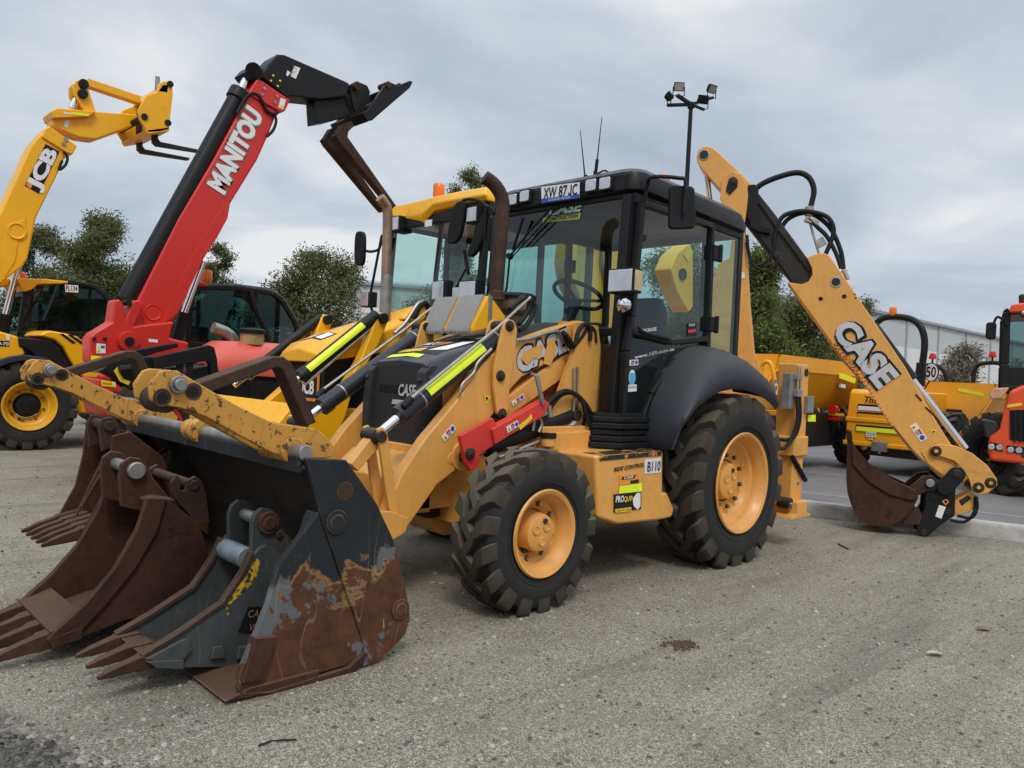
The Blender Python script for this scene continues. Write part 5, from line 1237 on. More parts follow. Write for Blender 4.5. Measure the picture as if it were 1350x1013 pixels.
b = MB(); b.add([(-1.25, -3.2, 2.98), (-1.25, -1.66, 2.98), (-1.25, -1.66, 1.7), (-1.25, -3.2, 1.7)], [[0, 1, 2, 3]]); b.build('rear_window', jb, M['glass'], smooth=False)
b = MB(); b.box(-.75, -.25, -2.7, -2.2, 1.5, 1.65); b.loft([[V((x, y, z)) for x, y in ((-.8 - o, -2.7 + o), (-.68 - o, -2.7 + o), (-.68 - o, -2.2 - o), (-.8 - o, -2.2 - o))] for z, o in ((1.6, 0), (2.1, .02), (2.35, .08))]); b.build('driver_seat', jb, M['seat'], .03)
b = MB(); b.box(-.05, .3, -3.15, -1.75, 1.05, 1.95); b.build('dashboard', jb, M['plastic'], .04)
b = MB(); b.tube([(-.05 + .0, -2.5 + .21 * math.cos(a), 2.12 + .17 * math.sin(a)) for a in [i * PI / 10 for i in range(21)]], .02, 6); b.tube([(.0, -2.5, 2.1), (.15, -2.5, 1.9)], .04, 8); b.build('steering_wheel', jb, M['plastic'])
b = MB(); e0 = on(508, 405, X=1.25); ex = on(508, 405, Y=-2.35); b.cyl((ex.x, ex.y, ex.z - .15), (ex.x, ex.y, ex.z + .32), .058, n=16, m=1); p1 = on(511, 282, Y=-2.35); p2 = on(504, 264, Y=-2.35); b.tube([ex, ex.lerp(p1, .5), p1, p1.lerp(p2, .6) + V((0, 0, .02)), p2 + V((.03, 0, .02))], .050, 16, 0, 5); b.build('exhaust_stack', jb, [steel('bronzed_exhaust', (.55, .38, .27), (.26, .16, .11), (.42, .28, .20), .38, .7), M['steel']], ang=50)
def oval_mirror(par, c, w_, h_, tilt=0., yawv=(1, .2, 0)):
    n_ = V(yawv).normalized(); ux = V((0, 0, 1)).cross(n_); pl = PL(c, ux, (0, 0, 1), n_)
    pts = [(w_ * math.copysign(abs(math.cos(a)) ** .55, math.cos(a)) + tilt * math.sin(a) * h_, h_ * math.copysign(abs(math.sin(a)) ** .6, math.sin(a))) for a in [i * PI / 12 for i in range(24)]]
    b = MB(); b.prism(pl, pts, -.03, .03, 0); return b.build('mirror_head', par, M['plastic'], .012)
for (px_, py_), X_, w_, h_, tl, pth in (((475, 328), .5, .075, .20, -.04, [(489, 385), (503, 312), (500, 328), (488, 332), (478, 329)]), ((603, 294), .5, .085, .21, .25, [(650, 280), (632, 265), (612, 264), (604, 278), (600, 300)]), ((632, 309), .42, .06, .22, .42, [(645, 285), (650, 282), (640, 290)])):
    b = MB(); b.tube([on(x, y, X=X_ - .03) for x, y in pth], .016, 6, 0, 4); ma = b.build('mirror_arm', jb, M['plastic']); oval_mirror(ma, on(px_, py_, X=X_), w_, h_, tl)
for px_, py_, w_, h_ in ((481, 395, .085, .085), (578, 383, .10, .10), (604, 387, .09, .065)):
    p = on(px_, py_, X=.62); b = MB(); b.box(p.x - .09, p.x, p.y - w_, p.y + w_ + .03, p.z - h_, p.z + h_, 0); b.box(p.x - .01, p.x + .014, p.y - w_ * .9, p.y + w_ * .8, p.z - h_ * .9, p.z + h_ * .9, 1); b.tube([p - V((.05, 0, 0)), p - V((.12, .02, .12)), (p.x - .2, p.y, p.z - .25)], .018, 6, 0); b.build('headlamp', jb, [M['plastic'], M['lens']], .012)
# its own rear digging arm, seen through the windows of the black cab
b = MB(); b.prism(SIDE, SIDE.px([(757, 305), (766, 300), (818, 310), (822, 330), (818, 380), (808, 440), (778, 446), (772, 410), (756, 372), (752, 345)], -2.5), -2.8, -2.5, 0); jbm = b.build('digging_boom', jb, M['jcb'], .03)
b = MB(); b.tube([on(x, y, Y=-2.46) for x, y in ((790, 308), (794, 320), (793, 345), (799, 370), (800, 430))], .03, 6); b.build('hydraulic_pipe', jbm, M['steel'])
b = MB(); b.prism(SIDE, SIDE.px([(884, 355), (893, 335), (909, 321), (914, 335), (914, 405), (908, 412), (893, 385)], -2.5), -2.8, -2.5, 0); jd = b.build('dipper', jb, M['jcb'], .02)
b = MB(); decal_px(b, SIDE, -2.49, [(901, 336), (909, 323), (914, 333), (907, 345)], 1); a, c = SIDE.q(899, 362, -2.5); b.cyl((a, -2.52, c), (a, -2.47, c), .09, n=18, m=4); b.build('warning_diamond', jd, ST(), smooth=False)

# ================================================================ the red telehandler, facing the other way
YM = -5.55
mt = root('telehandler', (1.0, -5.9, 0), 'red telehandler with big white letters on its raised boom and brown forks held high', 'telehandler')
b = MB(); b.box(-1.6, 2.5, -6.3, -5.4, .45, 1.15); b.box(-1.6, 1.3, -6.9, -5.0, .45, .85); b.build('chassis', mt, M['red'], .03)
b = MB(); b.prism(SIDE, SIDE.px([(127, 497), (150, 502), (180, 525), (206, 545), (212, 556), (150, 556), (132, 548), (125, 520)], -4.75), -5.3, -4.75); rb_ = b.build('rear_cowl', mt, M['red'], .04)
b = MB(); decal_px(b, SIDE, -4.745, [(133, 501), (152, 504), (153, 511), (134, 509)], 1); decal_px(b, SIDE, -4.743, [(147, 503.5), (152, 504.5), (153, 511), (150, 508)], 0); text_px(b, SIDE, -4.742, 'PROQUIP', (135, 507), (147, 508), 3, 4); b.build('sticker', rb_, ST(), smooth=False, rec=False)
mw_ = make_wheel(mt, (2.32, -4.95, .58), .60, .30, .44, 18, .045, .02, .14, .05, 10, .2, mats=M['red'])
for x, y, fl in ((2.32, -6.85, 1), (-.55, -4.95, 0), (-.55, -6.85, 1)):
    c_ = copy_tree(mw_, mt); c_.location = (x, y, .58); c_.rotation_euler = (0, 0, PI * fl)
bmq = SIDE.px([(329, 122), (372, 145), (363, 157), (353, 182), (340, 211), (305, 268), (300, 288), (287, 312), (268, 342), (234, 416), (212, 446), (190, 470), (160, 462), (163, 430), (181, 395), (234, 289), (282, 209)], YM)
b = MB(); b.prism(SIDE, bmq, YM - .40, YM); mb_ = b.build('boom', mt, M['red'], .035)
b = MB(); b.prism(SIDE, SIDE.px([(339, 104), (346, 107), (383, 132), (376, 147), (370, 148), (327, 124)], YM + .03), YM - .48, YM + .03); bc = b.build('boom_collar', mb_, M['red'], .015)
for x, y in ((348, 117), (345, 125), (365, 127), (362, 135)): b = MB(); a, c = SIDE.q(x, y, YM + .03); b.cyl((a, YM + .02, c), (a, YM + .045, c), .02, n=8, m=0); b.build('collar_bolt', bc, M['steel'])
b = MB()
decal_px(b, SIDE, YM + .032, [(370, 129), (377, 132), (373, 145), (367, 142)], 1); decal_px(b, SIDE, YM + .036, [(371, 138), (374, 139), (372, 144), (369, 142)], 2); b.build('sticker', bc, [M['steel'], M['white'], M['yel']], smooth=False)
b = MB(); text_px(b, SIDE, YM + .003, 'MANITOU', (294, 257), (346, 153), 23, 0, .055, .0, .006, 1, .05); b.build('lettering', mb_, [M['white'], plain('letter_outline_grey', (.20, .17, .16), .5)], smooth=False, rec=False)  # white letters with a plain grey outline
b = MB()   # raised plates and bosses on the boom root
b.prism(SIDE, SIDE.px([(303, 270), (296, 269), (262, 320), (228, 390), (212, 430), (235, 412), (268, 342), (287, 312), (300, 288)], YM + .012), YM - .01, YM + .015, 0)
for x, y, r_ in ((202, 412, .10), (183, 423, .06), (287, 190, .0)):
    if r_: a, c = SIDE.q(x, y, YM); b.lathe((a, YM, c), (0, 1, 0), [(r_ * 1.0, -.002), (r_, .012), (r_ * .86, .012), (r_ * .82, .004), (0, .004)], 24, 0, False)
b.build('boom_plate', mb_, M['red'], .006)
b = MB(); b.prism(SIDE, SIDE.px([(118, 446), (124, 439), (148, 425), (152, 397), (157, 394), (163, 400), (166, 418), (176, 396), (186, 396), (190, 402), (178, 430), (230, 424), (224, 446), (250, 452), (244, 470), (232, 482), (200, 478), (118, 478)], YM + .14), YM - .15, YM + .14); bs = b.build('boom_support', mt, M['red'], .03)
b = MB(); a, c = SIDE.q(168, 450, YM + .14); b.cyl((a, YM, c), (a, YM + .20, c), .13, .11, 24, 0); b.cyl((a, YM, c), (a, YM + .235, c), .05, n=18, m=1); b.build('boom_pivot', bs, [M['red'], M['plastic']], .004); b = MB()
a, c = SIDE.q(169, 399, YM + .14); b.cyl((a, YM, c), (a, YM + .16, c), .035, n=14, m=1)
b.build('cylinder_pin', bs, [M['red'], M['plastic']], .004)
for x, y in ((124, 447), (138, 447)): b = MB(); a, c = SIDE.q(x, y, YM + .14); b.cyl((a, YM, c), (a, YM + .165, c), .02, n=8); b.build('bolt_head', bs, M['plastic'])
b = MB(); q = YM + .143; decal_px(b, SIDE, q, [(127, 453), (139, 454), (139, 466), (127, 466)], 0); decal_px(b, SIDE, q + .004, [(128, 464), (130, 455), (132, 464)], 1); decal_px(b, SIDE, q + .004, [(133, 456), (138, 456), (138, 459), (133, 459)], 3); decal_px(b, SIDE, q, [(120, 469), (134, 470), (134, 476), (120, 475)], 5); decal_px(b, SIDE, q, [(196, 447), (208, 448), (208, 452), (196, 451)], 0); b.build('sticker', bs, ST(), smooth=False)
b = MB(); pa, pb = SIDE.at(166, 396, YM - .1), SIDE.at(316, 122, YM - .1); b.cyl(pa, pb, .105, n=22, m=0); b.cyl(pb, SIDE.at(329, 96, YM - .1), .05, n=16, m=1); d = (pb - pa).normalized(); b.cyl(pb - d * .12, pb + d * .02, .13, n=22, m=0); b.cyl(SIDE.at(334, 93, YM + .05), SIDE.at(334, 93, YM - .4), .10, n=18, m=0)
b.prism(SIDE, SIDE.px([(322, 96), (330, 87), (341, 88), (348, 97), (343, 106), (330, 106)], YM), YM - .3, YM, 0)
b.build('tilt_cylinder', mt, [M['black'], M['chrome']], .006)
b = MB(); pa, pb, pc_ = SIDE.at(232, 452, YM - .5), SIDE.at(243, 413, YM - .5), SIDE.at(268, 345, YM - .5); b.cyl(pa, pb, .075, n=18, m=0); b.cyl(pb, pc_, .045, n=18, m=1); b.build('lift_cylinder', mt, [M['black'], M['chrome']])
hose('hydraulic_hose', [on(*p, Y=YM + .03) for p in ((312, 150), (325, 128), (337, 124), (346, 134), (352, 146), (362, 151), (366, 148))], .022, parent=mt)
hose('hydraulic_hose', [on(*p, Y=YM + .03) for p in ((352, 180), (360, 172), (364, 160), (362, 150))], .02, parent=mt)
b = MB(); b.prism(SIDE, SIDE.px([(346, 101), (354, 84), (366, 71.5), (375, 72), (454, 106.5), (461, 110), (458, 127), (423, 131), (386, 127), (380, 128)], YM - .02), YM - .42, YM - .02); hn = b.build('boom_nose', mt, M['black'], .02)
b = MB(); b.prism(SIDE, SIDE.px([(344, 100), (353, 90), (385, 114), (381, 130), (378, 128)], YM), YM - .44, YM + .0, 0)
for x, y in ((360, 100), (357, 107), (369, 107), (366, 114)): a, c = SIDE.q(x, y, YM); b.cyl((a, YM, c), (a, YM + .012, c), .016, n=8, m=1)
b.build('nose_plate', hn, [M['plastic'], M['yel']], .008)
b = MB(); decal_px(b, SIDE, YM - .018, [(388, 87), (396, 90), (390, 104), (383, 101)], 0); text_px(b, SIDE, YM - .014, 'MLT', (385.5, 101), (392, 89.5), 4, 7); decal_px(b, SIDE, YM - .018, [(379, 93), (383, 96), (379, 101), (377, 99)], 0); b.build('sticker', hn, ST(), smooth=False, rec=False)
# carriage: headstock plates, lower bar and the two tines
LAT = V((0, 1, 0))
b = MB()
for y0 in (YM - .42, YM - .1): b.prism(SIDE, SIDE.px([(461, 112), (470, 107), (484, 113), (488, 122), (482, 140), (478, 150), (468, 148), (463, 130)], YM - .05), y0, y0 + .06, 0)
b.prism(SIDE, SIDE.px([(420, 131), (457, 127), (468, 150), (440, 158), (422, 161)], YM), YM - .35, YM - .1, 0)
b.build('headstock', mt, M['black'], .01)
b = MB()
for y0 in (YM - .66, YM + .15): b.prism(SIDE, SIDE.px([(476, 156), (473, 151), (496, 118), (503, 112), (514, 117), (530, 110.5), (534, 112), (530, 120), (480, 163)], YM + .0), y0, y0 + .05, 0)
p0, p1 = SIDE.q(474, 157, YM), SIDE.q(530, 112, YM)
cy0, cy1 = YM - .68, YM + .20
b.bar((p0[0], cy0, p0[1]), (p0[0], cy1, p0[1]), .09, .14, (.6, 0, .8)); b.bar((p1[0] + .1, cy0, p1[1] - .08), (p1[0] + .1, cy1 - .1, p1[1] - .08), .07, .10, (.6, 0, .8))
b.cyl((SIDE.q(505, 135, YM)[0], cy0, SIDE.q(505, 135, YM)[1]), (SIDE.q(505, 135, YM)[0], cy1 - .1, SIDE.q(505, 135, YM)[1]), .05, n=14)
fc = b.build('fork_carriage', mt, M['black'], .01)
b = MB(); a, c = SIDE.q(505.5, 135, YM); b.cyl((a, cy1 - .12, c), (a, cy1 - .07, c), .05, n=14, m=0); b.build('carriage_pin', fc, M['rust_dark']); b = MB(); a, c = SIDE.q(501, 116, YM); b.cyl((a, YM, c), (a, YM + .22, c), .045, n=14, m=0); b.build('carriage_pin', fc, M['rust_dark']); b = MB(); a, c = SIDE.q(470, 114, YM); b.cyl((a, YM - .4, c), (a, YM + .03, c), .05, n=14, m=0); b.build('carriage_pin', fc, M['rust_dark'])
for y in (YM - .02, YM - .32):
    tr = YM + .04
    sh = [(452, 164), (463, 160), (467, 166), (459, 174), (458, 181), (523, 273), (521, 277), (513, 268), (446, 186), (442, 179), (446, 174)]
    b = MB(); b.prism(SIDE, SIDE.px(sh, tr), y - .07, y + .07); b.build('fork_tine', mt, M['rust_dark'], .008)
# cab and bonnet
YC = -6.1
def cab_loop(pts, y0, y1, name, par, mat, w_=.05):
    b = MB(); q = SIDE.px(pts, y0)
    for a, c in zip(q, q[1:] + q[:1]): b.bar((a[0], y0, a[1]), (c[0], y0, c[1]), .06, w_, (0, 1, 0))
    for a, c in zip(q, q[1:] + q[:1]): b.bar((a[0], y1, a[1]), (c[0], y1, c[1]), .06, w_, (0, 1, 0))
    for a in q: b.bar((a[0], y0, a[1]), (a[0], y1, a[1]), .05, w_)
    return b.build(name, par, mat, .012), q
MC = [(246, 454), (250, 410), (254, 390), (262, 380), (314, 380), (358, 387), (371, 396), (390, 428), (394, 460)]
mf, mq = cab_loop(MC, YC, YC - .95, 'cab_frame', mt, M['black'], .07)
b = MB(); rq = SIDE.px([(252, 394), (257, 382), (264, 377), (274, 374), (314, 374.5), (350, 379), (366, 385), (377, 395), (392, 420), (396, 428), (388, 424), (371, 396), (358, 388), (314, 381), (264, 382), (256, 392)], YC + .03); b.prism(SIDE, rq, YC - .98, YC + .03); b.build('cab_roof', mt, plain('dark_grey_roof', (.075, .072, .07), .5), .015)
b = MB(); b.prism(SIDE, mq, YC - .005, YC + .005); b.build('side_window', mt, M['glass_dark'], smooth=False)
b = MB(); b.prism(SIDE, mq, YC - .955, YC - .945); b.build('side_window', mt, M['glass_dark'], smooth=False)
b = MB(); b.tube([SIDE.at(*p, YC) for p in ((330, 383), (336, 405), (352, 440), (356, 462))], .045, 8, 0, 4); b.build('cab_pillar', mt, M['black']); b = MB(); b.tube([SIDE.at(*p, YC - .9) for p in ((330, 385), (338, 410), (350, 445))], .04, 8, 0, 4); b.build('cab_pillar', mt, M['black'])
b = MB(); q0 = SIDE.q(275, 455, YC - .5); b.box(q0[0] - .3, q0[0] + .2, YC - .7, YC - .3, 1.2, 1.7); b.loft([[V((q0[0] + .25 - o, y, z)) for y in (YC - .7 + o, YC - .3 - o)] + [V((q0[0] + .12 - o, y, z)) for y in (YC - .3 - o, YC - .7 + o)] for z, o in ((1.6, 0), (2.0, .02), (2.2, .07))]); b.build('driver_seat', mt, M['seat'], .03)
beacon(mt, tuple(SIDE.at(272, 370, YC - .2)), .075, .14)
pris('roof_marker', mt, M['red'], [(258, 378), (262, 372), (272, 373), (276, 378)], YC - .3, YC + .05)
b = MB(); rings = []
for x, zt_, zb in ((1.62, 1.52, 1.26), (1.5, 1.59, 1.24), (1.1, 1.61, 1.22), (.6, 1.61, 1.2), (.1, 1.58, 1.2), (-.35, 1.48, 1.2), (-.5, 1.3, 1.2)):
    rings.append([V((x, y, z)) for y, z in ((-5.45, zb), (-5.45, zt_ - .02), (-5.3, zt_ + .04), (-5.05, zt_ + .03), (-4.88, zt_ - .10), (-4.82, zt_ - .24), (-4.82, zb))])
bb = MB(); bb.box(-.5, 1.60, -5.45, -4.86, .72, 1.25); bb.build('engine_bay', mt, M['black'], .02); bb = MB()
for i in range(7): bb.box(-.4 + i * .28, -.2 + i * .28, -4.865, -4.85, .85, 1.15)
bb.build('side_vent', mt, M['plastic'], .004)
b.loft(rings); mh = b.build('engine_cover', mt, M['red_sheen'], .02, 50)
b = MB(); p = SIDE.at(332, 446, -5.1); b.lathe((p.x, p.y, 0), (0, 0, 1), [(0, p.z - .2), (.10, p.z - .2), (.10, p.z - .1), (.14, p.z - .08), (.145, p.z + .06), (0, p.z + .06)], 24, 0, False); b.lathe((p.x, p.y, 0), (0, 0, 1), [(.14, p.z + .05), (.165, p.z + .055), (.17, p.z + .10), (.13, p.z + .12), (0, p.z + .13)], 24, 1, False); b.build('air_precleaner', mh, [plain('amber_bowl', (.42, .29, .13), .3), M['plastic']])
b = MB(); b.tube([SIDE.at(*p_, -5.3) for p_ in ((281, 432), (297, 438), (306, 446), (308, 456))], .07, 12, 0, 5); b.build('exhaust_elbow', mh, M['steel'])
# black guard frame at its tail
yg = -4.62
b = MB(); 
b.prism(SIDE, SIDE.px([(202, 471), (276, 455), (283, 458), (287, 474), (290, 512), (281, 512), (277, 480), (274, 476), (204, 487)], yg), yg - .10, yg, 0)
b.prism(SIDE, SIDE.px([(160, 470), (170, 463), (234, 452), (236, 458), (204, 466), (176, 476)], yg - .3), yg - .42, yg - .3, 0)
for x in (234, 247): b.prism(SIDE, SIDE.px([(x, 478), (x + 8, 477), (x + 9, 512), (x + 1, 512)], yg - .02), yg - .08, yg - .02, 0)
b.prism(SIDE, SIDE.px([(126, 492), (150, 476), (200, 470), (204, 487), (190, 505), (170, 514), (160, 500), (140, 490)], yg - .1), yg - .5, yg - .1, 0)
b.prism(SIDE, SIDE.px([(205, 487), (276, 478), (280, 540), (210, 545)], yg - .6), yg - .66, yg - .6, 0)
gd = b.build('guard_frame', mt, M['black'], .012)
b = MB(); b.prism(SIDE, smooth2(SIDE.px([(246, 492), (262, 484), (282, 485), (286, 512), (246, 512)], yg - .2), 3, True), yg - .5, yg - .2); b.build('rubber_flap', gd, M['fender'], .02)
b = MB(); decal_px(b, SIDE, yg - .098, [(150, 489), (157, 482), (160, 484), (157, 491), (163, 500), (172, 503), (169, 508), (158, 503)], 1); b.tube([SIDE.at(157, 487, yg - .05), SIDE.at(172, 486, yg - .05)], .04, 8, 4); b.build('yellow_bracket', gd, ST(), smooth=False)
b = MB(); b.cyl(SIDE.at(152, 526, -4.6), SIDE.at(200, 531, -4.6), .035, n=12, m=0); b.cyl(SIDE.at(146, 524, -4.62), SIDE.at(155, 526, -4.6), .075, n=16, m=1); b.build('steering_rod', mt, [plain('grey_rod', (.16, .17, .18), .35, .6), M['plastic']])

# ================================================================ the yellow telehandler at the far left
YJ = -8.95
jt = root('telehandler', (1.8, -9.1, 0), 'yellow telehandler with white letters on a black panel of its raised boom', 'telehandler')
b = MB(); b.box(-1.2, 3.6, -9.5, -8.7, .5, 1.2); b.box(-1.0, 3.4, -10.1, -8.5, .5, .9); b.build('chassis', jt, M['jcb'], .03)
tw_ = make_wheel(jt, (2.76, -8.45, .62), .625, .335, .44, 18, .042, .03, .155, .07, 8, .21, mats=M['jcb_rim'], caps=M['plastic'])
for x, y, fl in ((2.76, -9.9, 1), (-.2, -8.45, 0), (-.2, -9.9, 1)):
    c_ = copy_tree(tw_, jt); c_.location = (x, y, .62); c_.rotation_euler = (0, 0, PI * fl)
b = MB(); b.prism(SIDE, SIDE.px([(59, 170), (88, 190), (86, 200), (84, 214), (48, 287), (37, 340), (30, 352), (15, 363), (-30, 400), (-95, 440), (-110, 400), (0, 281), (41, 191)], YJ), YJ - .45, YJ); tb_ = b.build('boom', jt, M['jcb'], .03)
b = MB(); b.prism(SIDE, SIDE.px([(59, 170), (65, 166), (102, 192), (96, 204), (88, 202), (55, 181)], YJ + .03), YJ - .48, YJ + .03); bcj = b.build('boom_collar', tb_, M['jcb'], .02)
for x, y in ((87, 184), (84, 190)): b = MB(); a, c = SIDE.q(x, y, YJ + .03); b.cyl((a, YJ, c), (a, YJ + .045, c), .03, n=8); b.build('collar_bolt', bcj, M['steel'])
b = MB(); decal_px(b, SIDE, YJ + .002, [(60, 190), (78.5, 200), (51.5, 256), (32.5, 245)], 1); text_px(b, SIDE, YJ + .006, 'JCB', (50, 253), (76, 201), 15, 0, .05); decal_px(b, SIDE, YJ + .006, [(34, 244), (38, 238), (44, 242), (40, 249)], 2); b.build('lettering', tb_, [M['white'], M['ink'], M['orange_st']], smooth=False, rec=False)
b = MB(); b.prism(SIDE, SIDE.px([(2, 340), (10, 300), (31, 290), (34, 280), (34, 300), (24, 318), (20, 345), (6, 365)], YJ + .012), YJ - .01, YJ + .014, 0); a, c = SIDE.q(22, 305, YJ); b.lathe((a, YJ, c), (0, 1, 0), [(.12, .0), (.12, .03), (.10, .03), (.09, .016), (0, .016)], 24, 0, False); b.build('boom_plate', tb_, M['jcb'], .006)
hose('hydraulic_hose', [on(*p, Y=YJ + .02) for p in ((84, 200), (89, 208), (86, 218), (78, 224), (82, 212))], .02, parent=jt)
b = MB(); b.prism(SIDE, SIDE.px([(67, 147), (76, 142.5), (127, 147), (181, 151), (184, 163), (160, 172), (126, 184), (104, 181), (92, 176), (70, 166)], YJ - .06), YJ - .39, YJ - .06); nj = b.build('boom_nose', jt, M['jcb'], .02)
b = MB(); b.prism(SIDE, SIDE.px([(67, 147), (76, 142.5), (127, 147), (118, 154), (70, 156)], YJ + .02), YJ - .46, YJ + .02); b.build('nose_flange', nj, M['jcb'], .015)
b = MB(); decal_px(b, SIDE, YJ + .022, [(94, 148), (117, 150.5), (117, 153.5), (94, 151)], 5); decal_px(b, SIDE, YJ + .022, [(84, 148), (93, 149), (93, 151), (84, 150)], 0); decal_px(b, SIDE, YJ - .056, [(86, 158), (92, 159), (89, 169), (84, 167)], 0); b.build('sticker', nj, ST(), smooth=False)
b = MB()
for y0 in (YJ - .36, YJ - .14): b.prism(SIDE, SIDE.px([(97, 112), (101, 106), (109, 104), (115, 107), (117, 116), (127, 147), (112, 147), (105, 135), (98, 124)], YJ - .06), y0, y0 + .06, 0)
for x, y in ((110, 111), (109, 124)): a, c = SIDE.q(x, y, YJ - .06); b.cyl((a, YJ - .4, c), (a, YJ - .02, c), .07, n=16, m=1)
b.cyl(SIDE.at(94, 144, YJ - .2), SIDE.at(101, 131, YJ - .2), .05, n=14, m=2)
b.build('tilt_lever', jt, [M['jcb'], M['plastic'], M['chrome']], .01)
b = MB(); b.bar(SIDE.at(114, 110, YJ - .2), SIDE.at(183, 133, YJ - .2), .16, .12); b.build('tilt_rod', jt, M['jcb'], .01)
# carriage: two side plates joined by beams, two tines
cj0, cj1 = YJ - .68, YJ + .42
def jplate(y, ref): 
    b.prism(SIDE, SIDE.px([(209, 111), (214, 108), (224, 108), (226, 114), (227, 126), (224, 150), (222, 172), (210, 175), (194, 176), (183, 158), (181, 146), (190, 128), (206, 122)], YJ + .38), y, y + .06, 0)
b = MB(); jplate(cj1 - .06, 0); jplate(cj0, 0)
pz = SIDE.px([(190, 172), (222, 168), (222, 174), (194, 178)], YJ + .38); b.prism(SIDE, pz, cj0, cj1, 0)
pz = SIDE.px([(206, 122), (213, 112), (222, 112), (220, 124)], YJ + .38); b.prism(SIDE, pz, cj0, cj1, 0)
cj = b.build('fork_carriage', jt, M['jcb'], .012)
b = MB(); 
for x, y in ((189, 155), (223, 112), (220, 163)): b = MB(); a, c = SIDE.q(x, y, YJ + .38); b.cyl((a, cj0, c), (a, cj1 + .02, c), .05, n=14, m=0); b.build('carriage_pin', cj, M['plastic'])
b = MB()
a, c = SIDE.q(212, 117, YJ + .38); b.cyl((a, cj1 - .2, c - .05), (a, cj1 - .2, c + .22), .035, n=10, m=1)
b.build('lock_lever', cj, [M['plastic'], M['steel']])
for y in (cj1 - .22, cj0 + .20):
    b = MB(); ref = YJ + .2; b.prism(SIDE, SIDE.px([(200, 138), (206, 138), (207, 184), (210, 188), (270, 200), (270, 203), (206, 193), (201, 188)], ref), y - .06, y + .06); b.build('fork_tine', jt, M['dark_steel'], .008)
b = MB(); pa, pb, pc_ = SIDE.at(3, 440, YJ - .55), SIDE.at(8, 415, YJ - .55), SIDE.at(24, 352, YJ - .55); b.cyl(pa, pb, .085, n=18, m=0); b.cyl(pb, pc_, .05, n=18, m=1); b.build('lift_cylinder', jt, [M['black'], M['chrome']])
YC = -9.45
JC = [(25, 440), (33, 388), (42, 376), (50, 373), (92, 372), (126, 378), (141, 390), (150, 412), (148, 440)]
jf, jq = cab_loop(JC, YC, YC - .85, 'cab_frame', jt, M['black'], .07)
b = MB(); b.prism(SIDE, SIDE.px([(22, 367), (60, 368), (91, 371), (90, 374), (50, 375), (42, 382), (32, 385), (26, 376)], YC + .06), YC - .95, YC + .06); b.prism(SIDE, SIDE.px([(-30, 370), (4, 367), (12, 368), (10, 378), (-30, 380)], YC - .5), YC - 1.0, YC - .4); b.build('cab_roof', jt, M['jcb'], .02)
b = MB(); b.prism(SIDE, SIDE.px([(91, 371.5), (112, 373), (128, 378), (142, 390), (152, 413), (148, 413), (138, 392), (125, 381), (110, 376), (91, 375)], YC + .04), YC - .92, YC + .04); b.build('roof_cap', jt, M['black'], .015)
b = MB(); b.prism(SIDE, jq, YC - .005, YC + .005); jsw = b.build('side_window', jt, M['glass_dark'], smooth=False)
b = MB(); b.prism(SIDE, jq, YC - .855, YC - .845); b.build('side_window', jt, M['glass_dark'], smooth=False)
b = MB(); decal_px(b, SIDE, YC + .05, [(85.6, 375.5), (103, 376.5), (103, 386), (86, 385)], 0, .006); text_px(b, SIDE, YC + .058, 'FL134', (87, 383), (102, 384), 6.5, 4, .01); b.build('number_plate', jsw, ST(), smooth=False, rec=False)
beacon(jt, tuple(SIDE.at(28, 365, YC - .3)), .07, .06)
b = MB(); q0 = SIDE.q(60, 440, YC - .4); b.box(q0[0] - .25, q0[0] + .25, YC - .65, YC - .2, 1.0, 1.55); b.loft([[V((q0[0] + .28 - o, y, z)) for y in (YC - .65 + o, YC - .2 - o)] + [V((q0[0] + .14 - o, y, z)) for y in (YC - .2 - o, YC - .65 + o)] for z, o in ((1.5, 0), (1.9, .02), (2.1, .07))]); b.build('driver_seat', jt, M['seat'], .03)
b = MB(); c_ = SIDE.at(105, 428, YC - .4); b.tube([c_ + V((.10 * math.sin(a), .2 * math.cos(a), .17 * math.sin(a))) for a in [i * PI / 10 for i in range(21)]], .02, 6); b.tube([c_, c_ + V((-.25, 0, -.5))], .05, 8); b.build('steering_wheel', jt, M['plastic'])
b = MB(); b.prism(SIDE, SIDE.px([(-60, 437), (0, 437), (24, 444), (34, 468), (18, 473), (-10, 485), (-60, 500)], -8.35), -9.2, -8.35); h1 = b.build('side_cover', jt, M['jcb'], .03)
b = MB(); decal_px(b, SIDE, -8.345, [(-12, 448.5), (12, 450), (12, 457), (-12, 456)], 4); text_px(b, SIDE, -8.341, '540-70', (-11, 454.5), (11.5, 455.8), 4.2, 0, .02); decal_px(b, SIDE, -8.345, [(8, 441), (13, 442), (12, 449), (8, 448)], 0); b.build('sticker', h1, ST(), smooth=False, rec=False)
b = MB(); b.prism(SIDE, SIDE.px([(52, 443), (58, 438), (66, 436), (88, 440), (116, 448), (130, 452), (132, 500), (112, 500), (98, 484), (90, 470), (83, 457), (72, 448)], -8.3), -9.25, -8.3); h2 = b.build('engine_cover', jt, M['jcb'], .03)
b = MB()
for i in range(4): x = 79 + i * 11; b.prism(SIDE, SIDE.px([(x, 440.5 + i * 1.2), (x + 4, 440 + i * 1.2), (x + 21, 452 + i * .6), (x + 17, 453.5 + i * .6)], -8.295), -8.31, -8.292)
b.build('air_vent', h2, M['ink'], smooth=False)
b = MB(); b.prism(SIDE, SIDE.px([(24, 445), (36, 446), (66, 449), (78, 457), (86, 470), (97, 486), (100, 505), (70, 505), (46, 468), (32, 458), (25, 458)], -8.33), -9.2, -8.33); b.build('side_grille', jt, M['black'], .02)
b = MB(); pts = [(-20, 478), (0, 474.5), (15, 470), (31, 468), (50, 470), (66, 474)]
lo = [(66, 477), (48, 476), (30, 476), (14, 479), (0, 484), (-20, 492)]
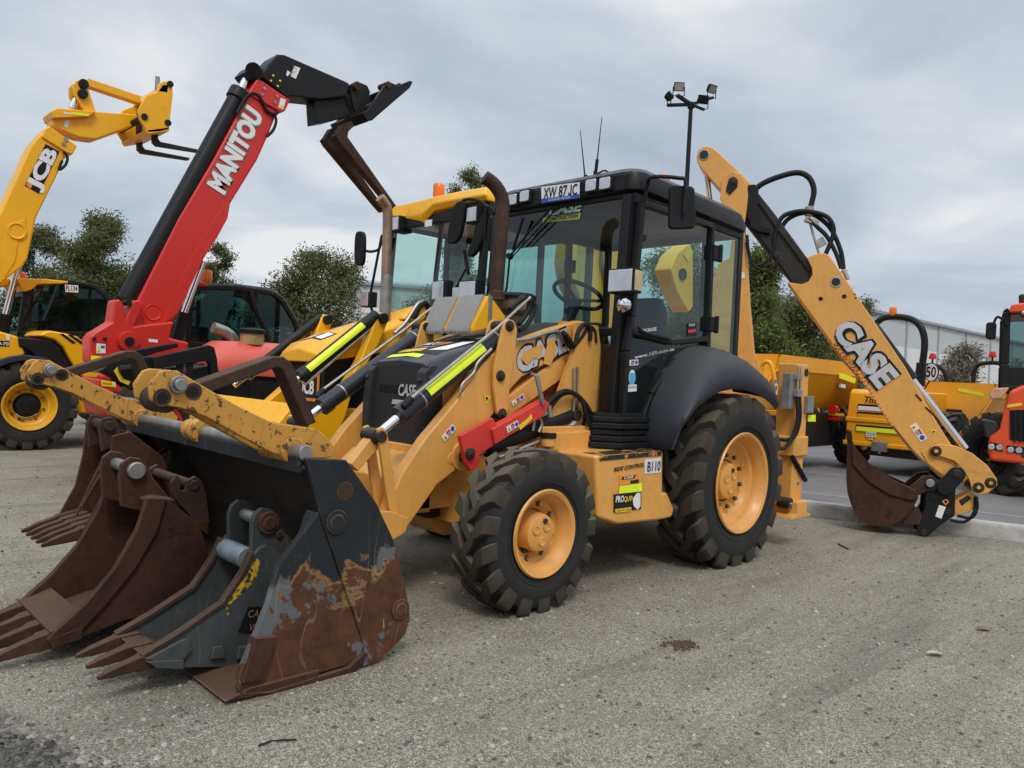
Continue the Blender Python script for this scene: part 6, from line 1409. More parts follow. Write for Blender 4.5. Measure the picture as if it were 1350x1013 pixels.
b.prism(SIDE, SIDE.px(pts + lo, -8.2), -8.7, -8.2); b.build('mudguard', jt, M['fender'], .02)
b = MB(); b.prism(SIDE, SIDE.px([(25, 480), (36, 472), (66, 476), (82, 484), (94, 500), (100, 520), (40, 520)], -8.5), -9.2, -8.5); b.build('inner_panel', jt, M['jcb'], .02)

# ================================================================ site dumpers across the road
M['dump'] = paint('orange_yellow_paint', (.86, .36, .006), .4, .35, coat=.15, dust=.12, wear=.5)
def dumper(px_body, label, ox, oy, full=True):
    r_ = root('site_dumper', (ox, oy, .06), label, 'dumper', 'yellow site dumpers across the road')
    return r_
G = .065
da = root('site_dumper', (-9.0, -.55, G), 'yellow dumper seen from behind, slatted engine cover and tall black roll bar', 'dumper', 'yellow site dumpers across the road')
b = MB(); b.prism(SIDE, [(-7.88, .52), (-7.88, .95), (-7.96, 1.40), (-8.05, 1.46), (-9.0, 1.46), (-9.0, .52)], -1.33, -.10); ebody = b.build('engine_cover', da, M['dump'], .03)
b = MB()
def rp_(px_, py_): return FRONT.q(px_, py_, -7.87)
for z0, x in ((1.19, -7.908), (1.06, -7.89), (.84, -7.873)): b.bar((x, -1.15, z0), (x, -.25, z0), .035, .03, (1, 0, 0), m=0); b.bar((x + .006, -1.14, z0 - .05), (x + .006, -.26, z0 - .05), .07, .02, (1, 0, 0), m=1 if z0 > 1.15 else (3 if z0 > 1 else 2))
b.build('slats', ebody, [M['ink'], M['white'], M['tape'], M['dump']], smooth=False)
b = MB(); b.box(-7.9, -7.85, -1.36, -.06, .50, .58, 0); b.box(-7.95, -7.86, -1.34, -.09, .90, .98, 0); b.build('bumper', ebody, M['dump'], .02)
b = MB(); text_px(b, FRONT, -7.915, 'Thwaites', (1139, 530), (1182, 536), 7.5, 4, .02, .1); decal_px(b, FRONT, -7.87, [(1142, 568), (1155, 569), (1155, 577), (1142, 576)], 0, .01); text_px(b, FRONT, -7.855, 'DU195', (1143, 574.5), (1154, 575.5), 4.5, 4); decal_px(b, FRONT, -7.87, [(1145, 578), (1151, 578), (1151, 580), (1145, 580)], 1, .01)
b.build('lettering', ebody, ST(), smooth=False, rec=False)
b = MB(); b.box(-7.88, -7.78, -1.75, -1.36, .98, 1.02, 0); b.cyl((-7.85, -1.52, 1.09), (-7.75, -1.52, 1.09), .075, n=14, m=1); b.box(-7.86, -7.79, -1.74, -1.4, .90, .96, 1); b.build('tail_lamp', da, [M['dump'], M['redlens']], .006)
b = MB(); b.box(-7.95, -7.80, -.86, -.62, .44, .60, 0); b.cyl((-7.85, -.74, .40), (-7.85, -.74, .62), .03, n=8); b.build('tow_hitch', da, M['steel'], .008)
b = MB(); px3 = lambda L, X_: [on(x, y, X=X_) for x, y in L]
b.tube(px3([(1150, 528), (1151, 440), (1158, 424), (1172, 418), (1198, 420), (1213, 430), (1219, 450), (1216, 480), (1210, 500), (1208, 530)], -8.45), .055, 12, 0, 5); rb2 = b.build('roll_bar', da, M['black'])
b = MB(); p = on(1216, 490, X=-8.45); b.box(p.x - .05, p.x + .06, p.y - .09, p.y + .05, p.z - .25, p.z + .15); b.build('roll_bar_hinge', rb2, M['black'], .02)
p = on(1177, 416, X=-8.45); beacon(rb2, tuple(p + V((0, 0, .04))), .06, .10)
b = MB(); b.tube([on(1216, 517, X=-8.6), on(1222, 508, X=-8.6), on(1228, 498, X=-8.6)], .012, 6); p = on(1228, 491, X=-8.6); pl = PL(p, (0, 1, 0), (0, 0, 1), (1, 0, 0)); b.prism(pl, [(.115 * math.cos(a), .16 * math.sin(a)) for a in [i * PI / 12 for i in range(24)]], -.01, .012, 2); b.prism(pl, [(.10 * math.cos(a), .145 * math.sin(a)) for a in [i * PI / 12 for i in range(24)]], .012, .016, 1); b.text('50', p + V((.016, -.075, -.08)), p + V((.016, .075, -.08)), .17, (1, 0, 0), 2, .02); b.build('speed_sign', da, [M['plastic'], M['white'], M['ink']], smooth=False)
def skip(par, x0, x1, y0, y1, zt, zb, mat):
    b = MB(); 
    def ring(dx, z, dy=0): return [V((x0 + dx * .55, y0 + dy, z)), V((x1 - dx * 1.2, y0 + dy, z)), V((x1 - dx * 1.2, y1 - dy, z)), V((x0 + dx * .55, y1 - dy, z))]
    rings = [ring(.0, zt), ring(-.05, zt - .03), ring(-.02, zt - .24), ring(.07, zt - .26, .03), ring(.42, zb + .12, .22), ring(.55, zb, .30)]
    b.loft(rings, 0, False); b.add(rings[5], [[0, 1, 2, 3]]); inn = [ring(.03, zt, .03), ring(.06, zt - .22, .05), ring(.5, zb + .1, .3)]; b.loft(inn, 0, False); b.add(inn[2], [[0, 1, 2, 3]]); b.loft([rings[0], inn[0]], 0, False)
    return b.build('skip', par, mat, .012, rec=False)
sk = skip(da, -9.3, -11.4, -1.05, .55, 1.66, .80, M['dump'])
b = MB(); b.prism(FRONT, FRONT.px([(1263, 512), (1297, 519), (1297, 523), (1263, 516)], -9.27), -9.28, -9.265); b.build('reflective_tape', sk, M['tape'])
dw = make_wheel(da, (-8.45, .0, .55 + G), .55, .26, .40, 16, .05, .03, .11, .04, 8, .16, mats=M['dump'])
dw.location.y = .12
for x, y, fl in ((-8.25, -1.62, 1), (-10.6, .12, 0), (-10.6, -1.48, 1)):
    c_ = copy_tree(dw, da); c_.location = (x, y, .55 + G); c_.rotation_euler = (0, 0, PI * fl)
b = MB(); b.box(-11., -8., -1.0, -.1, .35, .75); b.box(-9.3, -9.1, -1.2, .1, .7, 1.2); b.build('chassis', da, M['dark_steel'], .02)
# dumper whose skip shows between the orange digging boom and its dipper
dd = root('site_dumper', (-7.6, -2.6, G), 'yellow dumper whose empty skip shows behind the grey-boxed stabilizer leg', 'dumper', 'yellow site dumpers across the road')
s2 = skip(dd, -5.6, -8.6, -3.4, -1.45, 1.92, 1.10, M['dump'])
b = MB(); b.prism(SIDE, SIDE.px([(1108, 492), (1128, 499), (1127, 506), (1107, 499)], -1.425), -1.44, -1.42); b.prism(SIDE, SIDE.px([(1106, 506), (1112, 507), (1112, 512), (1106, 511)], -1.5), -1.5, -1.46, 1); b.build('reflective_tape', s2, [M['tape'], M['white']])
b = MB(); b.box(-8.2, -4.4, -3.0, -1.6, .45, 1.02, 0); b.box(-5.2, -3.6, -3.1, -1.5, .8, 1.12, 1); b.prism(FRONT, FRONT.px([(1000, 540), (1030, 541), (1030, 549), (1000, 547)], -3.59), -3.6, -3.58, 1); b.build('chassis', dd, [M['black'], M['dump']], .02)
b = MB(); pl3 = FRONT.px([(1019, 501), (1042, 500), (1042, 524), (1024, 528)], -4.0); b.prism(FRONT, pl3, -4.02, -4.0, 0); text_px(b, FRONT, -4.0, '27A', (1022, 521), (1041, 520), 15, 1, .02); b.build('fleet_sign', dd, [plain('grey_sign', (.25, .26, .27), .5), M['white']], smooth=False)
b = MB(); b.tube(px3([(1006, 512), (1004, 486), (1008, 478), (1016, 480), (1021, 500), (1021, 506)], -4.6), .03, 8, 0, 4); b.build('hand_rail', dd, M['dump'])
dw2 = make_wheel(dd, (-9.0, -1.62, .55 + G), .55, .26, .40, 16, .05, .03, .11, .04, 8, .16, mats=M['dump'])
for x, y, fl in ((-9.0, -3.3, 1), (-4.8, -1.62, 0), (-4.8, -3.3, 1)):
    c_ = copy_tree(dw2, dd); c_.location = (x, y, .55 + G); c_.rotation_euler = (0, 0, PI * fl)
# two more dumpers farther off: roll bars, screens and skips
for k, (bars, bx_, X_, lab) in enumerate((([(1209, 510), (1210, 488), (1216, 482), (1236, 483), (1246, 492), (1249, 510)], 1229, -12.5, 'yellow dumper farther back, its small roll bar with red beacon above the nearer skip'), ([(1283, 506), (1285, 488), (1294, 480), (1316, 479), (1330, 486), (1331, 508)], 1308, -12.8, 'yellow dumper farther back beside the red loader, roll bar over a pale screen top'))):
    c0 = on(bx_, 500, X=X_); rr = root('site_dumper', (c0.x, c0.y, G), lab, 'dumper', 'yellow site dumpers across the road')
    b = MB(); b.tube([on(x, y, X=X_) for x, y in bars], .045, 10, 0, 4); rbk = b.build('roll_bar', rr, M['black'])
    p = on(bx_, 481 if k == 0 else 479, X=X_); b = MB(); b.cyl(p, p + V((0, 0, .12)), .02, n=8, m=0); b.lathe(p + V((0, 0, .12)), (0, 0, 1), [(0, 0), (.07, 0), (.075, .04), (.05, .12), (0, .13)], 14, 1, False); b.build('beacon', rbk, [M['plastic'], M['redlens']])
    b = MB(); b.box(c0.x - .1, c0.x + .2, c0.y - .75, c0.y + .75, 1.62 if k else 1.3, 1.70 if k else 1.4, 0); b.box(c0.x - .1, c0.x + .5, c0.y - .7, c0.y + .7, .5, 1.58 if k else 1.3, 1); b.build('engine_cover', rr, [M['dump'], M['black']], .02)
    skip(rr, c0.x - .5, c0.x - 2.4, c0.y - .8, c0.y + .8, 1.55, .75, M['dump'])
    w_ = make_wheel(rr, (c0.x, c0.y + .75, .5 + G), .5, .24, .36, 14, .04, .02, .1, .04, 6, .15, mats=M['dump'])
    for x, y, fl in ((c0.x, c0.y - .75, 1), (c0.x - 1.9, c0.y + .75, 0), (c0.x - 1.9, c0.y - .75, 1)): c_ = copy_tree(w_, rr); c_.location = (x, y, .5 + G); c_.rotation_euler = (0, 0, PI * fl)

# ================================================================ red wheel loader at the right edge
M['kub'] = paint('orange_red_paint', (.80, .085, .018), .35, .2, coat=.2, dust=.08)
fh = V((math.cos(YAW), math.sin(YAW), 0)); rh = V((math.sin(YAW), -math.cos(YAW), 0))
_wv = (fh + rh * .60).normalized(); WL = PL(V((CP.x, CP.y, 0)) + _wv * 12.6, (rh - fh * .60).normalized(), (0, 0, 1), -_wv)
wl_o = WL.p(*WL.q(1385, 600)); wl = root('wheel_loader', (wl_o.x, wl_o.y, G), 'orange-red wheel loader with black cab and slatted black nose grille', 'wheel loader')
wq = lambda L, c=0: WL.px(L, c)
b = MB(); b.prism(WL, wq([(1303, 590), (1305, 576), (1318, 566), (1331, 516), (1348, 508), (1420, 512), (1440, 560), (1440, 616), (1352, 613), (1305, 608)], 0), -1.2, 0, 0); wb_ = b.build('engine_cover', wl, M['kub'], .05)
b = MB(); b.prism(WL, wq([(1331, 541), (1400, 538), (1404, 588), (1331, 580)], .01), -.02, .012, 0); 
for i in range(9): x = 1336 + i * 7; b.prism(WL, wq([(x, 541), (x + 3, 541), (x + 3, 584), (x, 582)], .02), .0, .03, 1)
b.build('grille', wb_, [M['ink'], M['plastic']], .004)
for x0, x1, y0 in ((1306, 1322, 583), (1327, 1352, 587)):
    b = MB(); b.prism(WL, wq([(x0, y0), (x1, y0 + 3), (x1, y0 + 13), (x0 + 1, y0 + 9)], .01), -.02, .012, 0); mxy = WL.q((x0 + x1) / 2 - 3, y0 + 6.5, .02)
    for dx in (-.035, .06): b.cyl(WL.p(mxy[0] + dx, mxy[1], 0), WL.p(mxy[0] + dx, mxy[1], .022), .04, n=14, m=1)
    b.build('headlamp', wb_, [M['ink'], M['lens']], .004)
b = MB(); b.prism(WL, wq([(1328, 534), (1347, 531), (1347, 535), (1328, 538)], .0), -.01, .008); b.build('reflective_tape', wb_, M['yel'])
b = MB(); b.prism(WL, wq([(1293, 553), (1300, 553), (1314, 556), (1318, 566), (1306, 578), (1300, 578)], -.2), -.9, -.1, 0); b.build('mudguard', wl, M['fender'], .03)
b = MB(); b.prism(WL, wq([(1305, 519), (1310, 512), (1331, 511), (1326, 519), (1320, 526), (1306, 527)], -.1), -.5, -.1, 0); b.build('step_plate', wl, plain('tan_paint', (.60, .34, .17), .5), .02)
b = MB(); fr = [(1327, 412), (1331, 410), (1400, 408), (1402, 512), (1324, 514), (1325, 480)]
q = wq(fr, -.35)
for c in (-.35, -1.6):
    for a, e in zip(q, q[1:] + q[:1]): b.bar(WL.p(a[0], a[1], c), WL.p(e[0], e[1], c), .10, .08, WL.w)
for a in (q[0], q[4]): b.bar(WL.p(*a, -.35), WL.p(*a, -1.6), .08, .08)
b.prism(WL, wq([(1324, 484), (1402, 484), (1402, 514), (1322, 514)], -.34), -1.6, -.33, 0)
b.build('cab_frame', wl, M['black'], .02)
b = MB(); b.prism(WL, [(q[0][0], q[0][1]), (q[2][0], q[2][1]), (q[2][0], q[4][1] + .25), (q[4][0], q[4][1] + .25)], -.37, -.36); b.build('windscreen', wl, M['glass_dark'], smooth=False)
b = MB(); b.prism(WL, wq([(1333, 402), (1346, 400), (1410, 398), (1410, 411), (1330, 413)], -.25), -1.75, -.2); b.prism(WL, wq([(1346, 410), (1356, 409), (1356, 416), (1346, 416)], -.2), -.25, -.16, 1); b.build('cab_roof', wl, [M['kub'], M['lens']], .03)
b = MB(); b.tube([WL.at(x, y, -.3) for x, y in ((1330, 422), (1320, 420), (1315, 418), (1311, 424), (1310, 432))], .018, 8, 0, 4); b.prism(WL, wq([(1322, 418), (1330, 414), (1330, 430), (1324, 428)], -.3), -.36, -.28); wm_ = b.build('mirror_arm', wl, M['plastic'], .008)
b = MB(); b.prism(WL, wq([(1300, 428), (1302, 425), (1312, 425), (1314, 428), (1313, 445), (1311, 448), (1301, 447), (1299, 444)], -.3), -.36, -.28); b.build('mirror_head', wm_, M['plastic'], .02)
wlw = node('wheel', wl, WL.p(*WL.q(1318, 622), -.55)); 
tmp = make_wheel(wl, (0, 0, 0), .62, .3, .42, 16, .05, .03, .12, .05, 8, .18, mats=M['black'])
for ch in list(tmp.children): ch.parent = wlw
bpy.data.objects.remove(tmp); wlw.location.z = .60; wlw.rotation_euler = (0, 0, math.atan2(fh.y, fh.x) + R(12))
b = MB(); b.prism(WL, wq([(1300, 612), (1420, 618), (1420, 660), (1330, 655)], -.4), -1.4, -.4); b.cyl(WL.at(1348, 425, -1.0) + V((0, 0, .2)), WL.at(1348, 388, -1.0), .05, n=12); b.build('chassis', wl, M['dark_steel'], .03)
# ================================================================ setting
_pa, _pb = on(0, 925, Z=0), on(150, 1013, Z=0); _e = (_pb - _pa).normalized(); DPN = (-_e.y, _e.x)
if (on(0, 1013, Z=0) - _pb).x * DPN[0] + (on(0, 1013, Z=0) - _pb).y * DPN[1] < 0: DPN = (-DPN[0], -DPN[1])
def gravel_mat():
    t = NT('compacted_gravel')
    big = t.noise(.35, 6, .6); mid = t.noise(2.2, 6, .65, .4); fine = t.noise(30, 5, .75); grit = t.vor(190, 'F1', 'Distance'); gritc = t.vor(190, 'F1', 'Color'); st2 = t.vor(75, 'F1', 'Distance'); st2c = t.vor(75, 'F1', 'Color')
    c = t.mix(t.ramp(mid, (.3, 0.), (.72, 1.)), (.178, .153, .100), (.278, .246, .168))
    c = t.mix(t.ramp(big, (.42, 0.), (.62, .55)), c, (.315, .282, .202))
    sp = t.n.new('ShaderNodeSeparateColor'); t.L(gritc, sp.inputs[0])
    c = t.mix(t.ramp(sp.outputs[0], (.0, .85), (.55, 0.)), c, (.075, .060, .045)); c = t.mix(t.ramp(sp.outputs[1], (.66, 0.), (.82, .9)), c, (.46, .43, .38))
    sp2 = t.n.new('ShaderNodeSeparateColor'); t.L(st2c, sp2.inputs[0])
    near_stone = t.math('MULTIPLY', t.ramp(st2, (.20, 1.), (.42, 0.)), t.ramp(sp2.outputs[0], (.70, 0.), (.74, 1.)))
    c = t.mix(near_stone, c, t.mix(sp2.outputs[1], (.12, .10, .085), (.40, .37, .32)))
    trk = t.noise(2.1, 5, .65, .6, stretch=(.16, 1.5, 1)); c = t.mix(t.ramp(trk, (.50, 0.), (.66, .5)), c, (.115, .096, .07)); c = t.mix(t.ramp(trk, (.30, .4), (.42, 0.)), c, (.34, .305, .24))
    o = sepxyz(t)
    # dark loose asphalt spilled in the near corner; damp oil marks elsewhere
    d1 = t.math('ADD', t.math('MULTIPLY', t.math('SUBTRACT', o[0], 4.612), DPN[0]), t.math('MULTIPLY', t.math('SUBTRACT', o[1], 1.357), DPN[1]))
    edge = t.math('ADD', d1, t.math('MULTIPLY', t.math('SUBTRACT', t.noise(5, 5, .7), .5), .35))
    c = t.mix(t.ramp(edge, (.0, 0.), (.12, .78)), c, t.mix(sp.outputs[0], (.022, .021, .02), (.075, .07, .062)))
    brn = t.ramp(t.noise(.75, 6, .7, .5), (.5, 0.), (.72, .6)); c = t.mix(brn, c, (.165, .132, .092)); oil = t.ramp(t.noise(1.6, 5, .7, .5), (.66, 0.), (.78, .5)); c = t.mix(oil, c, (.06, .05, .04))
    h = t.math('ADD', t.math('MULTIPLY', t.ramp(grit, (.0, 1.), (.7, 0.)), .5), t.math('ADD', t.math('MULTIPLY', near_stone, 1.0), t.math('MULTIPLY', fine, .5)))
    h = t.math('ADD', h, t.math('MULTIPLY', mid, 1.6))
    return t.done(t.bsdf(c, .92, 0, t.bump(h, .75, .012)))
def asphalt_mat():
    t = NT('worn_asphalt'); a = t.noise(.8, 6, .65); g = t.vor(90, 'F1', 'Color'); sp = t.n.new('ShaderNodeSeparateColor'); t.L(g, sp.inputs[0])
    c = t.mix(t.ramp(a, (.3, 0.), (.7, 1.)), (.12, .115, .112), (.18, .17, .165)); c = t.mix(t.ramp(sp.outputs[0], (.6, 0.), (1., .35)), c, (.26, .25, .24))
    c = t.mix(t.ramp(t.noise(3., 6, .7, stretch=(.15, 2., 1)), (.5, 0.), (.75, .4)), c, (.15, .13, .115))
    return t.done(t.bsdf(c, .85, 0, t.bump(t.vor(160), .4, .004)))
def sheet(name, pts, z, mat, kind='structure'):
    me = bpy.data.meshes.new(name); me.from_pydata([(x, y, z) for x, y in pts], [], [list(range(len(pts)))]); me.materials.append(mat); me.update()
    if me.polygons[0].normal.z < 0: me.flip_normals()
    o = bpy.data.objects.new(name, me); COL.objects.link(o); o['kind'] = kind; return o
sheet('gravel_ground', [(-400, -400), (400, -400), (400, 400), (-400, 400)], 0, gravel_mat())
k0 = V((-2.905, .435, 0)); kd = (V((-3.454, 2.262, 0)) - k0).normalized(); kn = V((-kd.y, kd.x, 0))
if kn.x > 0: kn = -kn
ka, kb = k0 - kd * 4.6, k0 + kd * 60
conc = plain('weathered_concrete', (.40, .385, .355), .85, 0, .28, 7, .3)
b = MB(); prof = [(0, -.2), (.0, .12), (.025, .155), (.15, .16), (.15, -.2)]
L = []; n = 16
for i in range(n):                                        # kerb stones with joints
    p = ka.lerp(kb, i / n); q = ka.lerp(kb, (i + 1) / n) - kd * .005
    j = random.uniform(-.006, .006)
    b.loft([[e + kn * (a + j) + V((0, 0, c + j)) for a, c in prof] for e in (p, q)])
kb_o = b.build('kerb', None, conc, .008); kb_o['kind'] = 'structure'
r0, r1 = ka + kn * .14 - kd * 100, kb + kn * .14
sheet('road', [tuple((ka + kn * .14)[:2]), tuple(r1[:2]), tuple((r1 + kn * 60)[:2]), tuple((ka + kn * 60 - kd * 40)[:2]), tuple((ka + kn * 4 - kd * 4)[:2])], .06, asphalt_mat())
mk = plain('worn_line_paint', (.34, .335, .32), .8, 0, .35, 14)
for off, w_ in ((1.5, .06), (4.2, .07)): 
    p, q = ka + kn * off, kb + kn * off; sheet('road_marking', [tuple(x[:2]) for x in (p, q, q + kn * w_, p + kn * w_)], .064, mk)

# loose stones on the gravel in front of the camera: nobody could count them
sv, sf = [], []
rs = random.Random(5)
for i in range(22000):
    d = 1.6 + 9 * rs.random() ** 1.6; a = YAW + rs.uniform(-.68, .68)
    if i >= 18000: d = rs.uniform(2.0, 3.3); a = YAW + rs.uniform(.36, .66)
    x, y = CP.x + d * math.cos(a), CP.y + d * math.sin(a)
    if i >= 18000 and (x - 4.612) * DPN[0] + (y - 1.357) * DPN[1] < -.02 + rs.gauss(0, .04): continue
    if (V((x, y, 0)) - k0).dot(kn) > -.06: continue
    s = rs.choice((.004, .005, .006, .007, .009, .012)) * rs.uniform(.7, 1.25); 
    e = (x - 4.612) * DPN[0] + (y - 1.357) * DPN[1]
    if e > .03: s *= 1.7
    base = len(sv); h = rs.uniform(.4, .8)
    an = rs.uniform(0, 6.28)
    for k in range(5): 
        rr = s * rs.uniform(.75, 1.2); sv.append((x + rr * math.cos(an + k * 1.2566), y + rr * math.sin(an + k * 1.2566), s * .12 * rs.random()))
    for k in range(3):
        rr = s * rs.uniform(.35, .65); sv.append((x + rr * math.cos(an + .5 + k * 2.094), y + rr * math.sin(an + .5 + k * 2.094), s * h * rs.uniform(.8, 1.1)))
    B = base
    sf += [(B, B + 1, B + 5), (B + 1, B + 2, B + 5), (B + 2, B + 6, B + 5), (B + 2, B + 3, B + 6), (B + 3, B + 4, B + 6), (B + 4, B + 7, B + 6), (B + 4, B, B + 7), (B, B + 5, B + 7), (B + 5, B + 6, B + 7)]
me = bpy.data.meshes.new('loose_gravel'); me.from_pydata(sv, [], sf)
def stone_mat():
    t = NT('loose_stones'); g = t.n.new('ShaderNodeNewGeometry'); c = t.ramp(g.outputs['Random Per Island'], (0., (.07, .06, .05)), (.3, (.15, .125, .10)), (.7, (.24, .215, .18)), (1., (.42, .40, .36)))
    o = sepxyz(t); d1 = t.math('ADD', t.math('MULTIPLY', t.math('SUBTRACT', o[0], 4.612), DPN[0]), t.math('MULTIPLY', t.math('SUBTRACT', o[1], 1.357), DPN[1]))
    c = t.mix(t.ramp(d1, (.0, 0.), (.12, .85)), c, t.mix(g.outputs['Random Per Island'], (.02, .019, .018), (.12, .113, .10)))
    return t.done(t.bsdf(c, .9))
me.materials.append(stone_mat()); me.update()
o = bpy.data.objects.new('loose_gravel', me); COL.objects.link(o); o['kind'] = 'stuff'
# twigs and leaves lying about
tw = plain('dead_twig', (.035, .026, .02), .9)
for n_, (pts, r_) in enumerate(((((341, 983), (360, 977), (391, 975)), .004), (((1105, 717), (1118, 724)), .006))):
    b = MB(); P = [on(x, y, Z=.008) for x, y in pts]; b.tube(P, r_, 5, 0, 4); tg = b.build('fallen_twig', None, tw); tag(tg, ('thin dark twig lying on the gravel in front of the digger buckets', 'short dark twig on the gravel before the kerb')[n_], 'twig')
b = MB(); 
for k in range(90):
    p = on(900 + rs.gauss(0, 9), 850 + rs.gauss(0, 2.6), Z=.006); q = rs.uniform(.25, .75); an = rs.uniform(0, 6)
    b.loft([[p + V((.016 * q * math.cos(a + an), .022 * q * math.sin(a + an), 0)) for a in (0, 1.5, 3, 4.5)], [p + V((.006 * q * math.cos(a + an), .008 * q * math.sin(a + an), .010)) for a in (0, 1.5, 3, 4.5)]])
for k, (x, y, lab) in enumerate(((1297, 829, 'curled brown leaf lying on open gravel between the backhoe and the kerb'), (1233, 862, 'pale dry leaf lying flat on the gravel beyond the brown debris'))):
    p = on(x, y, Z=.012); bb = MB(); dx = V((.05, -.03, 0)); dy = V((.016, .024, 0))
    bb.loft([[p - dx, p - dx * .3 + dy + V((0, 0, .012)), p + dx * .4 + dy * .8 + V((0, 0, .014)), p + dx + V((0, 0, .004))], [p - dx - V((0, 0, .004)), p - dx * .3 - dy + V((0, 0, .008)), p + dx * .4 - dy * .8 + V((0, 0, .010)), p + dx]], 0, False, False)
    lo_ = bb.build('dry_leaf', None, plain('brown_leaf', (.20, .11, .06) if k == 0 else (.42, .36, .27), .85)); tag(lo_, lab, 'leaf')
lf = b.build('leaf_litter', None, plain('dry_leaf', (.10, .06, .035), .9)); lf['kind'] = 'stuff'

# ---------------------------------------------------------------- trees
def leaf_mat(name, lo, mid, hi):
    t = NT(name); g = t.n.new('ShaderNodeNewGeometry')
    c = t.ramp(g.outputs['Random Per Island'], (0., lo), (.5, mid), (1., hi))
    c = t.mix(t.ramp(t.noise(.9, 4, .6), (.35, 0.), (.7, .5)), c, lo)
    df = t.n.new('ShaderNodeBsdfDiffuse'); t.L(c, df.inputs[0]); tl = t.n.new('ShaderNodeBsdfTranslucent'); t.L(c, tl.inputs[0]); gl = t.n.new('ShaderNodeBsdfGlossy'); gl.inputs['Roughness'].default_value = .45; gl.inputs[0].default_value = (.5, .5, .5, 1)
    m = t.n.new('ShaderNodeMixShader'); m.inputs[0].default_value = .35; t.L(df.outputs[0], m.inputs[1]); t.L(tl.outputs[0], m.inputs[2])
    m2 = t.n.new('ShaderNodeMixShader'); m2.inputs[0].default_value = .06; t.L(m.outputs[0], m2.inputs[1]); t.L(gl.outputs[0], m2.inputs[2])
    return t.done(m2)
LEAF = [leaf_mat('gum_leaves', (.056, .070, .020), (.122, .138, .038), (.235, .24, .075)), leaf_mat('bright_leaves', (.066, .090, .020), (.14, .18, .038), (.25, .28, .07)), leaf_mat('blossom_leaves', (.10, .085, .06), (.22, .17, .12), (.38, .30, .24))]
bark = plain('grey_bark', (.11, .09, .07), .9, 0, .3, 9, .5)
def tree(name, label, px, D, top, w_px, base_z=0., crown_lo=.22, n=3600, leaf=0, seed=1, size=.135, group='trees along the yard', cat='tree', lobes=16, sparse=1.):
    """px: column of the trunk; D: distance; top: row of its tip; w_px: crown width"""
    rg = random.Random(seed)
    base = on(px, 500, D=D); tip = on(px, top, D=D); x, y = base.x, base.y
    H = tip.z - base_z; Wd = w_px * D / FOC
    r_ = root(name, (x, y, base_z), label, cat, group)
    b = MB(); fork = []
    top_ = V((x + rg.uniform(-.2, .2), y, base_z + H * .78))
    mid_ = V((x + rg.uniform(-.15, .15) * Wd * .3, y + rg.uniform(-.2, .2), base_z + H * .35))
    b.tube([(x, y, base_z - .2), mid_, top_], lambda t: max(.02, H * .022 * (1 - .85 * t)), 8, 0, 4)
    cz0 = base_z + H * crown_lo
    blobs = []
    for i in range(lobes):
        a = rg.uniform(0, 2 * PI); t = (i + .5) / lobes; zc = cz0 + (H * (1 - crown_lo)) * (.10 + .82 * t)
        prof = math.sin(PI * min(1, .18 + .74 * t)) ** .75
        rad = Wd * .5 * prof * rg.uniform(.25, .80); br = Wd * rg.uniform(.17, .27) * (1.15 - .42 * t)
        c_ = V((x + rad * math.cos(a), y + rad * math.sin(a), min(zc, base_z + H - br * .8))); blobs.append((c_, br))
        if i % 2 == 0: s0 = mid_.lerp(top_, max(0, t - .25)); b.tube([s0, s0.lerp(c_, .5) + V((0, 0, .1)), c_], lambda u: max(.012, H * .007 * (1 - u)), 5, 0, 3)
    blobs.append((V((x, y, base_z + H * .93)), Wd * .09))
    b.build('trunk', r_, bark)
    vs, fs = [], []
    n = int(n * 2.5); tot = sum(br ** 2 for _, br in blobs)
    for c_, br in blobs:
        m_ = int(n * br * br / tot)
        # twigs of leaves: small sprays scattered through the lobe, denser near its skin
        for k in range(max(4, m_ // 7)):
            d = V((rg.gauss(0, 1), rg.gauss(0, 1), rg.gauss(0, .8))).normalized() * br * (rg.random() ** .40) * rg.uniform(.82, 1.08)
            p = c_ + d; dirn = (d.normalized() + V((rg.uniform(-.5, .5), rg.uniform(-.5, .5), rg.uniform(-.8, .3)))).normalized()
            for j in range(7):
                q = p + dirn * (j - 3) * size * .38 + V((rg.gauss(0, size * .7), rg.gauss(0, size * .7), rg.gauss(0, size * .7)))
                u = V((rg.gauss(0, 1), rg.gauss(0, 1), rg.gauss(-.35, .8))).normalized(); v = u.orthogonal().normalized(); v = (v * math.cos(rg.random() * 6) + u.cross(v) * math.sin(rg.random() * 6))
                l, w_ = size * rg.uniform(.6, 1.2), size * rg.uniform(.24, .42); B = len(vs)
                vs += [q - u * l * .5, q + v * w_ * .5, q + u * l * .5, q - v * w_ * .5]; fs.append((B, B + 1, B + 2, B + 3))
    me = bpy.data.meshes.new('crown'); me.from_pydata([q[:] for q in vs], [], fs); me.materials.append(LEAF[leaf]); me.update()
    cr = bpy.data.objects.new('crown', me); COL.objects.link(cr); cr.parent = r_; cr.matrix_parent_inverse = wm(r_).inverted()
    return r_
tree('gum_tree', 'dark green tree behind the yellow telehandler boom at the edge of the yard', 44, 30, 290, 84, n=10000, seed=2, crown_lo=.2)
tree('gum_tree', 'broad dark green tree between the yellow and the red telehandler booms', 116, 27, 274, 124, n=15000, seed=3, crown_lo=.2)
tree('gum_tree', 'green tree just behind the red boom, its top above the grey cab roof', 284, 31, 314, 62, n=8000, seed=4)
tree('gum_tree', 'round dark green tree standing between the red telehandler and the yellow backhoe', 418, 28, 326, 150, n=18000, seed=5, crown_lo=.18, lobes=20)
tree('gum_tree', 'tall slender tree rising above the yellow cab roof beside the exhaust', 604, 34, 212, 72, n=9000, seed=6, crown_lo=.4)
tree('leafy_tree', 'bright green tree directly behind the orange digging boom', 1003, 22, 318, 100, n=14000, leaf=1, seed=7, crown_lo=.12)
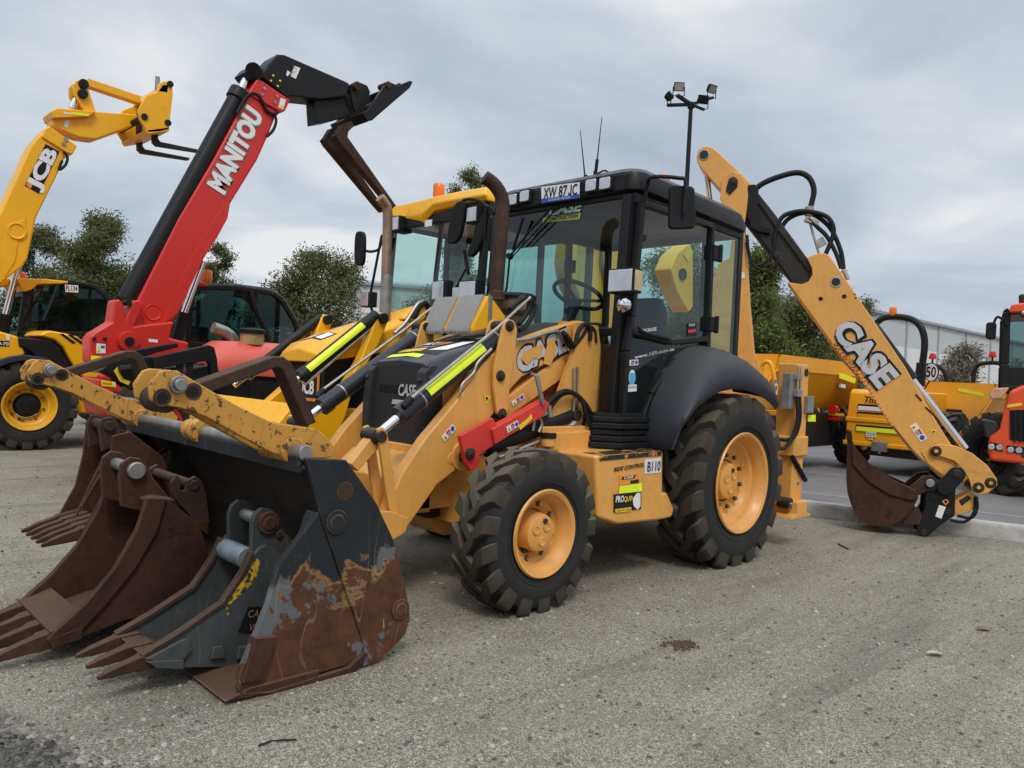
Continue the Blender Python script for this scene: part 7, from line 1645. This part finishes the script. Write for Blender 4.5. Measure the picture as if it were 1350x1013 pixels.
tree('gum_tree', 'dark bushy tree behind the orange dipper and the yellow skip', 1068, 27, 362, 160, n=20000, seed=8, crown_lo=.08, lobes=22)
tree('gum_tree', 'thin dark tree whose tip shows above the orange dipper by the warehouse', 1135, 33, 386, 50, n=2600, seed=9, crown_lo=.25)
tree('blossom_tree', 'bare pinkish blossoming tree standing before the panelled warehouse wall', 1272, 36, 452, 92, n=5200, leaf=2, seed=10, crown_lo=.15, size=.17, lobes=14)
tree('blossom_tree', 'small bare tree peeping out beside the cab of the red loader', 1338, 40, 470, 36, n=1200, leaf=2, seed=11, crown_lo=.2, size=.17)
for px, D, tp, w_, sd, lab in ((892, 25, 318, 150, 21, 'leafy tree seen through the door glass of the black cab'), (735, 34, 436, 110, 22, 'low dark tree behind the windscreen of the black cab'), (330, 34, 398, 120, 23, 'low tree seen through the cab windows of the red telehandler'), (560, 36, 372, 90, 24, 'low tree seen through the windscreen of the yellow backhoe'), (200, 36, 380, 100, 25, 'low tree between the telehandler cabs'), (960, 30, 410, 80, 26, 'low tree behind the digging boom root')):
    tree('leafy_tree' if sd == 21 else 'gum_tree', lab, px, D, tp, w_, n=15000 if sd == 21 else 5500, leaf=1 if sd in (21, 26) else 0, seed=sd, crown_lo=.1)

# far-off belt of trees closing the horizon: reads as one mass
rg = random.Random(77); vs, fs = [], []
for i in range(230):
    a = YAW + rg.uniform(-1.35, 1.35); d = rg.uniform(125, 165); c0 = V((CP.x + d * math.cos(a), CP.y + d * math.sin(a), 0)); hh = rg.uniform(3.0, 5.6); ww = rg.uniform(3.5, 7)
    for k in range(70):
        e = V((rg.gauss(0, 1), rg.gauss(0, 1), rg.gauss(0, 1))).normalized() * rg.random() ** .4
        q = c0 + V((e.x * ww, e.y * ww, hh * .5 + e.z * hh * .5)); u = V((rg.gauss(0, 1), rg.gauss(0, 1), rg.gauss(0, 1))).normalized(); v = u.orthogonal().normalized(); l = rg.uniform(.5, 1.1); B = len(vs)
        vs += [q - u * l, q + v * l * .6, q + u * l, q - v * l * .6]; fs.append((B, B + 1, B + 2, B + 3))
me = bpy.data.meshes.new('distant_treeline'); me.from_pydata([q[:] for q in vs], [], fs); me.materials.append(LEAF[0]); me.update()
o = bpy.data.objects.new('distant_treeline', me); COL.objects.link(o); o['kind'] = 'stuff'
# ---------------------------------------------------------------- buildings
def cladding(name, col, sc):
    t = NT(name); o = sepxyz(t)
    a = t.noise(.6, 5, .6); c = t.mix(t.ramp(a, (.3, 0.), (.7, 1.)), tuple(x * .93 for x in col), col)
    return t.done(t.bsdf(c, .6, 0, None))
def wall_block(name, label, pa, da, ta, pb, db, tb_, depth, bays, band=.30, cols=((.50, .52, .53), (.70, .71, .70))):
    A, B = on(pa, 500, D=da), on(pb, 500, D=db); A.z = B.z = 0
    h = (on(pa, ta, D=da).z + on(pb, tb_, D=db).z) / 2
    u = (B - A).normalized(); L = (B - A).length; nrm = V((0, 0, 1)).cross(u); 
    if (CP - A).dot(nrm) < 0: nrm = -nrm
    pl = PL(A, u, (0, 0, 1), nrm)
    r_ = root(name, (A + B) / 2 - nrm * depth / 2, label, 'building')
    b = MB(); b.box(0, L, 0, h * (1 - band), -depth, 0, 0, pl); b.box(0, L, h * (1 - band), h, -depth + .05, .0, 1, pl)
    b.build('wall', r_, [cladding('pale_panel', cols[1], 1), cladding('grey_panel', cols[0], 1)], smooth=False)
    b = MB(); b.box(-.2, L + .2, h, h + .22, -depth, .25, 0, pl); b.prism(PL(A, nrm, (0, 0, 1), u), [(.2, h + .2), (-depth / 2, h + 1.2), (-depth, h + .2)], -.2, L + .2, 0)
    b.build('roof', r_, plain('grey_roof_trim', (.30, .31, .32), .5), smooth=False)
    b = MB()
    for i in range(bays + 1): x = L * i / bays; b.box(x - .12, x + .12, 0, h - .05, .0, .12, 0, pl)
    b.build('panel_joint', r_, plain('joint_cover', (.36, .37, .38), .6), smooth=False)
    return r_
wall_block('warehouse', 'long grey panelled warehouse receding behind the yellow dumpers', 1085, 56, 396, 1420, 104, 472, 14, 10)
wall_block('warehouse', 'white warehouse far behind the bonnet of the yellow backhoe', 470, 62, 392, 700, 66, 378, 14, 6, .22)
# ---------------------------------------------------------------- floodlight mast
top = on(911, 138, D=25); bx_, by_ = top.x, top.y
fm = root('floodlight_mast', (bx_, by_, 0), 'tall dark floodlight mast with four lamps on crossed arms, behind the orange boom', 'light mast')
b = MB(); b.tube([(bx_, by_, 0), (bx_, by_, top.z * .6), (bx_, by_, top.z - .1)], lambda t: .095 - .03 * t, 14); b.cyl((bx_, by_, top.z - .12), (bx_, by_, top.z + .06), .11, n=12)
b.build('mast_pole', fm, M['black'])
b = MB(); ends = []
for (x, y) in ((882, 139), (894.5, 127), (938, 129.5), (926, 144)): ends.append(on(x, y, D=25 + (.5 if x in (882, 938) else -.4)))
c_ = V((bx_, by_, top.z)); 
for e in ends: b.bar(c_, e + (e - c_).normalized() * .06, .12, .09)
b.build('cross_arm', fm, M['plastic'], .01)
for e, (ax, tilt) in zip(ends, ((V((-.8, .6, 0)), -.9), (V((.7, .7, 0)), .35), (V((.25, .95, 0)), .6), (V((-.6, -.8, 0)), -.3))):
    ax.normalize(); n_ = (ax + V((0, 0, -tilt))).normalized(); sx = V((0, 0, 1)).cross(ax).normalized(); uy = n_.cross(sx)
    pl = PL(e + V((0, 0, .30)), sx * .62, uy * .62, n_ * .62)
    b = MB(); b.prism(pl, [(-.26, -.22), (.26, -.22), (.26, .22), (-.26, .22)], -.06, .06, 0); b.prism(pl, [(-.20, -.17), (.20, -.17), (.20, .17), (-.20, .17)], -.16, -.06, 0)
    for k in range(6): b.box(-.19 + k * .07, -.17 + k * .07, -.16, .16, -.20, -.16, 0, pl)
    b.tube([e, e + sx * .18 + V((0, 0, .02)), e + sx * .18 + V((0, 0, .30))], .018, 6); b.tube([e, e - sx * .18 + V((0, 0, .02)), e - sx * .18 + V((0, 0, .30))], .018, 6)
    fl = b.build('floodlight', fm, M['plastic'], .008)
    b = MB(); b.prism(pl, [(-.22, -.18), (.22, -.18), (.22, .18), (-.22, .18)], .06, .066, 0); b.build('lamp_lens', fl, plain('unlit_floodlight_lens', (.34, .33, .27), .25), smooth=False)

# ---------------------------------------------------------------- camera, sky, sun
cam = bpy.data.cameras.new('camera'); co = bpy.data.objects.new('camera', cam); COL.objects.link(co)
co.matrix_world = Matrix(((CR.x, CU.x, -CF.x, CP.x), (CR.y, CU.y, -CF.y, CP.y), (CR.z, CU.z, -CF.z, CP.z), (0, 0, 0, 1)))
cam.sensor_fit = 'HORIZONTAL'; cam.sensor_width = 36; cam.lens = FOC / 1350 * 36; cam.clip_start = .05; cam.clip_end = 2000
scene.camera = co
w = bpy.data.worlds.new('World'); scene.world = w; w.use_nodes = True; t = w.node_tree; t.nodes.clear(); N = t.nodes.new; LK = t.links.new
SUN_EL, SUN_AZ = R(52), math.atan2(.80, .60)
sky = N('ShaderNodeTexSky'); sky.sky_type = 'NISHITA'; sky.sun_disc = False; sky.sun_elevation = SUN_EL; sky.sun_rotation = PI / 2 - SUN_AZ; sky.air_density = 1.; sky.dust_density = 2.
tc = N('ShaderNodeTexCoord'); sp = N('ShaderNodeSeparateXYZ'); LK(tc.outputs['Generated'], sp.inputs[0])
def mth(op, a, b_=0.):
    m = N('ShaderNodeMath'); m.operation = op
    for s_, v in ((m.inputs[0], a), (m.inputs[1], b_)):
        if isinstance(v, (int, float)): s_.default_value = v
        else: LK(v, s_)
    return m.outputs[0]
den = mth('ADD', mth('MAXIMUM', sp.outputs['Z'], 0.), .16)
cb = N('ShaderNodeCombineXYZ'); LK(mth('DIVIDE', sp.outputs['X'], den), cb.inputs[0]); LK(mth('DIVIDE', sp.outputs['Y'], den), cb.inputs[1])
def wn(scale, det, rough, dist, off=(0, 0, 0), st=(1, 1, 1)):
    mp = N('ShaderNodeMapping'); mp.inputs['Location'].default_value = off; mp.inputs['Rotation'].default_value = (0, 0, YAW); mp.inputs['Scale'].default_value = st; LK(cb.outputs[0], mp.inputs[0])
    n = N('ShaderNodeTexNoise'); n.inputs['Scale'].default_value = scale; n.inputs['Detail'].default_value = det; n.inputs['Roughness'].default_value = rough; n.inputs['Distortion'].default_value = dist
    LK(mp.outputs[0], n.inputs['Vector']); return n.outputs['Fac']
n1 = wn(.62, 6, .50, .5, (3.1, 1.7, 0)); n2 = wn(1.5, 8, .56, .5, (.4, 9.2, 0))
cmb = mth('ADD', mth('MULTIPLY', n1, .72), mth('MULTIPLY', n2, .28))
rp = N('ShaderNodeValToRGB'); e = rp.color_ramp.elements
for i, (p_, c_) in enumerate(((.36, (3.5, 4.02, 4.8)), (.45, (4.2, 4.72, 5.5)), (.54, (5.4, 5.8, 6.3)), (.61, (7.0, 7.15, 7.25)))):
    x_ = e[i] if i < 2 else e.new(p_); x_.position = p_; x_.color = (*[v / 10 for v in c_], 1)
LK(cmb, rp.inputs[0])
sc_ = N('ShaderNodeVectorMath'); sc_.operation = 'SCALE'; LK(rp.outputs[0], sc_.inputs[0]); sc_.inputs['Scale'].default_value = 10.
mx = N('ShaderNodeMix'); mx.data_type = 'RGBA'; mx.inputs[0].default_value = .93; LK(sky.outputs[0], mx.inputs[6]); LK(sc_.outputs[0], mx.inputs[7])
# an overcast sky is brighter overhead than low down
zf = mth('ADD', 1., mth('MULTIPLY', mth('MINIMUM', mth('MAXIMUM', mth('DIVIDE', mth('SUBTRACT', sp.outputs['Z'], .42), .5), 0.), 1.), 1.5))
gz = N('ShaderNodeVectorMath'); gz.operation = 'SCALE'; LK(mx.outputs[2], gz.inputs[0]); LK(zf, gz.inputs['Scale'])
# below the horizon the world is the same dull ground colour
bg = N('ShaderNodeBackground'); bg.inputs['Strength'].default_value = .10; LK(gz.outputs[0], bg.inputs[0]); wo = N('ShaderNodeOutputWorld'); LK(bg.outputs[0], wo.inputs[0])
sl = bpy.data.lights.new('sun', 'SUN'); sl.energy = 1.25; sl.angle = R(14); sl.color = (1, .955, .89); so = bpy.data.objects.new('sun', sl); COL.objects.link(so)
sd = V((math.cos(SUN_EL) * math.cos(SUN_AZ), math.cos(SUN_EL) * math.sin(SUN_AZ), math.sin(SUN_EL))); so.rotation_euler = (-sd).to_track_quat('-Z', 'Y').to_euler(); so.location = (8, 10, 20)
scene.view_settings.view_transform = 'Standard'; scene.view_settings.look = 'None'; scene.view_settings.gamma = 1; scene.view_settings.exposure = 0.27
scene.cycles.use_denoising = True; scene.cycles.max_bounces = 8; scene.cycles.transparent_max_bounces = 24; scene.cycles.caustics_reflective = False; scene.cycles.caustics_refractive = False
